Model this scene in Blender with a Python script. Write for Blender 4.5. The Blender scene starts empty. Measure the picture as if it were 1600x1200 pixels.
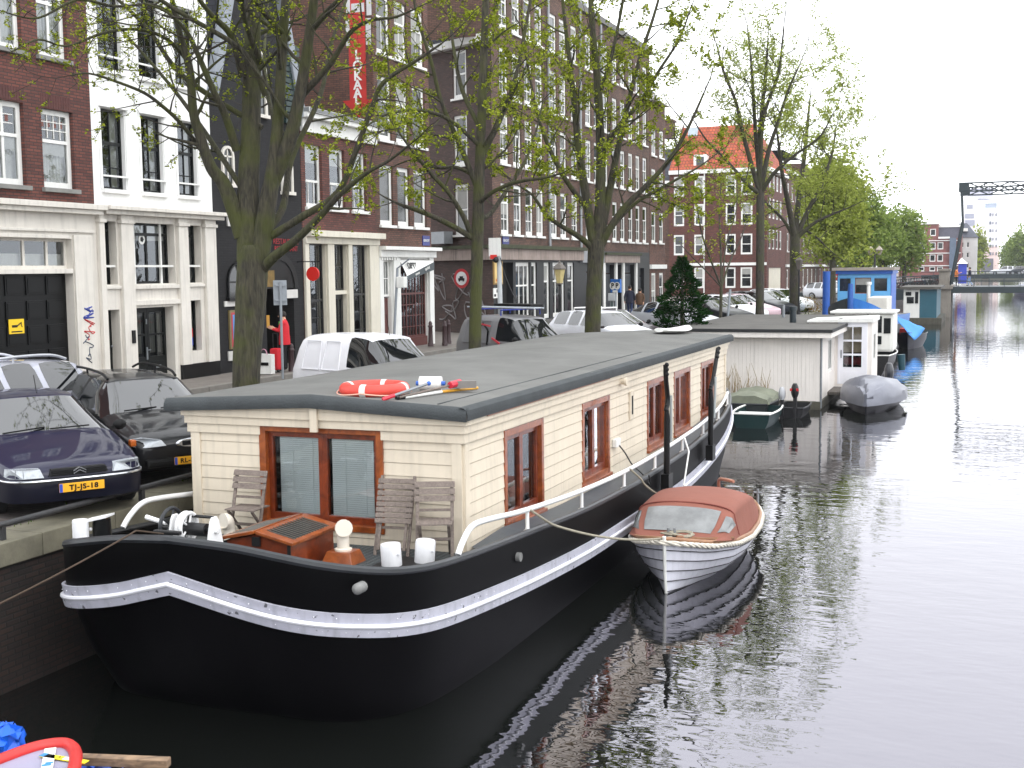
import bpy, bmesh, math, random
from mathutils import Vector as V, Matrix, noise as mnoise
sc = bpy.context.scene
COL = sc.collection
R = math.radians
rnd = random.Random(7)
# ---------------------------------------------------------------- camera
FOC = 1900.0; CAMZ = 4.6
CM = (Matrix.Rotation(0.370826, 3, 'Z') @ Matrix.Rotation(math.pi/2-0.0938544, 3, 'X') @ Matrix.Rotation(-0.011, 3, 'Z'))
cd = bpy.data.cameras.new('camera'); cam = bpy.data.objects.new('camera', cd); COL.objects.link(cam)
cam.location = (0, 0, CAMZ); cam.rotation_euler = CM.to_euler()
cd.sensor_fit = 'HORIZONTAL'; cd.sensor_width = 36; cd.lens = 36*FOC/1600; cd.clip_start = .1; cd.clip_end = 4000
sc.camera = cam
def ray(px, py): return CM @ V(((px-800)/FOC, (600-py)/FOC, -1.0))
def at(px, py, ax, val):
    d = ray(px, py); i = 'xyz'.index(ax); c = (0, 0, CAMZ)
    t = (val-c[i])/d[i]; return V((0, 0, CAMZ)) + d*t
def atd(px, py, dep): return V((0, 0, CAMZ)) + ray(px, py)*dep
HX = -18.4                                   # the building line along the street
def gz(x): return 1.66 + max(0, min(8.4, -9.95-x))*.035
# ---------------------------------------------------------------- materials
def lin(c):
    return tuple(((v/255)/12.92 if v/255 <= .04045 else ((v/255+.055)/1.055)**2.4) for v in c) + (1,)
def nt(m):
    m.use_nodes = True; t = m.node_tree; return t, t.nodes, t.links, t.nodes['Principled BSDF']
MC = {}
def mat(name, col, rough=.6, var=.18, vs=3.0, bump=0, bs=40, metal=0, spec=.5, coat=0, streak=0, emis=0, stretch=None, chips=0):
    if name in MC: return MC[name]
    m = bpy.data.materials.new(name); t, N, L, b = nt(m); c = lin(col)
    b.inputs['Roughness'].default_value = rough; b.inputs['Metallic'].default_value = metal
    b.inputs['Specular IOR Level'].default_value = spec; b.inputs['Coat Weight'].default_value = coat
    b.inputs['Coat Roughness'].default_value = .03
    tc = N.new('ShaderNodeTexCoord'); src = tc.outputs['Object']
    if stretch:
        mp = N.new('ShaderNodeMapping'); mp.inputs['Scale'].default_value = stretch; L.new(src, mp.inputs[0]); src = mp.outputs[0]
    nz = N.new('ShaderNodeTexNoise'); nz.inputs['Scale'].default_value = vs; nz.inputs['Detail'].default_value = 6; nz.inputs['Roughness'].default_value = .65
    L.new(src, nz.inputs['Vector'])
    mr = N.new('ShaderNodeMapRange'); mr.inputs[1].default_value = .3; mr.inputs[2].default_value = .7
    mr.inputs[3].default_value = 1-var; mr.inputs[4].default_value = 1+var*.6; L.new(nz.outputs[0], mr.inputs[0])
    fac = mr.outputs[0]
    if streak:
        mp2 = N.new('ShaderNodeMapping'); mp2.inputs['Scale'].default_value = (7, 7, .5); L.new(tc.outputs['Object'], mp2.inputs[0])
        n2 = N.new('ShaderNodeTexNoise'); n2.inputs['Scale'].default_value = 1.6; n2.inputs['Detail'].default_value = 5; L.new(mp2.outputs[0], n2.inputs['Vector'])
        m2 = N.new('ShaderNodeMapRange'); m2.inputs[1].default_value = .5; m2.inputs[2].default_value = .75; m2.inputs[3].default_value = 1; m2.inputs[4].default_value = 1-streak
        L.new(n2.outputs[0], m2.inputs[0]); mm = N.new('ShaderNodeMath'); mm.operation = 'MULTIPLY'; L.new(fac, mm.inputs[0]); L.new(m2.outputs[0], mm.inputs[1]); fac = mm.outputs[0]
    if chips:      # flaked paint: small dark spots
        n3 = N.new('ShaderNodeTexNoise'); n3.inputs['Scale'].default_value = 11; n3.inputs['Detail'].default_value = 5; L.new(tc.outputs['Object'], n3.inputs['Vector'])
        m3 = N.new('ShaderNodeMapRange'); m3.inputs[1].default_value = chips; m3.inputs[2].default_value = chips+.02; m3.inputs[3].default_value = 1; m3.inputs[4].default_value = .22; L.new(n3.outputs[0], m3.inputs[0])
        m4 = N.new('ShaderNodeMath'); m4.operation = 'MULTIPLY'; L.new(fac, m4.inputs[0]); L.new(m3.outputs[0], m4.inputs[1]); fac = m4.outputs[0]
    vm = N.new('ShaderNodeVectorMath'); vm.operation = 'SCALE'; vm.inputs[0].default_value = c[:3]; L.new(fac, vm.inputs['Scale'])
    L.new(vm.outputs[0], b.inputs['Base Color'])
    if bump:
        nb = N.new('ShaderNodeTexNoise'); nb.inputs['Scale'].default_value = bs; nb.inputs['Detail'].default_value = 4; L.new(src, nb.inputs['Vector'])
        bp = N.new('ShaderNodeBump'); bp.inputs['Strength'].default_value = 1; bp.inputs['Distance'].default_value = bump; L.new(nb.outputs[0], bp.inputs['Height']); L.new(bp.outputs[0], b.inputs['Normal'])
    if emis:
        b.inputs['Emission Color'].default_value = c; b.inputs['Emission Strength'].default_value = emis
    MC[name] = m; return m
def brick(name, c1, c2, mortar, ud=(1, 1), w=.21, h=.066, gap=.011, rough=.85, flat=False, dirt=.35):
    if name in MC: return MC[name]
    m = bpy.data.materials.new(name); t, N, L, b = nt(m); b.inputs['Roughness'].default_value = rough
    g = N.new('ShaderNodeNewGeometry'); d = N.new('ShaderNodeVectorMath'); d.operation = 'DOT_PRODUCT'; d.inputs[1].default_value = (ud[0], ud[1], 0)
    L.new(g.outputs['Position'], d.inputs[0]); sp = N.new('ShaderNodeSeparateXYZ'); L.new(g.outputs['Position'], sp.inputs[0])
    cb = N.new('ShaderNodeCombineXYZ')
    if flat: L.new(sp.outputs[0], cb.inputs[0]); L.new(sp.outputs[1], cb.inputs[1])
    else: L.new(d.outputs['Value'], cb.inputs[0]); L.new(sp.outputs[2], cb.inputs[1])
    bt = N.new('ShaderNodeTexBrick'); L.new(cb.outputs[0], bt.inputs['Vector']); bt.inputs['Scale'].default_value = 1
    bt.inputs['Brick Width'].default_value = w; bt.inputs['Row Height'].default_value = h; bt.inputs['Mortar Size'].default_value = gap; bt.inputs['Mortar Smooth'].default_value = .3
    bt.inputs['Color1'].default_value = lin(c1); bt.inputs['Color2'].default_value = lin(c2); bt.inputs['Mortar'].default_value = lin(mortar); bt.inputs['Bias'].default_value = 0
    nz = N.new('ShaderNodeTexNoise'); nz.inputs['Scale'].default_value = .9; nz.inputs['Detail'].default_value = 8; nz.inputs['Roughness'].default_value = .7; L.new(g.outputs['Position'], nz.inputs['Vector'])
    mr = N.new('ShaderNodeMapRange'); mr.inputs[1].default_value = .3; mr.inputs[2].default_value = .7; mr.inputs[3].default_value = 1-dirt; mr.inputs[4].default_value = 1+dirt*.5; L.new(nz.outputs[0], mr.inputs[0])
    vm = N.new('ShaderNodeVectorMath'); vm.operation = 'SCALE'; L.new(bt.outputs['Color'], vm.inputs[0]); L.new(mr.outputs[0], vm.inputs['Scale']); L.new(vm.outputs[0], b.inputs['Base Color'])
    bp = N.new('ShaderNodeBump'); bp.inputs['Strength'].default_value = .6; bp.inputs['Distance'].default_value = .006; bp.invert = True; L.new(bt.outputs['Fac'], bp.inputs['Height']); L.new(bp.outputs[0], b.inputs['Normal'])
    MC[name] = m; return m
def wood(name, c1, c2, rough=.35, scale=(1, 1, 14), coat=.3):
    if name in MC: return MC[name]
    m = bpy.data.materials.new(name); t, N, L, b = nt(m); b.inputs['Roughness'].default_value = rough; b.inputs['Coat Weight'].default_value = coat
    tc = N.new('ShaderNodeTexCoord'); mp = N.new('ShaderNodeMapping'); mp.inputs['Scale'].default_value = scale; L.new(tc.outputs['Object'], mp.inputs[0])
    nz = N.new('ShaderNodeTexNoise'); nz.inputs['Scale'].default_value = 2.2; nz.inputs['Detail'].default_value = 7; nz.inputs['Distortion'].default_value = 1.2; L.new(mp.outputs[0], nz.inputs['Vector'])
    rp = N.new('ShaderNodeValToRGB'); rp.color_ramp.elements[0].position = .3; rp.color_ramp.elements[1].position = .7; rp.color_ramp.elements[0].color = lin(c1); rp.color_ramp.elements[1].color = lin(c2)
    L.new(nz.outputs[0], rp.inputs[0]); L.new(rp.outputs[0], b.inputs['Base Color'])
    MC[name] = m; return m
def glassmat(name, tint=(18, 22, 22), mix=.25, rough=.03, bumpy=.004):
    """window glass: mostly see-through with a sky reflection"""
    if name in MC: return MC[name]
    m = bpy.data.materials.new(name); m.use_nodes = True; N = m.node_tree.nodes; L = m.node_tree.links; N.clear()
    out = N.new('ShaderNodeOutputMaterial'); tr = N.new('ShaderNodeBsdfTransparent'); tr.inputs[0].default_value = (.92, .94, .93, 1)
    gl = N.new('ShaderNodeBsdfGlossy'); gl.inputs['Roughness'].default_value = rough; gl.inputs[0].default_value = (.9, .95, 1, 1)
    lw = N.new('ShaderNodeFresnel'); lw.inputs[0].default_value = 1.5
    ad = N.new('ShaderNodeMath'); ad.operation = 'ADD'; ad.inputs[1].default_value = mix*.3; ad.use_clamp = True; L.new(lw.outputs[0], ad.inputs[0])
    mx = N.new('ShaderNodeMixShader'); L.new(ad.outputs[0], mx.inputs[0]); L.new(tr.outputs[0], mx.inputs[1]); L.new(gl.outputs[0], mx.inputs[2]); L.new(mx.outputs[0], out.inputs[0])
    nz = N.new('ShaderNodeTexNoise'); nz.inputs['Scale'].default_value = 2.2; bp = N.new('ShaderNodeBump'); bp.inputs['Distance'].default_value = bumpy; L.new(nz.outputs[0], bp.inputs['Height']); L.new(bp.outputs[0], gl.inputs['Normal'])
    tc = N.new('ShaderNodeTexCoord'); L.new(tc.outputs['Object'], nz.inputs['Vector'])
    MC[name] = m; return m
def leafmat(name, c1, c2, trans=.45):
    if name in MC: return MC[name]
    m = bpy.data.materials.new(name); m.use_nodes = True; N = m.node_tree.nodes; L = m.node_tree.links; N.clear()
    out = N.new('ShaderNodeOutputMaterial'); df = N.new('ShaderNodeBsdfDiffuse'); tl = N.new('ShaderNodeBsdfTranslucent'); mx = N.new('ShaderNodeMixShader'); mx.inputs[0].default_value = trans
    g = N.new('ShaderNodeNewGeometry'); rp = N.new('ShaderNodeValToRGB'); rp.color_ramp.elements[0].color = lin(c1); rp.color_ramp.elements[1].color = lin(c2)
    L.new(g.outputs['Random Per Island'], rp.inputs[0])
    L.new(rp.outputs[0], df.inputs[0]); L.new(rp.outputs[0], tl.inputs[0]); L.new(df.outputs[0], mx.inputs[1]); L.new(tl.outputs[0], mx.inputs[2]); L.new(mx.outputs[0], out.inputs[0])
    MC[name] = m; return m
# ---------------------------------------------------------------- mesh builder
class MB:
    def __init__(s): s.v = []; s.f = []; s.m = []
    def add(s, vs, fs, mi=0):
        o = len(s.v); s.v += [tuple(p) for p in vs]; s.f += [tuple(i+o for i in f) for f in fs]; s.m += [mi]*len(fs); return s
    def quad(s, *p, mi=0): return s.add(p, [tuple(range(len(p)))], mi)
    def box(s, x0, x1, y0, y1, z0, z1, mi=0):
        return s.add([(x0,y0,z0),(x1,y0,z0),(x1,y1,z0),(x0,y1,z0),(x0,y0,z1),(x1,y0,z1),(x1,y1,z1),(x0,y1,z1)],
                     [(0,3,2,1),(4,5,6,7),(0,1,5,4),(1,2,6,5),(2,3,7,6),(3,0,4,7)], mi)
    def bx(s, c, a, b, d, mi=0):      # oriented box: centre and three half vectors
        c = V(c); a = V(a); b = V(b); d = V(d)
        P = [c+a*i+b*j+d*k for k in (-1,1) for i, j in ((-1,-1),(1,-1),(1,1),(-1,1))]
        return s.add(P, [(0,3,2,1),(4,5,6,7),(0,1,5,4),(1,2,6,5),(2,3,7,6),(3,0,4,7)], mi)
    def beam(s, p, q, w, h, mi=0, up=(0,0,1)):
        p = V(p); q = V(q); d = q-p; L = d.length or 1e-6; d = d/L; u = V(up)
        if abs(d.dot(u)) > .99: u = V((1,0,0))
        a = d.cross(u).normalized(); b = a.cross(d).normalized()
        return s.bx((p+q)/2, d*(L/2), a*(w/2), b*(h/2), mi)
    def tube(s, pts, r, n=8, mi=0, cap=True, closed=False):
        pts = [V(p) for p in pts]; k = len(pts); rr = r if isinstance(r, (list, tuple)) else [r]*k
        o = len(s.v); prev = None
        for i, p in enumerate(pts):
            if closed: d = pts[(i+1) % k]-pts[i-1]
            else: d = pts[min(i+1, k-1)]-pts[max(i-1, 0)]
            d = d.normalized() if d.length > 1e-9 else V((0,0,1))
            if prev is None:
                u = V((0,0,1)) if abs(d.z) < .9 else V((1,0,0)); a = d.cross(u).normalized()
            else:
                a = prev-d*prev.dot(d); a = a.normalized() if a.length > 1e-6 else d.cross(V((1,0,.3))).normalized()
            prev = a; b = d.cross(a)
            for j in range(n):
                t = 2*math.pi*j/n; s.v.append(tuple(p+(a*math.cos(t)+b*math.sin(t))*rr[i]))
        for i in range(k if closed else k-1):
            for j in range(n):
                A = o+i*n+j; B = o+i*n+(j+1) % n; i2 = ((i+1) % k)*n
                s.f.append((A, B, o+i2+(j+1) % n, o+i2+j)); s.m.append(mi)
        if cap and not closed:
            s.f.append(tuple(o+j for j in range(n))[::-1]); s.m.append(mi)
            s.f.append(tuple(o+(k-1)*n+j for j in range(n))); s.m.append(mi)
        return s
    def lathe(s, prof, c=(0,0,0), n=16, mi=0, ax='z', arc=1.0):
        c = V(c); o = len(s.v); k = len(prof)
        for r, z in prof:
            for j in range(n):
                t = 2*math.pi*j/n; x, y = r*math.cos(t), r*math.sin(t)
                p = {'z': (x, y, z), 'x': (z, x, y), 'y': (y, z, x)}[ax]
                s.v.append(tuple(c+V(p)))
        for i in range(k-1):
            for j in range(n):
                A = o+i*n+j; B = o+i*n+(j+1) % n; s.f.append((A, B, B+n, A+n)); s.m.append(mi)
        if prof[0][0] > 1e-6: s.f.append(tuple(o+j for j in range(n))[::-1]); s.m.append(mi)
        if prof[-1][0] > 1e-6: s.f.append(tuple(o+(k-1)*n+j for j in range(n))); s.m.append(mi)
        return s
    def loft(s, rings, closed=True, mi=0, cap=False):
        o = len(s.v); n = len(rings[0])
        for r in rings: s.v += [tuple(p) for p in r]
        for i in range(len(rings)-1):
            for j in range(n if closed else n-1):
                A = o+i*n+j; B = o+i*n+(j+1) % n; s.f.append((A, B, B+n, A+n)); s.m.append(mi)
        if cap:
            s.f.append(tuple(o+j for j in range(n))[::-1]); s.m.append(mi); e = o+(len(rings)-1)*n
            s.f.append(tuple(e+j for j in range(n))); s.m.append(mi)
        return s
    def prism(s, poly, org, a, b, d, mi=0):   # polygon in the (a,b) plane, thickness vector d
        org = V(org); a = V(a); b = V(b); d = V(d); n = len(poly)
        P = [org+a*x+b*y for x, y in poly]; Q = [p+d for p in P]
        return s.add(P+Q, [tuple(range(n))[::-1], tuple(range(n, 2*n))]+[(i, (i+1) % n, n+(i+1) % n, n+i) for i in range(n)], mi)
    def ball(s, c, r, n=10, mi=0, sq=(1,1,1)):
        c = V(c); m = max(4, n//2+1)
        rings = []
        for i in range(m+1):
            ph = math.pi*i/m; rr = max(math.sin(ph), .002)
            rings.append([c+V((r*sq[0]*rr*math.cos(2*math.pi*j/n), r*sq[1]*rr*math.sin(2*math.pi*j/n), -r*sq[2]*math.cos(ph))) for j in range(n)])
        return s.loft(rings, True, mi)
    def build(s, name, mats, parent=None, smooth=False, bevel=0, ang=40, subd=0):
        if not isinstance(mats, (list, tuple)): mats = [mats]
        me = bpy.data.meshes.new(name); me.from_pydata(s.v, [], s.f)
        for m in mats: me.materials.append(m)
        me.polygons.foreach_set('material_index', s.m)
        bm = bmesh.new(); bm.from_mesh(me)
        if smooth or subd: bmesh.ops.remove_doubles(bm, verts=bm.verts, dist=1e-5)
        bmesh.ops.recalc_face_normals(bm, faces=bm.faces)
        if bevel:
            es = [e for e in bm.edges if len(e.link_faces) == 2 and e.calc_face_angle(0) > R(40)]
            bmesh.ops.bevel(bm, geom=es, offset=bevel, segments=2, affect='EDGES', profile=.6, clamp_overlap=True)
        bm.to_mesh(me); bm.free()
        o = bpy.data.objects.new(name, me); COL.objects.link(o)
        if smooth:
            me.polygons.foreach_set('use_smooth', [True]*len(me.polygons))
            try: me.set_sharp_from_angle(angle=R(ang))
            except Exception: pass
        if subd:
            md = o.modifiers.new('sub', 'SUBSURF'); md.levels = subd; md.render_levels = subd
        if parent is not None: put(o, parent)
        return o
BASE = {}
def put(o, parent):
    o.parent = parent
    if parent.name in BASE: o.location = -BASE[parent.name]
def tag(o, label=None, cat=None, group=None, kind=None):
    if label: o['label'] = label
    if cat: o['category'] = cat
    if group: o['group'] = group
    if kind: o['kind'] = kind
    return o
def thing(name, label, cat, base=(0,0,0), group=None, local=False):
    """an Empty at the base; children are modelled in world coordinates unless local"""
    o = bpy.data.objects.new(name, None); COL.objects.link(o); o.empty_display_size = .2
    o.location = base
    if not local: BASE[o.name] = V(base)
    return tag(o, label, cat, group)
def dup(root, loc, rz=0, label=None, scale=None):
    r = root.copy(); COL.objects.link(r); r.location = loc; r.rotation_euler = (0, 0, rz)
    if scale: r.scale = (scale,)*3 if not isinstance(scale, tuple) else scale
    if label: r['label'] = label
    for ch in list(root.children):
        c = ch.copy(); COL.objects.link(c); c.parent = r
        for g in list(ch.children):
            d = g.copy(); COL.objects.link(d); d.parent = c
    return r
def text(name, s, size, org, a, b, m, parent=None, ext=.004, align='CENTER', bold=0, spacing=1.0):
    """raised letters: org = centre, a = reading direction, b = up"""
    c = bpy.data.curves.new(name, 'FONT'); c.body = s; c.size = size; c.align_x = align; c.align_y = 'CENTER'; c.extrude = ext; c.offset = bold; c.space_character = spacing
    t = bpy.data.objects.new(name+'_t', c); COL.objects.link(t)
    bpy.context.view_layer.update()
    me = bpy.data.meshes.new_from_object(t.evaluated_get(bpy.context.evaluated_depsgraph_get()))
    bpy.data.objects.remove(t); bpy.data.curves.remove(c)
    a = V(a).normalized(); b = V(b).normalized(); n = a.cross(b)
    M = Matrix((a, b, n)).transposed().to_4x4(); M.translation = V(org)
    me.transform(M); me.materials.clear(); me.materials.append(m)
    o = bpy.data.objects.new(name, me); COL.objects.link(o)
    if parent is not None: put(o, parent)
    return o
def lerp(a, b, t): return a+(b-a)*t
def interp(tab, x):
    if x <= tab[0][0]: return tab[0][1]
    for (x0, y0), (x1, y1) in zip(tab, tab[1:]):
        if x <= x1: return y0+(y1-y0)*(x-x0)/(x1-x0)
    return tab[-1][1]
def smooth_path(pts, k=4):
    pts = [V(p) for p in pts]; out = []
    for i in range(len(pts)-1):
        p0 = pts[max(i-1, 0)]; p1 = pts[i]; p2 = pts[i+1]; p3 = pts[min(i+2, len(pts)-1)]
        for j in range(k):
            t = j/k
            out.append(.5*((2*p1)+(p2-p0)*t+(2*p0-5*p1+4*p2-p3)*t*t+(3*p1-p0-3*p2+p3)*t**3))
    out.append(pts[-1]); return out
def sag(p, q, s, n=12):
    p = V(p); q = V(q); return [p.lerp(q, i/n)-V((0, 0, s*4*(i/n)*(1-i/n))) for i in range(n+1)]
WHITE = mat('white_paint', (226, 226, 222), .45, .08, 2, streak=.12)
CREAM = mat('cream_paint', (214, 208, 192), .5, .08, 1.5, streak=.15)
BLACKP = mat('black_paint', (10, 11, 12), .35, .2, 3, spec=.3)
DARK = mat('dark_interior', (13, 13, 13), .9, .3, 1.5)
GLASS = glassmat('window_glass')
FARGLASS = mat('dark_window_glass', (36, 40, 42), .06, .7, .9, spec=.7)
GREYM = mat('grey_metal', (130, 134, 138), .4, .12, 6, metal=.3)
BLACKM = mat('black_iron', (18, 18, 20), .5, .25, 8)
# ================================================================ SETTING
def water():
    m = bpy.data.materials.new('canal_water'); t, N, L, b = nt(m)
    b.inputs['Base Color'].default_value = (.006, .007, .006, 1); b.inputs['Roughness'].default_value = .015
    b.inputs['IOR'].default_value = 2.7; b.inputs['Specular Tint'].default_value = (.91, .87, 1, 1); b.inputs['Specular IOR Level'].default_value = .5
    g = N.new('ShaderNodeNewGeometry')
    def nz(scale, detail, sx, sy, rot=0):
        mp = N.new('ShaderNodeMapping'); mp.inputs['Scale'].default_value = (sx, sy, 1); mp.inputs['Rotation'].default_value = (0, 0, rot); L.new(g.outputs['Position'], mp.inputs[0])
        n = N.new('ShaderNodeTexNoise'); n.inputs['Scale'].default_value = scale; n.inputs['Detail'].default_value = detail; n.inputs['Roughness'].default_value = .55; L.new(mp.outputs[0], n.inputs['Vector']); return n.outputs[0]
    a = nz(1.1, 3, .8, 1.5, .3); c = nz(3.6, 2, .7, 1.3, -.2); patch = nz(.16, 3, 1, .7)
    mr = N.new('ShaderNodeMapRange'); mr.inputs[1].default_value = .40; mr.inputs[2].default_value = .62; mr.inputs[3].default_value = .12; mr.inputs[4].default_value = 1.0; L.new(patch, mr.inputs[0])
    m1 = N.new('ShaderNodeMath'); m1.operation = 'MULTIPLY'; L.new(c, m1.inputs[0]); L.new(mr.outputs[0], m1.inputs[1])
    m2 = N.new('ShaderNodeMath'); m2.operation = 'MULTIPLY'; m2.inputs[1].default_value = .22; L.new(m1.outputs[0], m2.inputs[0])
    ad = N.new('ShaderNodeMath'); L.new(a, ad.inputs[0]); L.new(m2.outputs[0], ad.inputs[1])
    bp = N.new('ShaderNodeBump'); bp.inputs['Strength'].default_value = 1; bp.inputs['Distance'].default_value = .0105; L.new(ad.outputs[0], bp.inputs['Height']); L.new(bp.outputs[0], b.inputs['Normal'])
    o = MB().quad((-45, -30, 0), (62, -30, 0), (62, 425, 0), (-45, 425, 0)).build('water', m)
    tag(o, kind='structure')
water()
# quay ground: one sheet sloping gently up to the houses
PAVE = brick('quay_pavers', (92, 84, 80), (74, 68, 66), (52, 49, 46), w=.2, h=.1, gap=.008, flat=True, dirt=.3)
WALK = mat('pavement_tiles', (112, 106, 100), .85, .22, 2.5, bump=.003, bs=30)
def ground():
    mb = MB(); xs = [-9.95, -12, -14, -16.6]
    for x0, x1 in zip(xs, xs[1:]): mb.quad((x0, -10, gz(x0)), (x0, 420, gz(x0)), (x1, 420, gz(x1)), (x1, -10, gz(x1)))
    tag(mb.build('road', PAVE), kind='structure')
    mb = MB(); mb.box(-44, -16.6, -10, 420, 1.5, gz(-16.6)+.1)
    tag(mb.build('pavement', WALK, bevel=.02), kind='structure')
    k = MB()
    for i in range(60):
        y = 4+i*1.6; k.box(-16.6, -16.42, y+.01, y+1.59, 1.6, gz(-16.6)+.13)
    tag(k.build('kerb', mat('kerb_stone', (120, 116, 110), .8, .2, 4, bump=.003), bevel=.012), kind='structure')
    QB = brick('quay_brick', (54, 38, 32), (36, 29, 26), (28, 27, 24), dirt=.6)
    t = thing('quay_wall', 'old mossy brick quay wall with stone coping behind the black houseboat', 'quay wall', (-9.95, 10, 0))
    MB().box(-10.6, -9.98, -10, 420, -1, 1.42).build('wall', QB, t)
    c = MB()
    for i in range(100):
        y = 2+i*1.25; c.box(-10.55, -9.93, y+.006, y+1.244, 1.42, 1.68)
    c.build('coping', mat('coping_stone', (112, 108, 92), .85, .35, 2.2, bump=.006, bs=18), t, bevel=.012)
    ms = MB()   # moss and grass tufts along the coping joint
    r = random.Random(3)
    for i in range(1500):
        y = r.uniform(8, 40); x = -10.6+r.gauss(0, .09); h = r.uniform(.02, .09); a = r.uniform(0, 6.28); z = 1.66
        if mnoise.noise(V((y*.9, 0, 0))) < -.1: continue
        dx, dy = math.cos(a)*.012, math.sin(a)*.012
        ms.add([(x-dx, y-dy, z), (x+dx, y+dy, z), (x+r.uniform(-.05, .05), y+r.uniform(-.05, .05), z+h)], [(0, 1, 2)])
    tag(ms.build('grass', leafmat('grass_green', (62, 92, 24), (96, 120, 40))), kind='stuff')
    # low tubular railing along the quay edge
    t = thing('quay_railing', 'low dark iron tube railing along the quay edge before the parked cars', 'railing', (-10.35, 10, 1.68))
    IR = mat('weathered_iron', (46, 46, 48), .55, .5, 9, bump=.002)
    MB().tube([(-10.08, y, 1.85) for y in (4, 9, 12, 15, 19)], .035, 10).build('rail', IR, t, smooth=True)
    for y in (6.4, 8.9, 10.3, 12.7, 15.1, 17.5): MB().box(-10.11, -10.05, y-.03, y+.03, 1.66, 1.83).build('post', IR, t)
ground()
# the opposite bank, just outside the picture, and the ground beyond the end of the canal
tag(MB().box(24, 60, -29, 420, -1, 1.7).build('pavement', WALK), kind='structure')
tag(MB().box(-45, 62, 420, 560, -1, 1.75).build('ground', mat('far_ground', (90, 92, 80), .9)), kind='structure')
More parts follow.
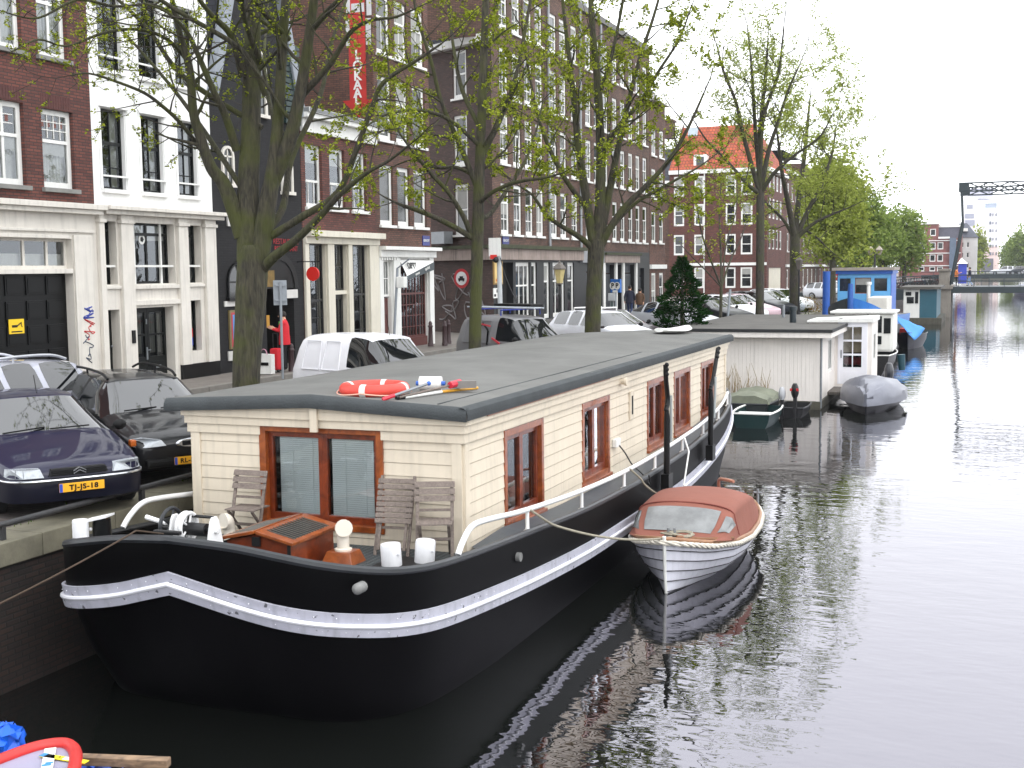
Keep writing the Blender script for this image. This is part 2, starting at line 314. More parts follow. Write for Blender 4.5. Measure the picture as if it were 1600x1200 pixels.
# ================================================================ HOUSES
wr_ = random.Random(19)
class Face:
    def __init__(s, O, ud, nd): s.O = V((O[0], O[1], 0)); s.u = V((ud[0], ud[1], 0)); s.n = V((nd[0], nd[1], 0))
    def p(s, u, z, d=0): return s.O+s.u*u+s.n*d+V((0, 0, z))
    def box(s, mb, u0, u1, z0, z1, d0, d1, mi=0):
        return mb.bx(s.p((u0+u1)/2, (z0+z1)/2, (d0+d1)/2), s.u*((u1-u0)/2), s.n*((d1-d0)/2), (0, 0, (z1-z0)/2), mi)
    def quad(s, mb, u0, u1, z0, z1, d, mi=0):
        return mb.quad(s.p(u0, z0, d), s.p(u1, z0, d), s.p(u1, z1, d), s.p(u0, z1, d), mi=mi)
    def wall(s, mb, u0, u1, z0, z1, ops, depth=.22, mi=0, rmi=None, room=.6):
        us = sorted({u0, u1, *[o[0] for o in ops], *[o[1] for o in ops]}); us = [u for u in us if u0 <= u <= u1]
        zs = sorted({z0, z1, *[o[2] for o in ops], *[o[3] for o in ops]}); zs = [z for z in zs if z0 <= z <= z1]
        for a, b in zip(us, us[1:]):
            for c, e in zip(zs, zs[1:]):
                um, zm = (a+b)/2, (c+e)/2
                if any(o[0] < um < o[1] and o[2] < zm < o[3] for o in ops): continue
                s.quad(mb, a, b, c, e, 0, mi)
        for a, b, c, e in [o[:4] for o in ops]:
            P = s.p
            mb.quad(P(a, c), P(a, e), P(a, e, -depth), P(a, c, -depth), mi=mi); mb.quad(P(b, c), P(b, c, -depth), P(b, e, -depth), P(b, e), mi=mi)
            mb.quad(P(a, e), P(b, e), P(b, e, -depth), P(a, e, -depth), mi=mi); mb.quad(P(a, c), P(a, c, -depth), P(b, c, -depth), P(b, c), mi=mi)
            if rmi is not None:      # the dark room behind the glass
                d0, d1 = -depth-.002, -depth-room
                s.quad(mb, a-.1, b+.1, c-.1, e+.1, d1, rmi)
                mb.quad(P(a-.1, c-.1, d0), P(a-.1, e+.1, d0), P(a-.1, e+.1, d1), P(a-.1, c-.1, d1), mi=rmi); mb.quad(P(b+.1, c-.1, d0), P(b+.1, e+.1, d0), P(b+.1, e+.1, d1), P(b+.1, c-.1, d1), mi=rmi)
                mb.quad(P(a-.1, e+.1, d0), P(b+.1, e+.1, d0), P(b+.1, e+.1, d1), P(a-.1, e+.1, d1), mi=rmi); mb.quad(P(a-.1, c-.1, d0), P(b+.1, c-.1, d0), P(b+.1, c-.1, d1), P(a-.1, c-.1, d1), mi=rmi)
    def win(s, par, o, fm=None, inset=.13, fw=.075, trans=(), mull=(), bars=(), glass=None, sill=None, curtain=None, name='window', bar=.03, rail=None, sash=None):
        """o = (u0,u1,z0,z1); trans/mull = fractions of height/width; bars = (u0f,u1f,z0f,z1f,nu,nz) grids of thin glazing bars"""
        fm = fm or WHITE; glass = glass or GLASS; u0, u1, z0, z1 = o[:4]; W = u1-u0; H = z1-z0; mb = MB(); d0, d1 = -inset-.05, -inset+.03
        s.box(mb, u0, u0+fw, z0, z1, d0, d1); s.box(mb, u1-fw, u1, z0, z1, d0, d1)
        s.box(mb, u0+fw, u1-fw, z1-fw, z1, d0, d1-.003); s.box(mb, u0+fw, u1-fw, z0, z0+fw*1.2, d0, d1-.003)
        for t in trans: s.box(mb, u0+fw, u1-fw, z0+H*t-.035, z0+H*t+.035, d0, d1+.012)
        for f in mull: s.box(mb, u0+W*f-.032, u0+W*f+.032, z0+fw, z1-fw, d0, d1-.006)
        for a, b, c, e, nu, nz in bars:
            for i in range(1, nu): x = u0+W*lerp(a, b, i/nu); s.box(mb, x-bar/2, x+bar/2, z0+H*c, z0+H*e, d0+.02, d1-.01)
            for i in range(1, nz): z = z0+H*lerp(c, e, i/nz); s.box(mb, u0+W*a, u0+W*b, z-bar/2, z+bar/2, d0+.02, d1-.012)
        if rail: z = z0+H*rail; s.box(mb, u0-.02, u1+.02, z-.02, z+.02, -.02, .02)
        w = mb.build(name, fm, par)
        s.quad(MB(), u0+.02, u1-.02, z0+.02, z1-.02, -inset).build('pane', glass, w)
        if glass is FARGLASS and W > .7 and wr_.random() < .45:
            h_ = wr_.choice((.3, .45, .6, .96)); s.quad(MB(), u0+fw, u1-fw, z1-fw-H*h_*.9, z1-fw, -inset+.006).build('blind', mat('pale_blind', (150, 150, 146), .8, .15, 3), w)
        if sill: sm = MB(); s.box(sm, u0-.07, u1+.07, z0-.09, z0, -inset, .09); sm.build('sill', sill, w, bevel=.008)
        if curtain: s.curt(w, o, inset, curtain)
        return w
    def curt(s, w, o, inset, kind):
        u0, u1, z0, z1 = o[:4]; mb = MB(); W = u1-u0; H = z1-z0
        m = mat('net_curtain', (196, 196, 192), .9, .12, 5)
        if kind == 'valance':     # a scalloped valance above gathered net curtains
            n = 40; top = z0+H*.60
            for i in range(n):
                a = u0+W*i/n; b = u0+W*(i+1)/n; f = lambda u: z0+H*.44-.05*abs(math.sin((u-u0)/W*math.pi*7))
                mb.quad(s.p(a, f(a), -inset-.05), s.p(b, f(b), -inset-.05), s.p(b, top, -inset-.05), s.p(a, top, -inset-.05))
            s.folds(mb, u0, u1, z0+.05, z0+H*.46, -inset-.12, .018, 34)
        elif kind == 'side':
            s.folds(mb, u1-W*.28, u1, z0, z1, -inset-.12, .02, 16)
        elif kind == 'half': s.folds(mb, u0, u1, z0, z0+H*.5, -inset-.1, .018, 34)
        elif kind == 'blind': s.quad(mb, u0, u1, z0+H*.72, z1, -inset-.06)
        elif kind == 'full': s.folds(mb, u0, u1, z0, z1, -inset-.12, .02, 40)
        mb.build('curtain', m, w)
    def folds(s, mb, u0, u1, z0, z1, d, amp, n):
        for i in range(n):
            a = lerp(u0, u1, i/n); b = lerp(u0, u1, (i+1)/n); da = d+amp*math.sin(i*1.9+.6*math.sin(i)); db = d+amp*math.sin((i+1)*1.9+.6*math.sin(i+1))
            mb.quad(s.p(a, z0, da), s.p(b, z0, db), s.p(b, z1, db), s.p(a, z1, da))
FR = Face((HX, 0), (0, 1), (1, 0))            # the street front: u = distance along the canal
G0 = gz(-16.6)+.1                             # pavement level
LEAD = mat('cornice_lead', (120, 122, 124), .6, .25, 3, streak=.2)
SILLG = mat('grey_stone_sill', (128, 128, 124), .7, .2, 3)
IVORY = mat('ivory_paint', (214, 209, 200), .5, .10, 1.5, streak=.18)
BRED = brick('red_brown_brick', (112, 64, 54), (84, 48, 42), (58, 46, 44), dirt=.25)
BBLK = brick('black_brick', (26, 25, 28), (18, 17, 20), (14, 14, 16), dirt=.3)
BRN = brick('brown_brick', (112, 74, 60), (84, 58, 48), (60, 50, 46), dirt=.35)
BDK = brick('dark_brown_brick', (112, 82, 68), (84, 62, 53), (58, 50, 47), dirt=.35)
ROOFT = brick('orange_roof_tiles', (176, 82, 48), (144, 66, 42), (94, 48, 34), ud=(1, .3), w=.3, h=.3, gap=.03)
SLATE = brick('slate_roof', (64, 66, 74), (50, 52, 60), (36, 37, 42), w=.25, h=.16, gap=.012)
def body(mb, y0, y1, z1, x0=-30, mi=0):
    """side and back walls and flat roof behind a street front"""
    mb.quad((HX, y0, 1.6), (x0, y0, 1.6), (x0, y0, z1), (HX, y0, z1), mi=mi); mb.quad((HX, y1, 1.6), (HX, y1, z1), (x0, y1, z1), (x0, y1, 1.6), mi=mi)
    mb.quad((x0, y0, 1.6), (x0, y1, 1.6), (x0, y1, z1), (x0, y0, z1), mi=mi); mb.quad((HX, y0, z1), (HX, y1, z1), (x0, y1, z1), (x0, y0, z1), mi=mi)
def house_red():
    t = thing('brick_house', 'red brown brick house with white windows and wide black garage door, at the left edge', 'house', (HX, 20, G0))
    y0, y1 = 15.2, 21.97
    w2 = [(18.0-.02, 19.95, 6.42, 8.1), (20.45, 21.4, 6.42, 8.06)]; w3 = [(18.0, 20.0, 9.14, 10.95), (20.45, 21.33, 9.14, 10.95)]
    mb = MB(); FR.wall(mb, y0, y1, 6.1, 13.2, w2+w3, .2, 0, 2)
    gar = (16.4, 21.2, 1.9, 5.36); FR.wall(mb, y0, y1, 1.6, 6.1, [gar], .28, 1, 2, 2.5); body(mb, y0, y1, 13.2)
    mb.build('wall', [BRED, IVORY, DARK], t)
    c = MB(); FR.box(c, y0, y1+.12, 6.0, 6.12, .002, .28); FR.box(c, y0, y1+.06, 5.9, 6.0, .002, .2); FR.box(c, y0, y1-.1, 5.5, 5.56, .002, .06); FR.box(c, y1-.75, y1-.2, 1.95, 5.45, .002, .05); FR.box(c, y0, y1-.9, 5.36, 5.44, .002, .05)
    c.build('cornice', IVORY, t, bevel=.012)
    for o, mu in ((w2[0], (.25, .5, .75)), (w2[1], ())):
        w = FR.win(t, o, trans=(.6,), mull=mu, bars=((.1, .9, .64, .95, 4, 3),), sill=SILLG, curtain='valance', fw=.11, bar=.02)
        st = MB(); W = o[1]-o[0]
        n = 8 if mu else 4
        for i in range(n): FR.quad(st, o[0]+W*(.12+.78*i/n), o[0]+W*(.12+.78*i/n)+.09, o[2]+1.28, o[2]+1.42, -.128)
        st.build('stained_glass', mat('stained_glass', (110, 60, 50), .3), w)
        a = FR  # flat arch of upright bricks over the window
        ar = MB()
        for i in range(int(W/.075)): FR.box(ar, o[0]+i*.075, o[0]+i*.075+.062, o[3]+.02, o[3]+.30, .001, .006)
        ar.build('flat_arch', mat('arch_brick', (84, 50, 47), .85, .3, 9), t)
        for q in range(2 if mu else 1):
            pl = MB(); b0 = o[0]+.2+q*.9
            pl.lathe([(.05, 0), (.07, .1)], FR.p(b0, o[2]+.1, -.2), 8, 0)
            for k in range(26): d = V((rnd.gauss(0, 1), rnd.gauss(0, 1), abs(rnd.gauss(.6, .6)))).normalized(); c0 = FR.p(b0, o[2]+.2, -.2); pl.add([c0, c0+d*.13+V((.02, 0, 0)), c0+d*.13+V((0, .03, .01))], [(0, 1, 2)], 1)
            pl.build('potted_plant', [mat('flowerpot', (150, 90, 60)), leafmat('house_leaf', (40, 74, 30), (60, 96, 40))], w)
    for o, mu in ((w3[0], (.25, .5, .75)), (w3[1], (.5,))): FR.win(t, o, trans=(.62,), mull=mu, sill=SILLG, curtain='full', fw=.10)
    # transom light and panelled garage door
    FR.win(t, (16.4, 21.2, 4.72, 5.36), mull=(.12, .28, .42, .58, .74, .88), fm=IVORY, fw=.06, inset=.2, name='transom_window', curtain='half')
    g = MB(); FR.box(g, 16.4, 21.2, 1.96, 4.62, -.28, -.22)
    for i in range(8):
        for j in range(5):
            a = 21.12-(i+1)*.585; z = 2.05+j*.52; FR.box(g, a+.05, a+.54, z+.05, z+.45, -.22, -.195); FR.box(g, a+.09, a+.50, z+.09, z+.41, -.195, -.185)
    gd = g.build('garage_door', mat('garage_door_black', (9, 10, 11), .35, .2, 3, spec=.2), t, bevel=.01)
    FR.box(l := MB(), 16.4, 21.2, 4.62, 4.72, -.28, .02); l.build('lintel', IVORY, t, bevel=.01)
    s = MB(); sy, sz = at(25, 510, 'x', HX-.19)[1:]; FR.box(s, sy-.21, sy+.21, sz-.15, sz+.15, -.185, -.172)
    sg = s.build('no_parking_sign', mat('sign_yellow', (236, 196, 20), .5, .06), gd)
    k = MB(); FR.box(k, sy-.13, sy+.02, sz-.02, sz+.03, -.172, -.168); k.beam(FR.p(sy, sz, -.17), FR.p(sy+.14, sz+.08, -.17), .006, .025); k.beam(FR.p(sy+.12, sz+.08, -.17), FR.p(sy+.15, sz-.02, -.17), .006, .02); FR.box(k, sy-.15, sy+.15, sz-.12, sz-.095, -.172, -.168)
    k.build('tow_pictogram', BLACKP, sg)
    # sprayed scribbles on the pilaster
    for col, pts, seed in (((40, 60, 150), (139, 490, 9, 10), 1), ((190, 50, 50), (140, 515, 9, 14), 2), ((60, 70, 90), (138, 545, 8, 22), 3)):
        r = random.Random(seed); px, py, sx, sy2 = pts; q = []
        for i in range(14): P = at(px+r.uniform(-sx, sx), py-sy2+2*sy2*i/13+r.uniform(-5, 5), 'x', HX+.055); q.append(P)
        MB().tube(smooth_path(q, 5), .011, 4).build('graffiti_tag', mat('spray_%d' % seed, col, .7), t)
    return t
house_red()
def house_white():
    t = thing('white_house', 'white plastered canal house with tall black sash windows and black double door', 'house', (HX, 24, G0))
    y0, y1 = 21.97, 26.4; cols = [(22.3, 23.08), (23.68, 24.46), (25.05, 25.8)]
    w2 = [(a, b, 6.5, 8.28) for a, b in cols]; w3 = [(a, b, 9.15, 11.0) for a, b in cols]; w4 = [(a, b, 11.9, 13.4) for a, b in cols]
    WP = mat('white_stucco', (232, 232, 230), .6, .05, 1.2, bump=.002, bs=14, streak=.07)
    BF = mat('green_black_paint', (11, 15, 15), .35, .15, 3, spec=.25)
    mb = MB(); FR.wall(mb, y0, y1, 6.1, 14.5, w2+w3+w4, .2, 0, 2); body(mb, y0, y1, 14.5)
    g = [(22.2, 22.65, 4.36, 5.78), (23.2, 24.78, 4.36, 5.78), (25.3, 25.86, 4.36, 5.78), (22.15, 22.66, 1.9, 3.79), (23.19, 24.65, 1.9, 3.8), (25.27, 25.76, 2.66, 3.92)]
    FR.wall(mb, y0, y1, 1.6, 6.1, g, .3, 1, 2)
    mb.build('wall', [WP, IVORY, DARK], t)
    for i, o in enumerate(w2+w3+w4): FR.win(t, o, fm=BF, trans=(.58,), bars=((0, 1, .0, 1, 2, 1), (0, 1, 0, .55, 1, 2)), sill=WP, curtain='side' if i in (0, 1, 2, 5) else None, fw=.05, bar=.028)
    for o in w2+w3:
        h = MB(); FR.box(h, o[0]-.1, o[1]+.1, o[3]+.02, o[3]+.11, .002, .09); FR.box(h, o[0]-.1, o[0]-.03, o[2], o[3]+.02, .002, .025); FR.box(h, o[1]+.03, o[1]+.1, o[2], o[3]+.02, .002, .025); h.build('architrave', WP, t, bevel=.008)
        r = MB(); FR.box(r, o[0]-.04, o[1]+.06, o[2]+.27, o[2]+.31, .01, .05); r.build('window_rail', WHITE, t)
    c = MB(); FR.box(c, y0+.13, y1+.28, 6.03, 6.12, .002, .34); FR.box(c, y0+.13, y1+.2, 5.93, 6.03, .002, .22); c.build('cornice', IVORY, t, bevel=.012)
    p = MB()
    for a, b, zb in ((y0+.02, 22.16, 1.9), (22.72, 23.14, 1.9), (24.84, 25.22, 2.35), (25.92, 26.38, 2.35)):
        FR.box(p, a, b, zb, 5.93, .002, .1); FR.box(p, a-.03, b+.03, 5.74, 5.82, .002, .14)
    FR.box(p, 23.14, 24.84, 3.86, 3.98, .002, .08); FR.box(p, 23.14, 24.84, 4.24, 4.33, .002, .08); FR.box(p, 25.22, 25.9, 4.26, 4.33, .002, .06); FR.box(p, 22.16, 22.7, 4.26, 4.33, .002, .06)
    p.build('pilaster', IVORY, t, bevel=.01)
    FR.box(b := MB(), 24.84, 26.4, 1.9, 2.35, .002, .07); b.build('plinth', BLACKP, t)
    FR.win(t, g[0], fm=BF, trans=(.86,), inset=.24, fw=.05, curtain='full'); FR.win(t, g[2], fm=BF, trans=(.82,), mull=(.3,), inset=.24, fw=.05, curtain='full')
    w = FR.win(t, g[1], fm=BF, trans=(.82,), mull=(.5,), inset=.24, fw=.05, curtain='blind')
    wl = MB(); FR.box(wl, 23.45, 23.51, 4.36, 5.78, -.22, -.17); FR.box(wl, 24.44, 24.50, 4.36, 5.78, -.22, -.17); wl.build('mullion', WHITE, w)
    for o in g[:3]: r = MB(); FR.box(r, o[0], o[1]+.02, 4.75, 4.80, -.1, -.05); r.build('window_rail', WHITE, t)
    lg = MB(); cy, cz = at(223, 374, 'x', HX-.2)[1:]; lg.lathe([(.001, 0), (.1, .001), (.12, .004)], FR.p(cy, cz, -.23), 20, 0, 'x'); lg.lathe([(.001, 0), (.07, .002)], FR.p(cy, cz, -.224), 5, 1, 'x'); lg.build('round_sticker', [WHITE, BLACKP], w)
    d = MB(); FR.box(d, 22.15, 22.66, 1.93, 3.79, -.3, -.24); FR.box(d, 22.22, 22.6, 2.1, 2.75, -.24, -.225); FR.box(d, 22.22, 22.6, 2.9, 3.7, -.24, -.225)
    dd = d.build('door', BF, t, bevel=.008); FR.box(k := MB(), 22.3, 22.52, 2.78, 2.84, -.225, -.21); k.build('letter_slot', GREYM, dd)
    k = MB(); k.ball(FR.p(22.6, 2.95, -.2), .03); k.build('knob', GREYM, dd, smooth=True)
    for a, b, hs in ((23.2, 23.92, 1), (23.93, 24.64, -1)):
        d = MB(); zt = 3.78
        FR.box(d, a, a+.08, 1.95, zt, -.3, -.24); FR.box(d, b-.08, b, 1.95, zt, -.3, -.24); FR.box(d, a+.08, b-.08, zt-.1, zt, -.3, -.24); FR.box(d, a+.08, b-.08, 1.95, 2.62, -.3, -.24); FR.box(d, a+.08, b-.08, 3.12, 3.17, -.29, -.245); FR.box(d, (a+b)/2-.02, (a+b)/2+.02, 2.62, zt-.1, -.29, -.246)
        FR.box(d, a+.13, b-.13, 2.05, 2.5, -.24, -.228)
        dd = d.build('door_leaf', BF, t, bevel=.006); FR.quad(MB(), a+.05, b-.05, 2.6, zt-.05, -.27).build('pane', GLASS, dd)
        cu = MB(); FR.folds(cu, a+.1, b-.1, 2.7, zt-.15, -.33, .012, 22); cu.build('curtain', mat('grey_curtain', (92, 92, 84), .9), dd)
        if hs > 0:
            h = MB(); FR.box(h, b-.06, b-.02, 2.55, 2.85, -.24, -.215); h.beam(FR.p(b-.04, 2.78, -.2), FR.p(b+.07, 2.78, -.2), .02, .02); FR.box(h, b-.05, b-.02, 3.4, 3.52, -.24, -.215); h.build('handle', GREYM, dd)
        else:
            FR.box(h := MB(), a+.2, a+.45, 2.33, 2.4, -.228, -.215); h.build('letter_slot', GREYM, dd)
    w = FR.win(t, g[5], fm=BF, inset=.2, fw=.05)
    st = MB(); FR.quad(st, 25.32, 25.66, 3.0, 3.22, -.195, 0); FR.quad(st, 25.32, 25.66, 2.78, 2.98, -.195, 1); st.build('window_sticker', [mat('sticker_red', (190, 40, 50)), mat('sticker_blue', (40, 70, 170))], w)
    FR.box(h := MB(), 22.93, 23.03, 3.0, 3.3, .1, .14); h.build('doorbell', BLACKP, t)
    return t
house_white()
def arch_pts(u0, u1, z0, zs, n=12):
    """rectangle with a round head: zs = spring line"""
    c = (u0+u1)/2; r = (u1-u0)/2
    return [(u0, z0), (u1, z0)]+[(c+r*math.cos(math.pi*i/n), zs+r*math.sin(math.pi*i/n)) for i in range(n+1)]
def arched(F, par, u0, u1, z0, zs, fm, ring=.09, d=.02, name='arched_window', pane=None):
    """an arched window: raised surround, dark pane, glazing bars"""
    mb = MB(); c = (u0+u1)/2; r = (u1-u0)/2; n = 14
    for (a, b) in ((r, r+ring),):
        P = [(c+a*math.cos(math.pi*i/n), zs+a*math.sin(math.pi*i/n)) for i in range(n+1)]; Q = [(c+b*math.cos(math.pi*i/n), zs+b*math.sin(math.pi*i/n)) for i in range(n+1)]
        for i in range(n):
            q = [P[i], Q[i], Q[i+1], P[i+1]]; mb.add([F.p(x, z, .002) for x, z in q]+[F.p(x, z, d+.04) for x, z in q], [(0, 1, 2, 3), (4, 5, 6, 7), (0, 1, 5, 4), (1, 2, 6, 5), (2, 3, 7, 6), (3, 0, 4, 7)])
    F.box(mb, u0-ring, u0, z0, zs, .002, d+.04); F.box(mb, u1, u1+ring, z0, zs, .002, d+.04); F.box(mb, u0-ring-.04, u1+ring+.04, z0-.09, z0, .002, d+.09)
    w = mb.build(name, fm, par)
    pm = MB(); pts = arch_pts(u0, u1, z0, zs); pm.add([F.p(x, z, .012) for x, z in pts], [tuple(range(len(pts)))]); pm.build('pane', pane or FARGLASS, w)
    b = MB(); F.box(b, c-.02, c+.02, z0, zs+r, .014, .03); F.box(b, u0, u1, zs-.02, zs+.02, .014, .03); b.build('glazing_bar', fm if fm != WHITE else BLACKP, w)
    return w
def house_black():
    t = thing('gabled_house', 'narrow black brick house with pale gable coping and poster cases beside the dark doorway', 'house', (HX, 28.5, G0))
    y0, y1 = 26.42, 30.75; yc = (y0+y1)/2+.1
    mb = MB(); z0, zg = 9.0, 15.0
    FR.wall(mb, y0, y1, 1.6, z0, [(28.75, 30.2, 1.9, 4.15)], .6, 0, 1, 2.2)
    mb.quad(FR.p(y0, z0), FR.p(y1, z0), FR.p(yc+.3, zg), FR.p(yc-.3, zg)); mb.quad((HX, y0, 1.6), (-30, y0, 1.6), (-30, y0, z0), (HX, y0, z0)); mb.quad((HX, y1, 1.6), (HX, y1, z0), (-30, y1, z0), (-30, y1, 1.6))
    mb.build('wall', [BBLK, DARK], t)
    rf = MB(); rf.quad((HX-.35, y0, z0), (HX-.35, yc, zg-.3), (-30, yc, zg-.3), (-30, y0, z0)); rf.quad((HX-.35, y1, z0), (HX-.35, yc, zg-.3), (-30, yc, zg-.3), (-30, y1, z0)); rf.quad((HX-.36, y0, z0-.2), (HX-.36, y1, z0-.2), (HX-.36, yc, zg-.3)); rf.build('roof', SLATE, t)
    c = MB()
    for a, b in ((y0, yc-.3), (y1, yc+.3)): c.beam(FR.p(a, z0, .05), FR.p(b, zg, .05), .24, .3)
    c.build('gable_coping', mat('bluestone', (138, 144, 152), .6, .15, 3), t, bevel=.02)
    arched(FR, t, 28.3, 28.95, 8.85, 10.2, IVORY); arched(FR, t, 29.75, 30.2, 6.85, 7.5, IVORY, .07); arched(FR, t, 26.9, 27.3, 6.9, 7.6, IVORY, .07)
    arched(FR, t, 26.95, 27.9, 3.95, 4.35, BLACKP, .05, .03, pane=FARGLASS)
    for u0, u1, a, b in ((26.75, 28.25, 3.72, 3.86), (26.85, 27.75, 2.3, 2.55), (29.75, 30.35, 3.86, 4.1), (28.15, 28.35, 4.9, 5.2), (28.85, 29.05, 5.9, 6.15), (29.05, 29.3, 6.05, 6.3), (27.6, 27.78, 4.6, 4.95), (30.35, 30.5, 6.0, 6.1), (27.0, 27.2, 5.8, 6.1)): FR.box(s := MB(), u0, u1, a, b, .002, .05); s.build('stone_block', mat('pale_stone', (206, 204, 200), .7, .1), t, bevel=.008)
    ar = MB(); cu, r0 = 29.45, .78
    for i in range(15):
        a = math.pi*i/15; b = math.pi*(i+1)/15; q = [(cu+rr*math.cos(x), 4.15+rr*math.sin(x)) for rr, x in ((r0, a), (r0+.2, a), (r0+.2, b), (r0, b))]
        ar.add([FR.p(x, z, .003) for x, z in q]+[FR.p(x, z, .03) for x, z in q], [(0, 1, 2, 3), (4, 5, 6, 7), (0, 1, 5, 4), (2, 3, 7, 6)])
    pts = [(cu+r0*math.cos(math.pi*i/14), 4.15+r0*math.sin(math.pi*i/14)) for i in range(15)]; ar.add([FR.p(x, z, .004) for x, z in pts], [tuple(range(15))])
    ar.build('door_arch', mat('arch_black', (16, 15, 16), .7), t)
    w = MB(); FR.box(w, 28.8, 29.2, 4.2, 4.65, .006, .012); w.build('painted_panel', mat('ochre_panel', (120, 96, 48), .7, .4, 6), t)
    for u0, u1, z0_, z1_, col in ((28.78, 28.9, 3.0, 3.35, (210, 210, 205)), (28.95, 29.05, 3.1, 3.5, (200, 205, 220)), (29.2, 29.42, 3.05, 3.4, (190, 140, 50)), (28.8, 29.08, 2.5, 2.75, (170, 170, 165)), (29.9, 30.15, 3.1, 3.2, (90, 150, 70)), (29.08, 29.18, 3.2, 3.5, (150, 80, 50))):
        p = MB(); FR.box(p, u0, u1, z0_, z1_, -.35, -.33); p.build('notice', mat('notice_%d_%d' % (col[0], col[2]), col, .7), t)
    p = MB(); FR.box(p, 26.93, 27.68, 2.6, 3.62, .002, .05, 0); FR.box(p, 27.0, 27.61, 2.66, 3.56, .05, .054, 1); FR.box(p, 27.06, 27.55, 2.85, 3.5, .054, .057, 2)
    FR.box(p, 27.24, 27.36, 2.95, 3.35, .057, .06, 3); p.prism([(27.22, 3.35), (27.38, 3.35), (27.3, 3.5)], FR.p(0, 0, .057), FR.u, (0, 0, 1), FR.n*.003, 3); FR.box(p, 27.12, 27.2, 2.95, 3.12, .057, .06, 4); FR.box(p, 27.42, 27.5, 2.95, 3.2, .057, .06, 4)
    pc = p.build('poster_case', [mat('brass_frame', (120, 106, 70), .5), mat('poster_red', (176, 60, 70)), mat('poster_blue', (90, 140, 200)), mat('poster_stone', (190, 170, 130)), mat('poster_dark', (40, 60, 80))], t)
    tm = mat('red_letter', (150, 24, 30), .6)
    p0 = at(446, 378, 'x', HX); text('lettering', 'RESTAURANT', .22, FR.p(p0.y, p0.z, .03), FR.u, (0, 0, 1), tm, t); p0 = at(446, 389, 'x', HX); text('lettering', 'RESTAURANT', .2, FR.p(p0.y, p0.z, .03), FR.u, (0, 0, 1), tm, t)
    l = MB(); c0 = FR.p(27.95, 4.9, .35); l.lathe([(.05, -.25), (.14, .1), (.2, .12), (.03, .28), (.001, .3)], c0, 8, 0); l.beam(c0+V((-.35, 0, .2)), c0+V((0, 0, .25)), .03, .03)
    l.build('wall_lantern', mat('aged_copper', (120, 110, 96), .5), t)
    sh = MB()
    for i in range(14): FR.box(sh, 29.9, 30.7, 8.75+i*.16, 8.88+i*.16, .01, .1)
    sh.build('louvre_shutter', mat('dark_green_paint', (14, 42, 40), .5), t)
house_black()
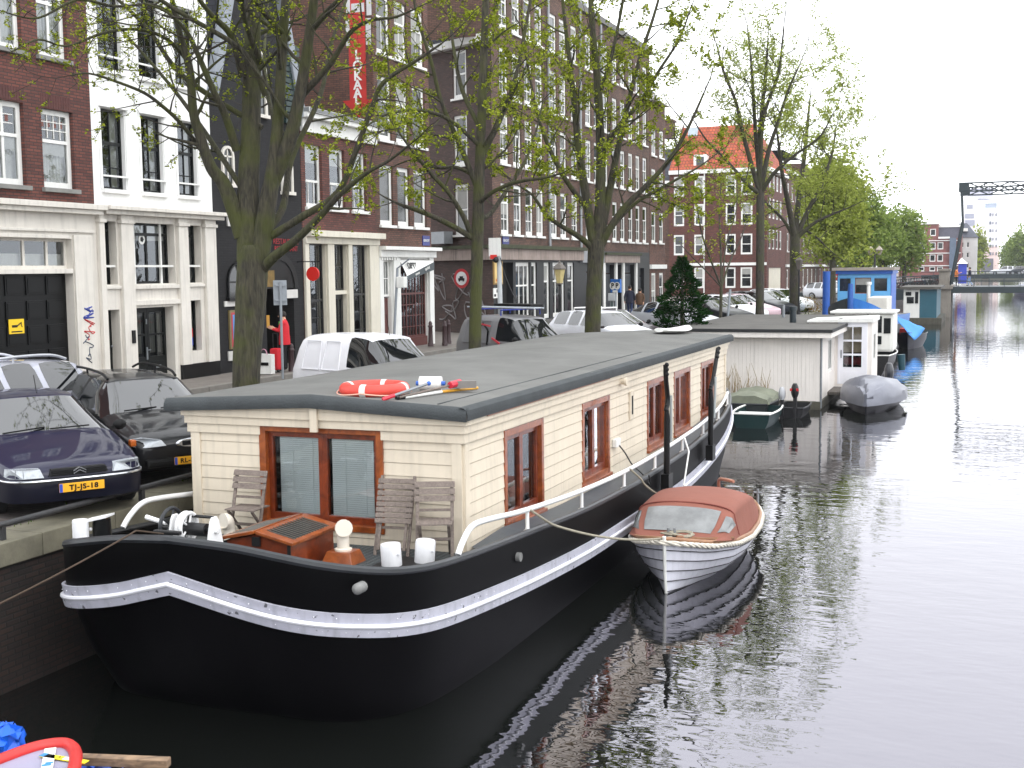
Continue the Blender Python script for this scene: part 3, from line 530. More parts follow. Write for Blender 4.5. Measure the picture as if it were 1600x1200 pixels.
def house_shop():
    t = thing('brick_shop', 'low two storey brick shop with white cornice and cream shopfront under the red arrow', 'shop', (HX, 33, G0))
    y0, y1 = 30.78, 35.38; w2 = [(31.02, 31.98, 6.48, 8.29), (32.42, 33.36, 6.48, 8.29), (33.8, 34.76, 6.48, 8.29)]
    sf = [(31.0, 32.05, 2.2, 5.42), (32.5, 33.32, 1.9, 5.42), (33.62, 34.72, 2.2, 5.42)]
    mb = MB(); FR.wall(mb, y0, y1, 5.8, 9.3, w2, .2, 0, 1); FR.wall(mb, y0, y1, 1.6, 5.8, sf, .25, 2, 1, 1.4); body(mb, y0, y1, 9.2)
    mb.build('wall', [BRED, DARK, CREAM], t)
    c = MB(); FR.box(c, y0, y1, 8.62, 9.0, .002, .1, 0); FR.box(c, y0-.05, y1+.1, 9.0, 9.14, .002, .3, 0); FR.box(c, y0-.05, y1+.1, 9.142, 9.28, .002, .36, 1); c.build('cornice', [WHITE, LEAD], t, bevel=.01)
    for o in w2: FR.win(t, o, trans=(.42,), mull=(), bars=((0, 1, 0, .42, 3, 1),), sill=WHITE, curtain='blind', fw=.10, bar=.03)
    s = MB(); FR.box(s, y0, y1+.08, 5.62, 5.8, .002, .3); FR.box(s, y0, y1, 5.42, 5.62, .002, .12)
    for a, b in ((y0, 31.0), (32.08, 32.47), (33.35, 33.6), (34.75, y1)): FR.box(s, a, b, 1.9, 5.42, .002, .08)
    s.build('shopfront', CREAM, t, bevel=.012)
    BS = mat('shop_black', (26, 27, 28), .4)
    FR.win(t, sf[0], fm=BS, trans=(.48,), bars=((0, 1, 0, 1, 3, 1), (0, 1, 0, .48, 1, 3)), fw=.05, inset=.14, name='shop_window')
    FR.win(t, (32.5, 33.32, 4.02, 5.42), fm=BS, bars=((0, 1, 0, 1, 2, 2),), fw=.05, inset=.14, name='transom_window')
    FR.win(t, sf[2], fm=BS, trans=(.52,), bars=((0, 1, 0, 1, 3, 1), (0, 1, 0, .52, 1, 3)), fw=.05, inset=.14, name='shop_window')
    d = MB(); FR.box(d, 32.5, 33.32, 3.9, 4.02, -.25, .0, 1)
    d2 = MB(); FR.box(d2, 32.52, 32.64, 1.95, 3.9, -.2, -.14); FR.box(d2, 33.18, 33.3, 1.95, 3.9, -.2, -.14); FR.box(d2, 32.64, 33.18, 1.95, 2.25, -.2, -.14); FR.box(d2, 32.64, 33.18, 3.75, 3.9, -.2, -.14)
    for i in range(1, 3): FR.box(d2, 32.64+.18*i-.012, 32.64+.18*i+.012, 2.25, 3.75, -.19, -.15)
    d.build('door_lintel', [CREAM, CREAM], t); dd = d2.build('door', BS, t); FR.quad(MB(), 32.6, 33.2, 2.2, 3.8, -.17).build('pane', GLASS, dd)
    p = at(489, 428, 'x', HX+.5); sg = MB(); sg.lathe([(.001, -.03), (.2, -.03), (.2, .03), (.001, .03)], (HX+.5, p.y, p.z), 24, 0, 'y'); sg.beam((HX, p.y, p.z+.35), (HX+.75, p.y, p.z+.35), .03, .03, 1); sg.beam((HX+.5, p.y, p.z+.19), (HX+.5, p.y, p.z+.35), .02, .02, 1)
    tag(sg.build('hanging_sign', [mat('sign_red', (206, 34, 24), .5, .05), BLACKM]), 'round red sign hanging from a bracket on the cream shopfront', 'shop sign')
    it = MB()
    for k in range(9): a = rnd.uniform(31.1, 31.9); it.ball(FR.p(a, 2.5+.12*(k % 4), -.6), rnd.uniform(.06, .13), 8)
    it.build('window_display', mat('display_pale', (150, 150, 140), .8, .4, 8), t, smooth=True)
house_shop()
def house_corner():
    t = thing('corner_building', 'tall brown brick corner building with triple white windows and faded red arrow advert', 'building', (HX, 37, G0))
    y0, y1 = 35.38, 39.55; cs = [(35.65, 36.62), (36.94, 37.86), (38.2, 39.2)]; ops = []
    for a, b in ((6.1, 8.05), (8.86, 10.9), (11.6, 13.5), (14.3, 16.0)): ops += [(c[0], c[1], a, b) for c in cs]
    mb = MB(); FR.wall(mb, y0, y1, 5.4, 17, ops, .18, 0, 1); sf = [(35.7, 36.35, 1.9, 5.0), (36.95, 39.15, 1.9, 5.0)]
    FR.wall(mb, y0, y1, 1.6, 5.4, sf, .25, 2, 1, 1.2); body(mb, y0, y1, 17)
    mb.build('wall', [BRN, DARK, WHITE], t)
    for i, o in enumerate(ops): FR.win(t, o, trans=(.62,) if i > 2 else (), mull=(), bars=((0, 1, 0, .6, 2, 1),) if i > 5 else (), sill=WHITE, fw=.13, inset=.1, glass=FARGLASS, curtain=None)
    c = MB(); FR.box(c, y0, y1+.2, 5.28, 5.4, .002, .34); FR.box(c, y0, y1+.1, 5.05, 5.28, .002, .16)
    for k in range(7): FR.box(c, y0+.1+k*.18, y0+.2+k*.18, 4.95, 5.05, .002, .12)
    for a, b in ((y0, 35.65), (36.4, 36.9), (39.2, y1)): FR.box(c, a, b, 1.9, 5.05, .002, .09)
    c.build('shopfront', WHITE, t, bevel=.012)
    RB = mat('red_brown_paint', (84, 34, 28), .4)
    FR.win(t, (35.7, 36.35, 3.75, 4.95), trans=(), bars=((0, 1, 0, 1, 3, 2),), fw=.06, inset=.12, name='transom_window', curtain='full')
    d = MB(); FR.box(d, 35.72, 36.33, 1.95, 3.7, -.2, -.13); FR.box(d, 35.85, 36.2, 2.6, 3.5, -.13, -.115); FR.box(d, 35.85, 36.2, 2.05, 2.45, -.13, -.115); d.build('door', RB, t, bevel=.01)
    FR.win(t, (36.95, 39.15, 2.3, 5.0), fm=RB, trans=(.56,), mull=(.33, .66), bars=((0, 1, 0, .56, 9, 4), (0, 1, .58, 1, 9, 1)), fw=.06, inset=.12, bar=.03, name='shop_window')
    FR.box(b := MB(), 36.95, 39.15, 1.9, 2.3, -.2, -.02); b.build('stall_riser', RB, t)
    # awning sign board over the shop window
    a = MB(); a.add([FR.p(36.95, 4.98, .02), FR.p(39.1, 4.98, .02), FR.p(39.1, 4.90, .3), FR.p(36.95, 4.42, .3)], [(0, 1, 2, 3)]); aw = a.build('awning', WHITE, t)
    b = MB(); b.add([FR.p(36.95, 4.42, .31), FR.p(39.1, 4.90, .31), FR.p(39.1, 4.62, .31), FR.p(36.95, 4.28, .31)], [(0, 1, 2, 3)]); b.build('awning_flap', mat('awning_grey', (70, 78, 82)), aw)
    text('awning_lettering', 'OPTIEK', .3, FR.p(37.65, 4.76, .22), (0, 1, 0), (-.35, 0, .9), BLACKP, aw, bold=.008)
    text('awning_lettering', 'www', .16, FR.p(37.7, 4.5, .33), (0, 1, .2), (0, -.2, 1), WHITE, aw)
    text('awning_lettering', 'optiek', .16, FR.p(38.5, 4.68, .33), (0, 1, .2), (0, -.2, 1), WHITE, aw)
    n = MB(); p = at(665, 376, 'x', HX); FR.box(n, p.y-.28, p.y+.28, p.z-.17, p.z+.17, .002, .03); nn = n.build('street_name_plate', mat('enamel_blue', (34, 46, 120), .4), t)
    text('street_name', 'GRACHT', .12, FR.p(p.y, p.z, .035), FR.u, (0, 0, 1), WHITE, nn)
    # advert painted on the blank side wall
    SW = Face((0, 35.38), (1, 0), (0, -1))
    def sp(px, py): q = at(px, py, 'y', 35.37); return q.x, q.z
    x0, _ = sp(546, 120); x1, _ = sp(572, 120); _, zb = sp(560, 156); _, zt = sp(560, -60); xa, _ = sp(535, 156); xb, _ = sp(583, 156); xm, ztip = sp(561, 183)
    a = MB(); a.prism([(x0, zb), (xa, zb), (xm, ztip), (xb, zb), (x1, zb), (x1, zt), (x0, zt)], SW.p(0, 0, .004), (1, 0, 0), (0, 0, 1), (0, -.01, 0)); ad = a.build('painted_arrow', mat('arrow_red', (176, 40, 34), .7, .25, 2.5), t)
    for i, ch in enumerate('LOKAAL'):
        q = sp(559, (86, 103, 119, 133, 146, 157)[i]); text('arrow_letter', ch, .42, (q[0], 35.355, q[1]), (1, 0, 0), (0, 0, 1), WHITE, ad, bold=.012)
    wp = MB()
    for px0, px1, py0, py1 in ((541, 546, -40, 22), (573, 579, -40, 24), (541, 546, 30, 72), (572, 579, 28, 70), (549, 569, 4, 20)):
        q0 = sp(px0, py1); q1 = sp(px1, py0); SW.box(wp, q0[0], q1[0], q0[1], q1[1], .003, .016)
    wp.build('painted_panel', mat('faded_white', (190, 190, 190), .7, .2), t)
house_corner()
def house_long():
    t = thing('apartment_block', 'long brown brick apartment block with tall white windows above dark shopfronts and pale concrete band', 'building', (HX, 55, G0))
    y0, y1, yt = 45.4, 69.8, 55.2
    cs = [46.3, 47.75, 49.15, 50.5, 52.4, 53.75, 55.4, 57.6, 59.0, 60.5, 62.2, 63.7, 65.3, 66.8, 68.3]; ops = []
    fl = [(6.05, 8.1), (8.9, 10.9), (11.6, 13.5), (14.3, 16.0)]
    for a, b in fl: ops += [(c, c+.92, a, b) for c in cs]
    up = [(c, c+.92, 16.9, 18.2) for c in cs if c < 54.5]
    mb = MB(); FR.wall(mb, y0, yt, 5.5, 19, [o for o in ops if o[1] < yt]+up, .16); FR.wall(mb, yt, y1, 5.5, 16.9, [o for o in ops if o[0] > yt], .16)
    sf = [(47.9, 49.6, 2.0, 4.9), (49.8, 50.5, 2.0, 4.9), (51.4, 52.2, 2.4, 4.9), (52.6, 54.3, 2.4, 4.9), (54.7, 55.7, 2.4, 4.9), (57.6, 58.9, 1.9, 4.9), (60.8, 62.4, 1.9, 4.8), (63.0, 63.8, 1.9, 4.8), (64.4, 66.4, 1.9, 4.8), (67.6, 68.6, 1.9, 4.6)]
    pas = (45.7, 47.6, 1.9, 4.9)   # the dark open passage at the corner
    FR.wall(mb, y0, y1, 1.6, 5.5, sf+[pas], .3, 1); FR.quad(mb, *pas, -.29, 2)
    # side wall along the side street, running back at an angle
    d = V((-.875, .484, 0)); n = V((-.484, -.875, 0)); SD = Face((HX, y0), (d.x, d.y), (n.x, n.y))
    so = [(1.6, 2.5, a, b) for a, b in fl[:3]]+[(4.5, 5.4, a, b) for a, b in fl[:3]]+[(7.5, 8.4, a, b) for a, b in fl[:3]]
    SD.wall(mb, 0, 14, 1.6, 13.8, so, .14, 3)
    for z1, a, b in ((19, y0, yt), (16.9, yt, y1)):
        mb.quad((HX, b, 5), (HX, b, z1), (-30, b, z1), (-30, b, 5)); mb.quad((HX, a, z1), (HX, b, z1), (-30, b, z1), (-30, a, z1))
    mb.quad((HX, y0, 13.8), (-22, y0+.01, 13.8), (-22, y0+.01, 19), (HX, y0, 19))
    SB = brick('side_wall_brick', (88, 66, 60), (70, 54, 50), (60, 52, 48), ud=(-.875, .484))
    mb.build('wall', [BDK, mat('shopfront_dark', (24, 25, 28), .5, .2, 2), DARK, SB], t)
    rf = MB(); rf.quad(SD.p(0, 13.9, .1), SD.p(14, 13.9, .1), SD.p(14, 17.5, -1.6), SD.p(0, 17.5, -1.6)); rf.build('roof', SLATE, t)
    cg = MB(); SD.box(cg, -.1, 14, 13.6, 13.9, .002, .3); cg.build('gutter', WHITE, t)
    for o in so: SD.win(t, o, trans=(.5,), sill=WHITE, glass=FARGLASS, fw=.12, inset=.08)
    for o in ops+up: FR.win(t, o, trans=(.62,), bars=((0, 1, 0, .6, 2, 2),), sill=WHITE, glass=FARGLASS, fw=.14, inset=.08, bar=.04)
    b = MB(); FR.box(b, y0-.05, 56.6, 5.0, 5.46, .002, .22); FR.box(b, 60.3, 67, 4.9, 5.3, .002, .2); SD.box(b, 0, 14, 5.0, 5.46, .002, .2); b.build('concrete_band', mat('stained_concrete', (150, 136, 128), .8, .25, 1.5, streak=.5), t, bevel=.01)
    b = MB(); FR.box(b, y0-.1, 56.7, 5.462, 5.62, .002, .36); SD.box(b, 0, 14, 5.462, 5.6, .002, .3); FR.box(b, 60.2, 67.1, 5.302, 5.42, .002, .3); b.build('ledge', mat('mossy_ledge', (62, 66, 46), .9, .4, 3), t)
    b = MB(); FR.box(b, 56.6, 60.2, 4.9, 5.5, .002, .16); b.build('fascia_board', mat('grey_fascia', (140, 142, 146), .6, .1), t)
    for o in sf[:5]: FR.win(t, o, trans=(.66,), mull=(.33, .66) if o[1]-o[0] > 1.4 else (), glass=FARGLASS, fw=.16, inset=.1, name='shop_window')
    for o in sf[5:]:
        dd = MB(); FR.box(dd, o[0], o[1], o[2], o[3]-.5, -.28, -.2); FR.box(dd, o[0], o[1], o[3]-.44, o[3], -.28, -.22)
        for k in range(int((o[1]-o[0])/.18)): FR.box(dd, o[0]+k*.18+.02, o[0]+k*.18+.16, o[2]+.1, o[3]-.6, -.2, -.19)
        dd.build('shop_shutter', mat('shutter_grey', (62, 66, 70), .5, .15), t)
    for u in (60.5, 62.7, 64.1, 66.7): FR.box(b := MB(), u-.16, u+.1, 1.9, 4.9, .002, .1); b.build('door_post', WHITE, t)
    b = MB(); FR.box(b, y0, y1, 1.6, 2.35, .002, .06); b.build('plinth', mat('plinth_grey', (96, 94, 92), .8, .2), t)
    for y in (52.0, 56.55, 59.95): MB().tube([FR.p(y, 5.6, .1), FR.p(y, 19 if y < yt else 16.8, .1)], .06, 8).build('drainpipe', mat('zinc_pipe', (150, 154, 158), .5), t, smooth=True)
    MB().tube([FR.p(60.25, 1.9, .1), FR.p(60.25, 4.9, .1)], .05, 8).build('drainpipe', WHITE, t, smooth=True)
    rt = MB(); rt.box(HX-3, HX+.15, 55.2, 69.9, 16.9, 17.2, 0)
    rt.build('parapet', mat('roof_edge', (100, 98, 96), .7), t)
    rt = MB(); rt.box(HX-4.5, HX-1.6, 61, 63, 17.2, 18.6); rt.box(HX-4, HX-1.5, 66, 69, 17.2, 18.0); rt.build('roof_shed', mat('zinc_sheet', (128, 132, 138), .5, .2), t)
    p = at(775, 425, 'x', HX); s = MB(); FR.box(s, p.y-.4, p.y+.55, p.z-.5, p.z+.45, .02, .08, 0); FR.box(s, p.y-.33, p.y+.48, p.z-.43, p.z+.38, .08, .084, 1); s.ball(FR.p(p.y+.12, p.z+.12, .09), .1, 8, 2, (.1, 1, 1)); s.beam(FR.p(p.y+.05, p.z+.05, .09), FR.p(p.y+.2, p.z-.2, .09), .01, .2, 2); s.beam(FR.p(p.y+.1, p.z-.2, .09), FR.p(p.y-.1, p.z-.3, .09), .01, .1, 2); FR.box(s, p.y-.25, p.y+.4, p.z-.38, p.z-.28, .085, .09, 3)
    s.build('picture_sign', [mat('sign_frame', (150, 120, 70)), mat('sign_straw', (216, 186, 120), .6, .12), mat('figure_dark', (40, 52, 50)), mat('sign_orange', (206, 120, 40))], t)
    p = at(774, 458, 'x', HX); s = MB(); FR.box(s, p.y-.3, p.y+.35, p.z-.2, p.z+.2, .02, .05, 0); FR.box(s, p.y, p.y+.25, p.z+.02, p.z+.15, .05, .054, 1); FR.box(s, p.y-.25, p.y-.05, p.z-.14, p.z-.04, .05, .054, 1); s.build('notice_board', [WHITE, BLACKP], t)
    p = at(791, 376, 'x', HX); n = MB(); FR.box(n, p.y-.45, p.y+.25, p.z-.18, p.z+.18, .002, .03); nn = n.build('street_name_plate', MC['enamel_blue'], t); text('street_name', 'GRACHT', .15, FR.p(p.y-.1, p.z, .035), FR.u, (0, 0, 1), WHITE, nn)
    gp = MB(); r = random.Random(5)
    for k in range(6):
        q = [SD.p(1.2+k*.9+r.uniform(-.3, .3), 3.0+(k % 2)*1.2+r.uniform(-.3, .3), .012)]
        for j in range(9): q.append(SD.p(1.2+k*.9+r.uniform(-.7, .7), 3.1+(k % 2)*.8+r.uniform(-.6, .6), .012))
        gp.tube(smooth_path(q, 4), .035, 4)
    gp.build('graffiti_tag', mat('pale_spray', (128, 124, 124), .8), t)
    ac = MB(); SD.box(ac, 2.6, 3.6, 5.7, 6.2, .05, .5); ac.build('air_conditioner', GREYM, t)
house_long()
def row_house(y0, y1, z1, bm, label, floors, ncol, ground='window', roof=None, cornice=WHITE, zg=5.0, fw=.13, base=None):
    t = thing('canal_house', label, 'house', (HX, (y0+y1)/2, G0)); W = y1-y0; ops = []; st = W/ncol
    for a, b in floors: ops += [(y0+st*(i+.5)-.48, y0+st*(i+.5)+.48, a, b) for i in range(ncol)]
    g = [(y0+st*(i+.5)-.5, y0+st*(i+.5)+.5, 2.4 if (i or ground != 'door') else 1.95, 4.3) for i in range(ncol)]
    mb = MB(); FR.wall(mb, y0, y1, 1.6, z1, ops+g, .14); body(mb, y0, y1, z1); mb.build('wall', bm, t)
    for o in ops+g: FR.win(t, o, trans=(.55,), bars=((0, 1, 0, .55, 2, 1),), sill=WHITE, glass=FARGLASS, fw=fw, inset=.06, bar=.04)
    c = MB(); FR.box(c, y0, y1, z1-.3, z1+.05, .002, .35); FR.box(c, y0, y1, 4.55, 4.8, .002, .14); c.build('cornice', cornice, t)
    if roof:
        r = MB(); yc = (y0+y1)/2; r.loft([[(HX, y0, z1+.06), (HX-2, y0, z1+roof), (HX-8, y0, z1+roof)], [(HX, y1, z1+.06), (HX-2, y1, z1+roof), (HX-8, y1, z1+roof)]], False); r.build('roof', SLATE, t)
    return t
FL = [(6.1, 7.9), (8.7, 10.4), (11.2, 12.8)]
row_house(69.85, 73.5, 14.6, BRN, 'brown brick house next to the long apartment block, partly behind the conifer', FL, 2, 'door', 1.8)
def house_orange():
    t = thing('corner_house', 'brick corner house with steep orange tiled roof and chimney facing down the street', 'house', (-23, 111, G0))
    yF = 111.0; xl = at(1046, 300, 'y', yF).x; xr = HX; SF = Face((0, yF), (1, 0), (0, -1)); ze = at(1120, 266, 'y', yF).z
    ops = []
    for (pa, pb) in ((1053, 1069), (1085, 1100), (1134, 1150), (1158, 1176)):
        a = at(pa, 300, 'y', yF).x; b = at(pb, 300, 'y', yF).x
        for (t0, t1) in ((274, 306), (318, 352), (366, 398), (418, 450)):
            ops.append((a, b, at(1120, t1, 'y', yF).z, at(1120, t0, 'y', yF).z))
    mb = MB(); SF.wall(mb, xl, xr, 1.6, ze, ops, .15)
    side = []
    for k in range(4):
        for a, b in ((6.2, 8.0), (9.0, 10.8), (11.6, 13.0)): side.append((112+k*2.1, 113+k*2.1, a, b))
    gar = (112.2, 119.5, 1.9, 4.5); FR.wall(mb, yF, 122, 1.6, ze, side+[gar], .15); mb.quad((xl, yF, 1.6), (xl, 122, 1.6), (xl, 122, ze), (xl, yF, ze))
    zr = at(1120, 196, 'y', yF+5).z; ra = at(1050, 196, 'y', yF+5).x
    mb.add([(xl, yF, ze), (xl, yF+11, ze), (xl, yF+5.5, zr+.4)], [(0, 1, 2)])
    mb.build('wall', BRED, t)
    for o in ops: SF.win(t, o, trans=(.5,), glass=FARGLASS, fw=.14, inset=.05, curtain=None)
    for o in side: FR.win(t, o, trans=(.5,), glass=FARGLASS, fw=.12, inset=.05)
    r = MB(); hx = HX-2.2; r.add([(xl, yF-.25, ze+.1), (xr+.2, yF-.25, ze+.1), (hx, yF+5.5, zr), (xl, yF+5.5, zr), (xr+.2, yF+11, ze+.1), (xl, yF+11, ze+.1)], [(0, 1, 2, 3), (1, 4, 2), (4, 5, 3, 2)]); rf = r.build('roof', ROOFT, t)
    c = MB(); SF.box(c, xl, xr+.2, ze-.25, ze+.1, .002, .32); FR.box(c, yF-.3, 122, ze-.25, ze+.1, .002, .3); SF.box(c, at(1072, 300, 'y', yF).x, xr, 4.75, 5.0, .002, .15); c.build('cornice', WHITE, t)
    ch = MB(); q = at(1045, 192, 'y', yF+5); ch.box(q.x-.4, q.x+.4, yF+4.6, yF+6, zr-1, q.z+.3); ch.box(q.x-.5, q.x+.5, yF+4.5, yF+6.1, q.z+.1, q.z+.3); ch.build('chimney', BDK, rf)
    for px, py in ((1083, 206), (1156, 235)):
        d = at(px, py, 'y', yF+2.6); s = MB(); s.bx(d, (.45, 0, 0), (0, .28, .42), (0, .05, -.04)); s.build('skylight', mat('skylight_glass', (150, 160, 168), .15), rf)
    d = at(1095, 251, 'y', yF+.6); s = MB(); s.box(d.x-.6, d.x+.6, yF+.3, yF+2.4, ze+.15, ze+1.5, 0); s.box(d.x-.35, d.x+.35, yF+.28, yF+.3, ze+.45, ze+1.3, 1); s.build('dormer', [WHITE, FARGLASS], rf)
    g = MB(); FR.box(g, 112.2, 115.8, 1.95, 4.5, -.15, -.08); FR.box(g, 115.9, 119.5, 1.95, 4.5, -.15, -.08)
    for k in range(14): FR.box(g, 112.3+k*.51, 112.3+k*.51+.42, 2.1, 4.35, -.08, -.07)
    g.build('garage_door', CREAM, t)
    MB().tube([SF.p(at(1101, 300, 'y', yF).x, 1.9, .1), SF.p(at(1101, 300, 'y', yF).x, ze, .1)], .06, 8).build('drainpipe', WHITE, t)
house_orange()
def side_house():
    yF = 111.3; x1 = at(1046, 300, 'y', 111).x-.02; x0 = x1-9; t = thing('canal_house', 'brown brick house in the side street, left of the orange roofed corner house', 'house', (x0+4, yF, G0)); f = Face((0, yF), (1, 0), (0, -1)); ops = [(x1-1.6-2.2*k, x1-.5-2.2*k, a, b) for k in range(4) for a, b in ((2.4, 4.3), (6.1, 7.9), (8.7, 10.4))]
    m = MB(); f.wall(m, x0, x1, 1.6, 12.4, ops, .14); m.quad((x0, yF, 12.4), (x1, yF, 12.4), (x1, yF+10, 12.4), (x0, yF+10, 12.4)); m.build('wall', BDK, t)
    for o in ops: f.win(t, o, trans=(.5,), glass=FARGLASS, fw=.13, inset=.05)
    c = MB(); f.box(c, x0, x1, 12.2, 12.6, .002, .3); c.build('cornice', WHITE, t)
    r = MB(); r.add([(x0, yF, 12.62), (x1, yF, 12.62), (x1, yF+5, 16), (x0, yF+5, 16)], [(0, 1, 2, 3)]); r.build('roof', SLATE, t)
side_house()
lb = ['red brick house with white cornice beyond the orange roofed corner', 'brown brick house half hidden by the tall bare crowned trees', 'narrow dark house behind the dense green trees beyond the blue boat', 'far brown house at the end of the row behind the dense trees']
for i, (a, b, h, m_) in enumerate(((122.1, 133, 14, BRN), (133.1, 147, 15.5, BDK), (147.1, 165, 14.2, BRED), (165.1, 190, 15, BRN))): row_house(a, b, h, m_, lb[i], FL, 4, 'window', 1.5)
# ================================================================ THE HOUSEBOAT
WOODV = wood('varnished_wood', (108, 50, 20), (160, 84, 36), .3, (3, 3, 3))
WOODR = wood('red_varnished_wood', (88, 34, 15), (130, 56, 24), .28, (3, 3, 3))
TEAK = wood('weathered_teak', (92, 82, 76), (132, 120, 112), .8, (18, 3, 18), 0)
HULLB = mat('hull_black', (2, 2, 3), .5, .3, 2.0, spec=.08)
RIMG = mat('rim_worn_black', (34, 37, 41), .4, .4, 5)
STRIP = mat('band_pale_paint', (182, 182, 194), .5, .12, 5, streak=.25, chips=.655)
SIDING = mat('cream_boards', (215, 203, 183), .5, .09, 1.4, streak=.16)
FELT = mat('roof_felt', (106, 106, 103), .95, .26, .8, bump=.006, bs=60)
FELTD = mat('roof_felt_edge', (62, 66, 68), .95, .2, 3, bump=.010, bs=40)
DECKM = mat('deck_green_black', (58, 64, 66), .6, .25, 3, bump=.003, bs=60)
GANG = mat('gangway_grey', (74, 80, 86), .5, .25, 1.2, streak=.2)
HB = thing('houseboat', 'large black hulled houseboat with cream boarded cabin, grey felt roof and white rubbing band', 'houseboat', (-7.4, 20, 0))
HC = -7.4
PLAN = [(0, 9.68, 2.0, .31), (.35, 9.74, 1.97, .38), (.7, 9.81, 1.93, .44), (1.1, 9.86, 1.87, .46), (1.45, 9.97, 1.80, .45), (1.75, 10.2, 1.72, .43), (2.0, 10.55, 1.64, .42), (2.16, 11.0, 1.58, .42), (2.23, 11.6, 1.53, .43), (2.26, 12.6, 1.46, .45), (2.28, 14, 1.37, .47),
        (2.3, 16, 1.25, .46), (2.31, 18.2, 1.19, .44), (2.31, 20, 1.18, .45), (2.31, 22, 1.20, .46), (2.28, 24, 1.27, .44), (2.2, 26, 1.37, .38), (2.04, 27.6, 1.52, .30), (1.75, 28.8, 1.66, .26), (1.3, 29.6, 1.76, .25), (.7, 30.05, 1.83, .25), (0, 30.2, 1.86, .25)]
HP = []
for i in range(len(PLAN)-1):
    for j in range(3):
        t = j/3; q = []
        p0 = PLAN[max(i-1, 0)] if i else (-PLAN[1][0],)+PLAN[1][1:]; p1 = PLAN[i]; p2 = PLAN[i+1]; p3 = PLAN[min(i+2, len(PLAN)-1)]
        if i == 0: p0 = p1     # keep a slight point at the stem
        for a, b, c, d in zip(p0, p1, p2, p3): q.append(.5*(2*b+(c-a)*t+(2*a-5*b+4*c-d)*t*t+(3*b-a-3*c+d)*t**3))
        HP.append(q)
HP.append(list(PLAN[-1]))
def hull_ring(zf, inset=0.0, sx=1.0, push=0.0):
    """closed curve round the hull; zf(z_rim, band_drop) gives the height, inset moves it inwards"""
    out = []; n = len(HP)
    for sgn in (1, -1):
        seq = HP if sgn > 0 else HP[-2:0:-1]
        for k, (h, y, zr, bd) in enumerate(seq):
            i = k if sgn > 0 else n-2-k
            a = HP[max(i-1, 0)]; b = HP[min(i+1, n-1)]
            tx, ty = b[0]-a[0], b[1]-a[1]
            if i == 0: tx, ty = 1, 0
            if i == n-1: tx, ty = -1, 0
            L = math.hypot(tx, ty); nx, ny = ty/L, -tx/L       # outward
            hh = max(0, h*sx-nx*inset); yy = y-ny*inset
            w = max(0, 1-(y-9.7)/3.2)
            yy += push*w*(1-.3*h/2.3); hh *= 1-.09*push*w
            w2 = max(0, (y-26)/4); yy -= push*1.3*w2; hh *= 1-.12*push*w2
            out.append((HC+sgn*hh, yy, zf(zr, bd)))
    return out
dz = lambda zr: interp([(1.37, .05), (1.43, .15), (1.5, .2), (1.75, .3), (2.0, .42)], zr)      # bulwark height above the deck
rings = [hull_ring(lambda z, b: z-dz(z)-.02, .13), hull_ring(lambda z, b: z+.005, .11), hull_ring(lambda z, b: z+.005, 0), hull_ring(lambda z, b: z-b+.02, .01), hull_ring(lambda z, b: z-b-.22, .02, 1, .1), hull_ring(lambda z, b: lerp(z-b-.22, 0, .5), .05, .995, .35), hull_ring(lambda z, b: 0, .1, .985, .75), hull_ring(lambda z, b: -.8, .3, .95, 1.1)]
MB().loft(rings, True).build('hull', HULLB, HB, smooth=True, ang=35)
MB().tube(hull_ring(lambda z, b: z, .03), .045, 8, closed=True).build('gunwale', RIMG, HB, smooth=True)
bnd = MB()
for a, b in ((0, .105), (.145, .24)):
    bnd.loft([hull_ring(lambda z, q: z-q-a, .0, 1, .0), hull_ring(lambda z, q: z-q-a, -.035, 1, .0), hull_ring(lambda z, q: z-q-b, -.03, 1, .03), hull_ring(lambda z, q: z-q-b, .02, 1, .03)], True)
bo = bnd.build('rubbing_band', STRIP, HB, smooth=True, ang=30)
MB().tube(hull_ring(lambda z, b: z-b-.125, -.035, 1, .01), .026, 8, closed=True).build('moulding', mat('moulding_white', (222, 222, 228), .4, .06, 4), bo, smooth=True)
r0_ = random.Random(3); rv = MB(); r1 = hull_ring(lambda z, b: z-b-.05, -.036); r2 = hull_ring(lambda z, b: z-b-.19, -.034, 1, .02)
def along(ring, step):
    acc = 0; out = []
    for i in range(len(ring)):
        p = V(ring[i]); q = V(ring[(i+1) % len(ring)]); L = (q-p).length; s = step-acc
        while s < L: out.append(p.lerp(q, s/L)); s += step
        acc = (acc+L) % step
    return out
for p in along(r1, .22)+along(r2, .23):
    if p.y < 13 and r0_.random() < .8: rv.ball(p, r0_.uniform(.005, .008), 6)
rv.build('rivets', MC['moulding_white'], bo)
# scuffs where the black shows through the pale band
# deck: one sheet spanning the hull, dished with the sheer
dk = MB(); rg = hull_ring(lambda z, b: z-dz(z), .115); n = len(HP)
rows = [[rg[i], rg[(len(rg)-i) % len(rg)]] for i in range(1, n-1)]
for i in range(len(rows)-1):
    a, b = rows[i], rows[i+1]; dk.quad(a[0], b[0], b[1], a[1])
dk.build('deck', DECKM, HB)
tp = MB(); r = random.Random(1)     # anti slip studs on the foredeck
for i in range(46):
    for j in range(60):
        x = HC-1.6+i*.072; y = 10.25+j*.05
        hmax = interp([(9.9, 1.1), (10.2, 1.6), (10.6, 1.9), (11.5, 2.1)], y)
        if y > 12.85 or abs(x-HC) > hmax: continue
        zr = interp([(p[1], p[2]) for p in HP], y); z = zr-dz(zr)
        tp.box(x-.012, x+.012, y-.008, y+.008, z, z+.005)
tp.build('anti_slip_tread', mat('tread_grey', (96, 102, 104), .6), HB)
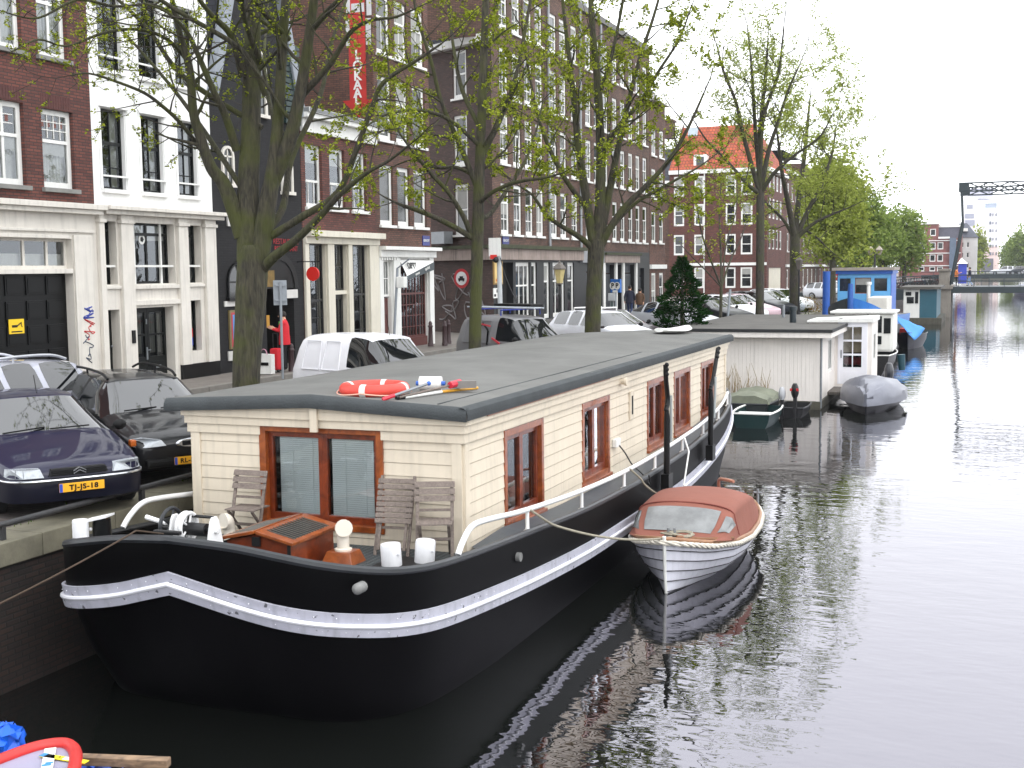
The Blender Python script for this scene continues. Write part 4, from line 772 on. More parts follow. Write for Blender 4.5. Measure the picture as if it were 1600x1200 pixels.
for s in (1, -1):
    gw = MB()
    for i in range(len(HP)-1):
        a, b = HP[i], HP[i+1]
        if a[1] < 12.95: continue
        gw.quad((HC+s*(a[0]-.12), a[1], a[2]-dz(a[2])+.006), (HC+s*(b[0]-.12), b[1], b[2]-dz(b[2])+.006), (HC+s*1.80, b[1], b[2]-dz(b[2])+.05), (HC+s*1.80, a[1], a[2]-dz(a[2])+.05)) if a[0] > 1.95 else None
    gw.build('gangway', GANG, HB)
# portholes / hawse fittings on the black bulwark
for px, py in ((223, 878), (313, 885), (563, 918), (808, 870), (365, 890)):
    if px < 265: c = at(px, py, 'y', 9.95)
    elif px < 500: c = at(px, py, 'y', 9.92)
    elif px < 700: c = at(px, py, 'y', 10.18)
    else: c = at(px, py, 'x', -5.13)
    ax = 'y' if px < 700 else 'x'
    m_ = MB(); m_.lathe([(.001, -.1), (.04, -.09), (.055, -.07), (.055, .05)], c, 12, 0, ax); m_.build('hawse_fitting', mat('fitting_grey', (120, 120, 118), .5, .3, 9), HB, smooth=True)
# ---- cabin: four walls of overlapping boards cut round the windows
CX0, CX1, CY0, CY1, CZ0, CZ1 = -9.4, -5.645, 12.9, 28.3, 1.06, 2.62
FW = Face((0, CY0), (1, 0), (0, -1)); SWR = Face((CX1, 0), (0, 1), (1, 0)); BWR = Face((0, CY1), (1, 0), (0, 1)); LWR = Face((CX0, 0), (0, 1), (-1, 0))
fwin = (-8.37, -6.69, 1.46, 2.705)
swins = [(14.19, 15.62, 1.33, 2.55), (17.40, 18.80, 1.33, 2.55), (21.2, 22.56, 1.33, 2.55), (23.23, 24.6, 1.34, 2.55), (25.65, 26.92, 1.36, 2.55)]
def boards(F, mb, u0, u1, ops, pitch=.158):
    z = CZ0; 
    while z < CZ1-.01:
        z1 = min(z+pitch, CZ1); cuts = sorted({z, z1, *[o[2] for o in ops if z < o[2] < z1], *[o[3] for o in ops if z < o[3] < z1]})
        for a, b in zip(cuts, cuts[1:]):
            act = sorted([o for o in ops if o[2] < (a+b)/2 < o[3]]); u = u0
            for o in act+[(u1, u1)]:
                if o[0]-u > .002:
                    # bottom edge proud of the board below, top tucked in behind
                    f = lambda zz: .020-.011*(zz-z)/pitch
                    top = b if b < z1 else b-.010
                    P = F.p; q = [P(u, a, f(a)), P(o[0], a, f(a)), P(o[0], top, f(top)), P(u, top, f(top))]
                    mb.quad(*q); mb.quad(P(u, a, -.01), P(o[0], a, -.01), q[1], q[0]); mb.quad(q[3], q[2], P(o[0], top, -.01), P(u, top, -.01))
                    mb.quad(q[0], q[3], P(u, top, -.01), P(u, a, -.01)); mb.quad(q[1], P(o[0], a, -.01), P(o[0], top, -.01), q[2])
                u = o[1]
        z = z1
ws = MB()
# solid core behind the boards, with the window openings
FW.wall(ws, CX0, CX1, 1.0, 2.9, [fwin], .16, 0, 1, .9); SWR.wall(ws, CY0, CY1, 1.0, 2.9, swins, .16, 0, 1, .9)
ws.quad(BWR.p(CX0, 1), BWR.p(CX1, 1), BWR.p(CX1, 2.9), BWR.p(CX0, 2.9)); ws.quad(LWR.p(CY0, 1), LWR.p(CY1, 1), LWR.p(CY1, 2.9), LWR.p(CY0, 2.9))
boards(FW, ws, CX0+.12, CX1-.12, [fwin]); boards(SWR, ws, CY0+.13, CY1-.12, swins); boards(LWR, ws, CY0+.13, CY1-.12, [])
for F, a, b in ((FW, CX0, CX1), (SWR, CY0, CY1), (LWR, CY0, CY1)):
    F.box(ws, a-.0, a+.125, 1.0, 2.6, -.01, .036); F.box(ws, b-.125, b, 1.0, 2.6, -.01, .036)
wall = ws.build('cabin_wall', [SIDING, DARK], HB)
fr = MB()
for F, a, b, ops in ((FW, CX0, CX1, [fwin]), (SWR, CY0, CY1, []), (LWR, CY0, CY1, [])):
    e = .05 if F is FW else 0
    for u0, u1 in (((a, fwin[0]), (fwin[1], b)) if ops else ((a, b),)): F.box(fr, u0-(e if u0 == a else 0), u1+(e if u1 == b else 0), 2.585, 2.70, -.01, .05)
    F.box(fr, a-e-.02, b+e+.02, 2.702, 2.80, -.01, .075+.004*(F is FW)); F.box(fr, a-e-.05, b+e+.05, 2.802, 2.90, -.01, .105+.004*(F is FW))
pm = MB(); FW.box(fr, -7.60, -7.50, 2.66, 2.99, .11, .15)
FW_g = [(CX0-.06, 2.9), (CX1+.06, 2.9), ((CX0+CX1)/2, 3.01)]
fr.prism(FW_g, (0, CY0-.105, 0), (1, 0, 0), (0, 0, 1), (0, .1, 0))
fr.build('frieze', SIDING, HB, bevel=.006)
# ---- roof: felt sheet with a shallow ridge and rounded edges
RX0, RX1, RY0, RY1 = -9.68, -5.52, 12.72, 28.62; XM = (RX0+RX1)/2
prof = []
def rz(x): return 3.015+.10*(1-abs(x-XM)/(RX1-XM))
N_ = 10
top = [(lerp(RX0+.05, RX1-.05, i/N_)) for i in range(N_+1)]
ring = [(RX0, 2.875), (RX0-.015, 2.93), (RX0, 2.985), (RX0+.05, rz(RX0+.05))]+[(x, rz(x)) for x in top[1:-1]]+[(RX1-.05, rz(RX1-.05)), (RX1, 2.985), (RX1+.015, 2.93), (RX1, 2.875)]+[(XM, 2.97)]
ys = [RY0, RY0+.03, RY0+.08]+[RY0+.6+i*1.1 for i in range(14)]+[RY1-.08, RY1-.03, RY1]
rg = []; r = random.Random(4)
for k, y in enumerate(ys):
    sh = {0: .05, 1: .018, 2: .0}.get(k, {len(ys)-1: .05, len(ys)-2: .018}.get(k, 0)); row = []
    for i, (x, z) in enumerate(ring):
        zz = z-(sh if i not in (0, 1, len(ring)-1, len(ring)-2, len(ring)-3) else 0)
        row.append((x+r.uniform(-.006, .006), y, zz+r.uniform(-.005, .005)))
    rg.append(row)
rf = MB().loft(rg, True, cap=True); 
roof = rf.build('roof', FELT, HB, smooth=True, ang=60)
ed = MB()
ed.loft([[(RX1-.09, y, rz(RX1-.09)+.006), (RX1-.03, y, rz(RX1)+.004), (RX1+.012, y, 2.99), (RX1+.024, y, 2.93), (RX1+.012, y, 2.868), (RX1-.05, y, 2.862)] for y in [RY0+i*(RY1-RY0)/30 for i in range(31)]], False)
ed.loft([[(x, RY0+.08, rz(x)+.005), (x, RY0+.02, rz(x)-.012), (x, RY0-.014, rz(x)-.06), (x, RY0-.02, rz(x)-.11), (x, RY0-.008, rz(x)-.155), (x, RY0+.06, rz(x)-.16)] for x in [lerp(RX0-.01, RX1+.012, i/24) for i in range(25)]], False)
ed.build('roof_edge', FELTD, roof, smooth=True)
sm = MB(); sm.beam((-5.95, 12.9, rz(-5.95)+.004), (-5.95, 22, rz(-5.95)+.004), .02, .006); sm.build('felt_seam', FELTD, roof)
gt = MB(); gt.beam((-5.535, 13.4, 2.86), (-5.535, 18.5, 2.86), .03, .02); gt.build('drip_strip', mat('copper_strip', (150, 104, 84), .5), roof)
# ---- windows
def boat_window(F, o, n=2, blind=False):
    u0, u1, z0, z1 = o; W = u1-u0; mb = MB(); e = .045 if blind else .03
    # outer frame (light edge) then the redder sashes set back in it
    for a, b, c, d in ((u0-.02, u0+.07, z0-.02, z1+.02), (u1-.07, u1+.02, z0-.02, z1+.02)): F.box(mb, a, b, c, d, -.12, e)
    F.box(mb, u0+.07, u1-.07, z1-.07, z1+.02, -.12, e-.002); F.box(mb, u0+.07, u1-.07, z0-.02, z0+.06, -.12, e-.002)
    w = mb.build('window', WOODV, HB, bevel=.006)
    s = MB(); m = (u0+u1)/2
    for a, b in ((u0+.07, m), (m, u1-.07)):
        F.box(s, a, a+.06, z0+.06, z1-.07, -.1, -.03); F.box(s, b-.06, b, z0+.06, z1-.07, -.1, -.03)
        F.box(s, a+.06, b-.06, z1-.14, z1-.07, -.1, -.032); F.box(s, a+.06, b-.06, z0+.06, z0+.15, -.1, -.032)
        F.quad(MB(), a+.05, b-.05, z0+.13, z1-.12, -.07).build('pane', GLASS, w)
    s.build('sash', WOODR, w, bevel=.006)
    if not blind: q = MB(); F.box(q, u0-.04, u1+.04, z0-.07, z0-.02, -.01, .07); q.build('sill', WOODV, w, bevel=.006)
    return w
w = boat_window(FW, fwin, blind=True)
VB = mat('blind_slats', (226, 236, 238), .45, .05)
for a, b in ((-8.18, -7.6), (-7.44, -6.86)):
    bl = MB()
    for i in range(38):
        z = 1.60+i*.0262; bl.add([FW.p(a+.01, z, -.084), FW.p(b, z, -.084), FW.p(b, z+.0225, -.094), FW.p(a+.01, z+.0225, -.094)], [(0, 1, 2, 3)])
    for u in (a+.2, b-.1): FW.box(bl, u-.003, u+.003, 1.6, 2.6, -.082, -.080)
    bl.build('venetian_blind', VB, w)
PINK = mat('cafe_curtain', (156, 132, 124), .9, .15, 6)
for i, o in enumerate(swins):
    w = boat_window(SWR, o); q = MB()
    if i < 2: SWR.box(q, o[0]+.1, o[1]-.1, 1.72, 1.76, -.24, -.2, 0); SWR.folds(q, o[0]+.1, o[1]-.1, o[2]+.08, 1.72, -.22, .012, 30); q.build('cafe_curtain', PINK if not i else mat('grey_net', (120, 120, 116), .9), w)
    elif i < 4: q.ball(SWR.p(o[0]+.3, 1.75, -.18), .035, 8); q.ball(SWR.p(o[0]+.55, 1.85, -.18), .03, 8); q.lathe([(.03, 0), (.045, .1)], SWR.p(o[0]+.95, 1.5, -.2), 10); q.build('ornament', WHITE, w, smooth=True)
# ---- small fittings on the side wall
q = MB(); SWR.box(q, 19.98, 20.22, 2.02, 2.50, .02, .045); SWR.box(q, 20.06, 20.14, 2.10, 2.42, .045, .05, 1); q.build('vent_slot', [SIDING, DARK], HB)
q = MB(); q.tube([SWR.p(19.3, 2.74, .02), SWR.p(19.3, 2.74, .16)], .05, 12); q.lathe([(.05, 0), (.07, .0), (.07, .04), (.05, .04)], SWR.p(19.3, 2.74, .14), 12, 0, 'x'); q.build('flue_pipe', SIDING, HB, smooth=True)
q = MB(); SWR.box(q, 18.95, 19.2, 1.68, 1.82, .02, .1); q.build('shore_power_box', WHITE, HB, bevel=.02)
q = MB(); q.tube(smooth_path([SWR.p(19.1, 1.7, .1), SWR.p(19.25, 1.55, .16), SWR.p(19.35, 1.35, .25), (-5.2, 19.3, 1.2), (-5.05, 19.2, 1.05), (-5.02, 19.0, 1.25)], 6), .012, 6); q.build('power_cable', BLACKM, HB, smooth=True)
# ---- handrails
def railpath(s): return [(HC+s*2.2, 11.72, 1.56), (HC+s*2.2, 11.86, 1.68), (HC+s*2.2, 12.1, 1.79), (HC+s*2.21, 12.5, 1.785), (HC+s*2.22, 13.8, 1.66), (HC+s*2.24, 15.9, 1.53), (HC+s*2.25, 18, 1.46), (HC+s*2.25, 20, 1.45), (HC+s*2.25, 21.9, 1.48), (HC+s*2.22, 23.8, 1.52), (HC+s*2.14, 25.9, 1.62), (HC+s*2.0, 27.4, 1.76)]
PW = mat('rail_white', (232, 232, 232), .35, .05, 4)
for s in (1, -1):
    h = MB().tube(smooth_path(railpath(s), 5), .034, 10).build('handrail', PW, HB, smooth=True)
    for y in (13.8, 15.9, 18, 19.9, 21.9, 23.8, 25.6, 27.2):
        zt = interp([(p[1], p[2]) for p in railpath(s)], y); zb = interp([(p[1], p[2]) for p in HP], y); x = HC+s*(interp([(p[1], p[0]) for p in HP if p[1] > 11], y)-.06)
        MB().lathe([(.06, 0), (.055, .015), (.03, .03), (.024, .06), (.024, zt-zb)], (x, y, zb), 10).build('rail_post', PW, h, smooth=True)
# ---- two black davits on the outside of the hull
for y0, lean in ((20.0, 0), (23.55, .75)):
    d = MB(); x = -5.0; d.box(x-.04, x+.10, y0-.14, y0+.14, .82, 1.12); d.tube([(x+.03, y0, 1.1), (x+.03, y0, 2.05), (x+.03, y0-.02, 2.3)], [.055, .05, .03], 10)
    tip = [(x+.03, y0-.05, 2.2), (x+.03, y0+.05+lean*.2, 2.4), (x+.03, y0-.06+lean*.7, 2.72), (x+.03, y0-.09+lean, 2.98)]
    d.tube(smooth_path(tip, 5), .042, 8)
    for k in range(3): d.ball((x+.05, y0-.09+lean*(1-.1*k), 2.98-.08*k), .04, 8)
    dv = d.build('davit', mat('davit_black', (9, 9, 10), .45, spec=.25), HB, smooth=True)
    MB().tube([(x+.085, y0+.06, 1.65), (x+.085, y0+.06+lean*.15, 2.45)], .025, 8).build('hydraulic_ram', mat('ram_grey', (150, 156, 156), .35), dv, smooth=True)
# ---- foredeck fittings
def deckz(y):
    zr = interp([(p[1], p[2]) for p in HP], y); return zr-dz(zr)
sk = MB(); X0, X1, Y0, Y1 = -7.86, -7.02, 11.3, 12.25; zb, ze, zp = deckz(11.5)-.02, 1.62, 1.71; XC = (X0+X1)/2
sk.add([(X0, Y0, zb), (X1, Y0, zb), (X1, Y1, zb), (X0, Y1, zb), (X0, Y0, ze), (XC, Y0, zp), (X1, Y0, ze), (X1, Y1, ze), (XC, Y1, zp), (X0, Y1, ze)], [(0, 1, 6, 5, 4), (1, 2, 7, 6), (2, 3, 9, 8, 7), (3, 0, 4, 9)])
skl = sk.build('skylight_hatch', WOODR, HB)
for s in (1, -1):
    e = MB(); a = V((XC, 0, zp+.02)); b = V((XC+s*(X1-XC+.06), 0, ze+.005)); nrm = V((s*(zp-ze), 0, X1-XC)).normalized()
    def pt(u, y, h): return a.lerp(b, u)+V((0, y, 0))+nrm*h
    for u0, u1, y0, y1 in ((0.02, 1, Y0-.05, Y0+.08), (0.02, 1, Y1-.08, Y1+.05), (.02, .14, Y0+.08, Y1-.08), (.86, 1, Y0+.08, Y1-.08)):
        P = [pt(u0, y0, 0), pt(u1, y0, 0), pt(u1, y1, 0), pt(u0, y1, 0)]; e.add(P+[p+nrm*.035 for p in P], [(0, 1, 2, 3), (4, 5, 6, 7), (0, 1, 5, 4), (1, 2, 6, 5), (2, 3, 7, 6), (3, 0, 4, 7)])
    lid = e.build('hatch_lid', WOODV, skl, bevel=.005)
    g = MB(); g.quad(pt(.1, Y0+.06, .012), pt(.9, Y0+.06, .012), pt(.9, Y1-.06, .012), pt(.1, Y1-.06, .012)); g.build('hatch_glass', FARGLASS, skl)
    br = MB()
    for k in range(13): y = Y0+.11+k*(Y1-Y0-.22)/12; br.tube([pt(.12, y, .032), pt(.88, y, .032)], .007, 6)
    br.build('brass_bars', mat('bar_grey', (96, 92, 86), .4, metal=.6), skl)
bk = MB(); bk.box(X0-.01, X0+.03, Y0-.012, Y0, zb, ze); bk.box(X1-.03, X1+.01, Y0-.012, Y0, zb, ze); bk.box(XC-.05, XC+.05, Y0-.03, Y0, zp-.12, zp-.02); bk.build('iron_strap', BLACKM, skl)
def cowl(x, y, z, h, turn, base=False):
    m_ = MB()
    if base:
        b = MB(); b.add([(x-.2, y-.17, z), (x+.2, y-.17, z), (x+.2, y+.17, z), (x-.2, y+.17, z), (x-.15, y-.12, z+.14), (x+.15, y-.12, z+.14), (x+.15, y+.12, z+.14), (x-.15, y+.12, z+.14)], [(4, 5, 6, 7), (0, 1, 5, 4), (1, 2, 6, 5), (2, 3, 7, 6), (3, 0, 4, 7)]); zz = z+.14
    else: zz = z
    m_.lathe([(.1, 0), (.1, .02), (.072, .03)], (x, y, zz), 14)
    q = [V((x, y, zz+.02)), V((x, y, zz+h*.55)), V((x+.02*turn, y-.02, zz+h*.75)), V((x+.06*turn, y-.05, zz+h*.88)), V((x+.10*turn, y-.08, zz+h*.9))]
    m_.tube(smooth_path(q, 4), [.07]*6+[.075, .08, .085, .09, .095, .098, .1, .1, .1, .1, .1][:len(smooth_path(q, 4))-6], 14)
    v = m_.build('cowl_vent', mat('cowl_ivory', (226, 218, 204), .35, .05), HB, smooth=True)
    if base: b.build('vent_base', WOODV, v, bevel=.01)
cowl(-6.74, 11.98, deckz(11.98), .30, .6, True); cowl(-8.45, 12.25, deckz(12.2), .36, -.3)
def bollard(c, r, h, tilt, m_, base=True):
    b = MB(); a = V((tilt[0], tilt[1], 1)).normalized(); c = V(c); pts = [c, c+a*h*.95, c+a*h]
    b.tube([c, c+a*.02, c+a*(h-.02), c+a*h], [r*.97, r, r, r*.93], 18)
    t_ = V((1, -.4, 0)).normalized(); b.tube([c+a*h*.62-t_*(r+.03), c+a*h*.62+t_*(r+.03)], .014, 8)
    o = b.build('bollard', m_, HB, smooth=True, ang=50)
BW = mat('bollard_white', (228, 228, 230), .45, .08, 6, streak=.15)
bollard((-6.10, 11.93, deckz(11.93)), .115, .27, (-.06, 0), BW); bollard((-5.83, 12.2, deckz(12.2)), .115, .28, (.08, 0), BW)
MB().box(-6.3, -5.65, 11.75, 12.35, deckz(12)-.02, deckz(12)+.03).build('bollard_plate', BLACKM, HB, bevel=.01)
zl = deckz(10.95)
bollard((-9.43, 10.8, zl), .09, 1.85-zl, (-.0, 0), BW); 
b = MB(); zl += .18; b.tube([(-9.3, 11.0, zl), (-9.3, 11.0, zl+.30)], [.11, .10], 16); b.lathe([(.12, 0), (.12, .06)], (-9.3, 11.0, zl), 16, 1); b.bx((-9.3, 10.95, zl+.32), (.13, .04, .03), (-.02, .1, 0), (0, 0, .012), 1); b.ball((-9.36, 10.88, zl+.2), .022, 8, 1); b.build('bollard', [BLACKP, BW], HB, smooth=True)
# anchor winch
wx, wy = -8.0, 10.75; wz = 1.66
wn = MB()
for dy in (-.32, .32):
    wn.prism([(-.13, 0), (.13, 0), (.06, .32), (.03, .36), (-.03, .36), (-.06, .32)], (wx+.3, wy+dy, wz), (0, 1, 0), (0, 0, 1), (.03, 0, 0)) if False else None
def plate(x, m_):
    q = MB(); q.prism([(-.15, 0), (.15, 0), (.07, .30), (.035, .35), (-.035, .35), (-.07, .30)], (x, wy, wz), (0, 1, 0), (0, 0, 1), (.03, 0, 0)); q.lathe([(.03, 0), (.03, .05)], (x+.02, wy, wz+.2), 10, 0, 'x'); return q
winch = plate(-7.62, 0).build('winch', PW, HB, bevel=.006)
plate(-8.12, 0).build('side_plate', PW, winch, bevel=.006)
q = MB(); q.tube([(-8.3, wy, wz+.2), (-7.55, wy, wz+.2)], .025, 8); q.lathe([(.07, 0), (.07, .3)], (-8.0, wy, wz+.2), 14, 0, 'x'); q.tube([(-8.1, wy+.1, wz+.32), (-7.65, wy+.1, wz+.32)], .018, 6); q.build('drum', BLACKM, winch, smooth=True)
for x, rr, m_ in ((-8.16, .19, RIMG), (-7.98, .15, PW), (-7.93, .15, PW)):
    q = MB(); pts = [(x, wy+rr*math.cos(t*.2618), wz+.22+rr*math.sin(t*.2618)) for t in range(24)]; q.tube(pts, .022, 8, closed=True)
    for k in range(5): t = k*1.257; q.tube([(x, wy, wz+.22), (x, wy+rr*math.cos(t), wz+.22+rr*math.sin(t))], .012, 6)
    q.build('flywheel', m_, winch, smooth=True)
q = MB(); q.tube([(-8.52, wy+.05, wz+.28), (-8.22, wy, wz+.24)], [.028, .024], 8); q.build('crank_handle', PW, winch, smooth=True)
q = MB(); q.box(-7.9, -7.82, 10.25, 10.33, wz-.1, wz+.24); q.box(-8.02, -7.70, 10.26, 10.32, wz+.24, wz+.28); q.build('mooring_cleat', BLACKM, HB, bevel=.01)
# ---- things lying on the boat
def chair_parts(root, folded):
    W = .20
    if not folded:
        for s in (1, -1):
            MB().beam((s*W, -.12, 0), (s*W, .12, .88), .022, .04, up=(1, 0, 0)).build('leg', TEAK, root, bevel=.004)
            MB().beam((s*(W-.035), .22, 0), (s*(W-.035), -.18, .42), .022, .036, up=(1, 0, 0)).build('leg', TEAK, root, bevel=.004)
        for i in range(5): pass
        st = MB()
        for i in range(6): st.box(-.205, .205, -.2+i*.064, -.2+i*.064+.056, .425, .443)
        st.build('seat', TEAK, root, bevel=.005)
        bk = MB()
        for i in range(3):
            z = .66+i*.078; y = .12-(.88-z-.03)*.24/.88
            bk.bx((0, y-.022, z+.033), (.235, 0, 0), (0, .009, .004*0), (0, .014, .033))
        bk.build('backrest', TEAK, root, bevel=.012)
        for y, z in ((.035, .56), (-.055, .24), (.01, .22)): MB().beam((-W, y, z), (W, y, z), .02, .03).build('stretcher', TEAK, root)
    else:     # folded flat, leaning back against the wall
        tl = .36; f = lambda x, h, d=0: V((x, h*math.sin(tl)-d*math.cos(tl), h*math.cos(tl)+d*math.sin(tl)))
        for s in (1, -1):
            MB().beam(f(s*W, 0), f(s*W, .95), .022, .038, up=(1, 0, 0)).build('leg', TEAK, root, bevel=.004); MB().beam(f(s*(W-.04), .06, .03), f(s*(W-.04), .6, .03), .022, .034, up=(1, 0, 0)).build('leg', TEAK, root, bevel=.004)
        st = MB()
        for i in range(6): h = .40+i*.066; st.bx(f(0, h, .055), (.225, 0, 0), f(0, .029)-f(0, 0), f(0, 0, .008)-f(0, 0))
        st.build('seat', TEAK, root, bevel=.008)
        bk = MB()
        for i in range(2): h = .81+i*.068; bk.bx(f(0, h, .035), (.235, 0, 0), f(0, .030)-f(0, 0), f(0, 0, .008)-f(0, 0))
        bk.build('backrest', TEAK, root, bevel=.012)
        for h in (.08, .33): MB().beam(f(-W, h), f(W, h), .02, .03).build('stretcher', TEAK, root)
def chair(loc, rz, label, folded=False):
    r = thing('folding_chair', label, 'chair', loc, 'weathered chairs on the houseboat foredeck', local=True); r.rotation_euler = (0, 0, rz); chair_parts(r, folded)
chair((-8.38, 12.55, deckz(12.5)), R(2), 'weathered folding chair standing open left of the big window, behind the hatch')
chair((-5.84, 12.52, deckz(12.5)), R(22), 'weathered folding chair standing open by the cabin corner behind white bollards')
chair((-6.38, 12.46, deckz(12.4)), R(8), 'weathered folding chair folded flat and leaning on the window frame', True)
lb = thing('lifebuoy', 'orange red lifebuoy with white bands lying on the grey roof', 'lifebuoy', at(585, 610, 'z', 3.09))
c = at(585, 607, 'z', 3.15); pts = [c+V((.36*math.cos(t*.2094), .36*math.sin(t*.2094), 0)) for t in range(30)]
MB().tube(pts, .078, 12, closed=True).build('ring', mat('buoy_red', (206, 66, 54), .5, .1, 5), lb, smooth=True)
for a in (-1.45, .1, 1.7, 3.2):
    p = [c+V((.36*math.cos(a+k*.045), .36*math.sin(a+k*.045), 0)) for k in range(-2, 3)]; MB().tube(p, .083, 12).build('band', WHITE, lb, smooth=True)
for q in range(4):
    a0 = -1.45+q*1.57; pts = [c+V((.46*math.cos(a0+k*.157), .46*math.sin(a0+k*.157), -.02-.03*math.sin(k*.314))) for k in range(11)]; MB().tube(pts, .009, 6).build('grab_line', mat('grab_line', (220, 170, 150), .8), lb, smooth=True)
def pole(name, label, cat, a, b, r, m_, parts):
    t = thing(name, label, cat, a); MB().tube([a, b], r, 8).build('shaft', m_, t, smooth=True)
    for nm, mb, mm in parts: mb.build(nm, mm, t, smooth=True)
zr_ = lambda x, y: rz(x)+.02
A = at(607, 621, 'z', 3.10); B = at(670, 599, 'z', 3.24)
pole('deck_brush', 'grey boat pole with red tip lying beside the lifebuoy', 'pole', A, B, .017, GREYM, [('tip', MB().tube([A-(B-A).normalized()*.08, A+(B-A).normalized()*.08], [.024, .024], 8), mat('red_plastic', (200, 40, 60), .4)), ('end_cap', MB().ball(B, .03, 8), mat('blue_plastic', (50, 100, 190), .4))])
A = at(624, 621, 'z', 3.09); B = at(708, 601, 'z', 3.15)
pole('scrubbing_brush', 'worn wooden handled scrubbing brush with red and grey head on roof', 'brush', A, B, .015, TEAK, [('brush_head', MB().bx(B+V((.1, .08, .0)), (.15, .07, 0), (-.03, .05, 0), (0, 0, .045)), mat('brush_grey', (120, 116, 112), .7)), ('ferrule', MB().tube([B-V((0, .1, 0)), B+V((.05, .1, .02))], .045, 8), MC['red_plastic'])])
A = at(632, 621, 'z', 3.08); Bm = at(690, 612, 'z', 3.08); B = at(746, 606, 'z', 3.07)
pole('boat_hook', 'white and yellow handled boat hook lying nearest the roof corner', 'boat hook', A, Bm, .02, WHITE, [('handle', MB().tube([Bm, B], .019, 8), mat('handle_yellow', (206, 150, 40), .4)), ('hook', MB().tube([A-V((.05, .12, 0)), A], .026, 8), BLACKP)])
fd = thing('fender', 'white cylindrical fender lying behind the poles on the roof', 'fender', at(673, 603, 'z', 3.09)); FA, FB = at(656, 599, 'z', 3.17), at(690, 599, 'z', 3.17); MB().tube([FA, FB], .09, 14).build('body', WHITE, fd, smooth=True); MB().tube([FA-V((.05, 0, 0)), FB+V((.05, 0, 0))], .03, 8).build('end_cap', MC['blue_plastic'], fd, smooth=True)
# white surfboard lying at the far end of the roof
sb = MB(); L_ = 1.9; rows = []; sA, sB = at(1030, 522, 'z', 3.09), at(1074, 514.5, 'z', 3.13); c0 = (sA+sB)/2+V((0, 0, .03)); ax = V((sB.x-sA.x, sB.y-sA.y, 0)); L_ = min(2.4, ax.length); ax.normalize(); bx_ = V((ax.y, -ax.x, 0))
for i in range(13):
    t = i/12; w_ = .34*math.sin(math.pi*min(1, (.06+t*.9)))**.6; rows.append([c0+ax*(t-.5)*L_+bx_*w_*math.cos(a)+V((0, 0, .05*math.sin(a)+.18*(t-.5)**2)) for a in [k*math.pi/5 for k in range(10)]])
tag(sb.loft(rows, True, cap=True).build('surfboard', mat('board_white', (236, 236, 232), .3, .04), smooth=True), 'white surfboard lying on the far end of the grey houseboat roof', 'surfboard')
# mooring ropes
ROPE = mat('rope_brown', (70, 56, 44), .9, .2, 20); ROPEP = mat('rope_pale', (150, 144, 128), .9, .2, 20)
def rope(label, pts, r, m_): tag(MB().tube(pts, r, 7).build('mooring_rope', m_, smooth=True), label, 'rope', 'mooring ropes of the houseboat and its tender')
rope('thin brown rope running from the bow winch across the black bow to the left', [(-7.86, 10.22, 1.92), (-7.8, 9.72, 2.06)]+sag((-7.82, 9.62, 2.03), atd(-60, 972, 10.6), .02, 10), .009, ROPE)
rope('pale rope hanging from the white handrail to the bow of the canopied boat', smooth_path([(-5.16, 13.82, 1.66), (-5.02, 14.0, 1.5)]+sag((-4.98, 14.2, 1.4), (-4.08, 16.7, .78), .10, 8), 3), .016, ROPEP)
rope('pale rope from the middle of the handrail to the canopy of the boat', smooth_path([(-5.12, 18.2, 1.48), (-5.0, 18.4, 1.3)]+sag((-4.97, 18.5, 1.2), (-4.6, 19.6, .85), .12, 8), 3), .016, ROPEP)
rope('white rope with a float hanging straight down the hull to the boat stern', [(-5.12, 21.9, 1.5), (-4.98, 21.7, 1.25), (-4.96, 21.2, .7), (-4.6, 20.4, .8)], .016, WHITE)
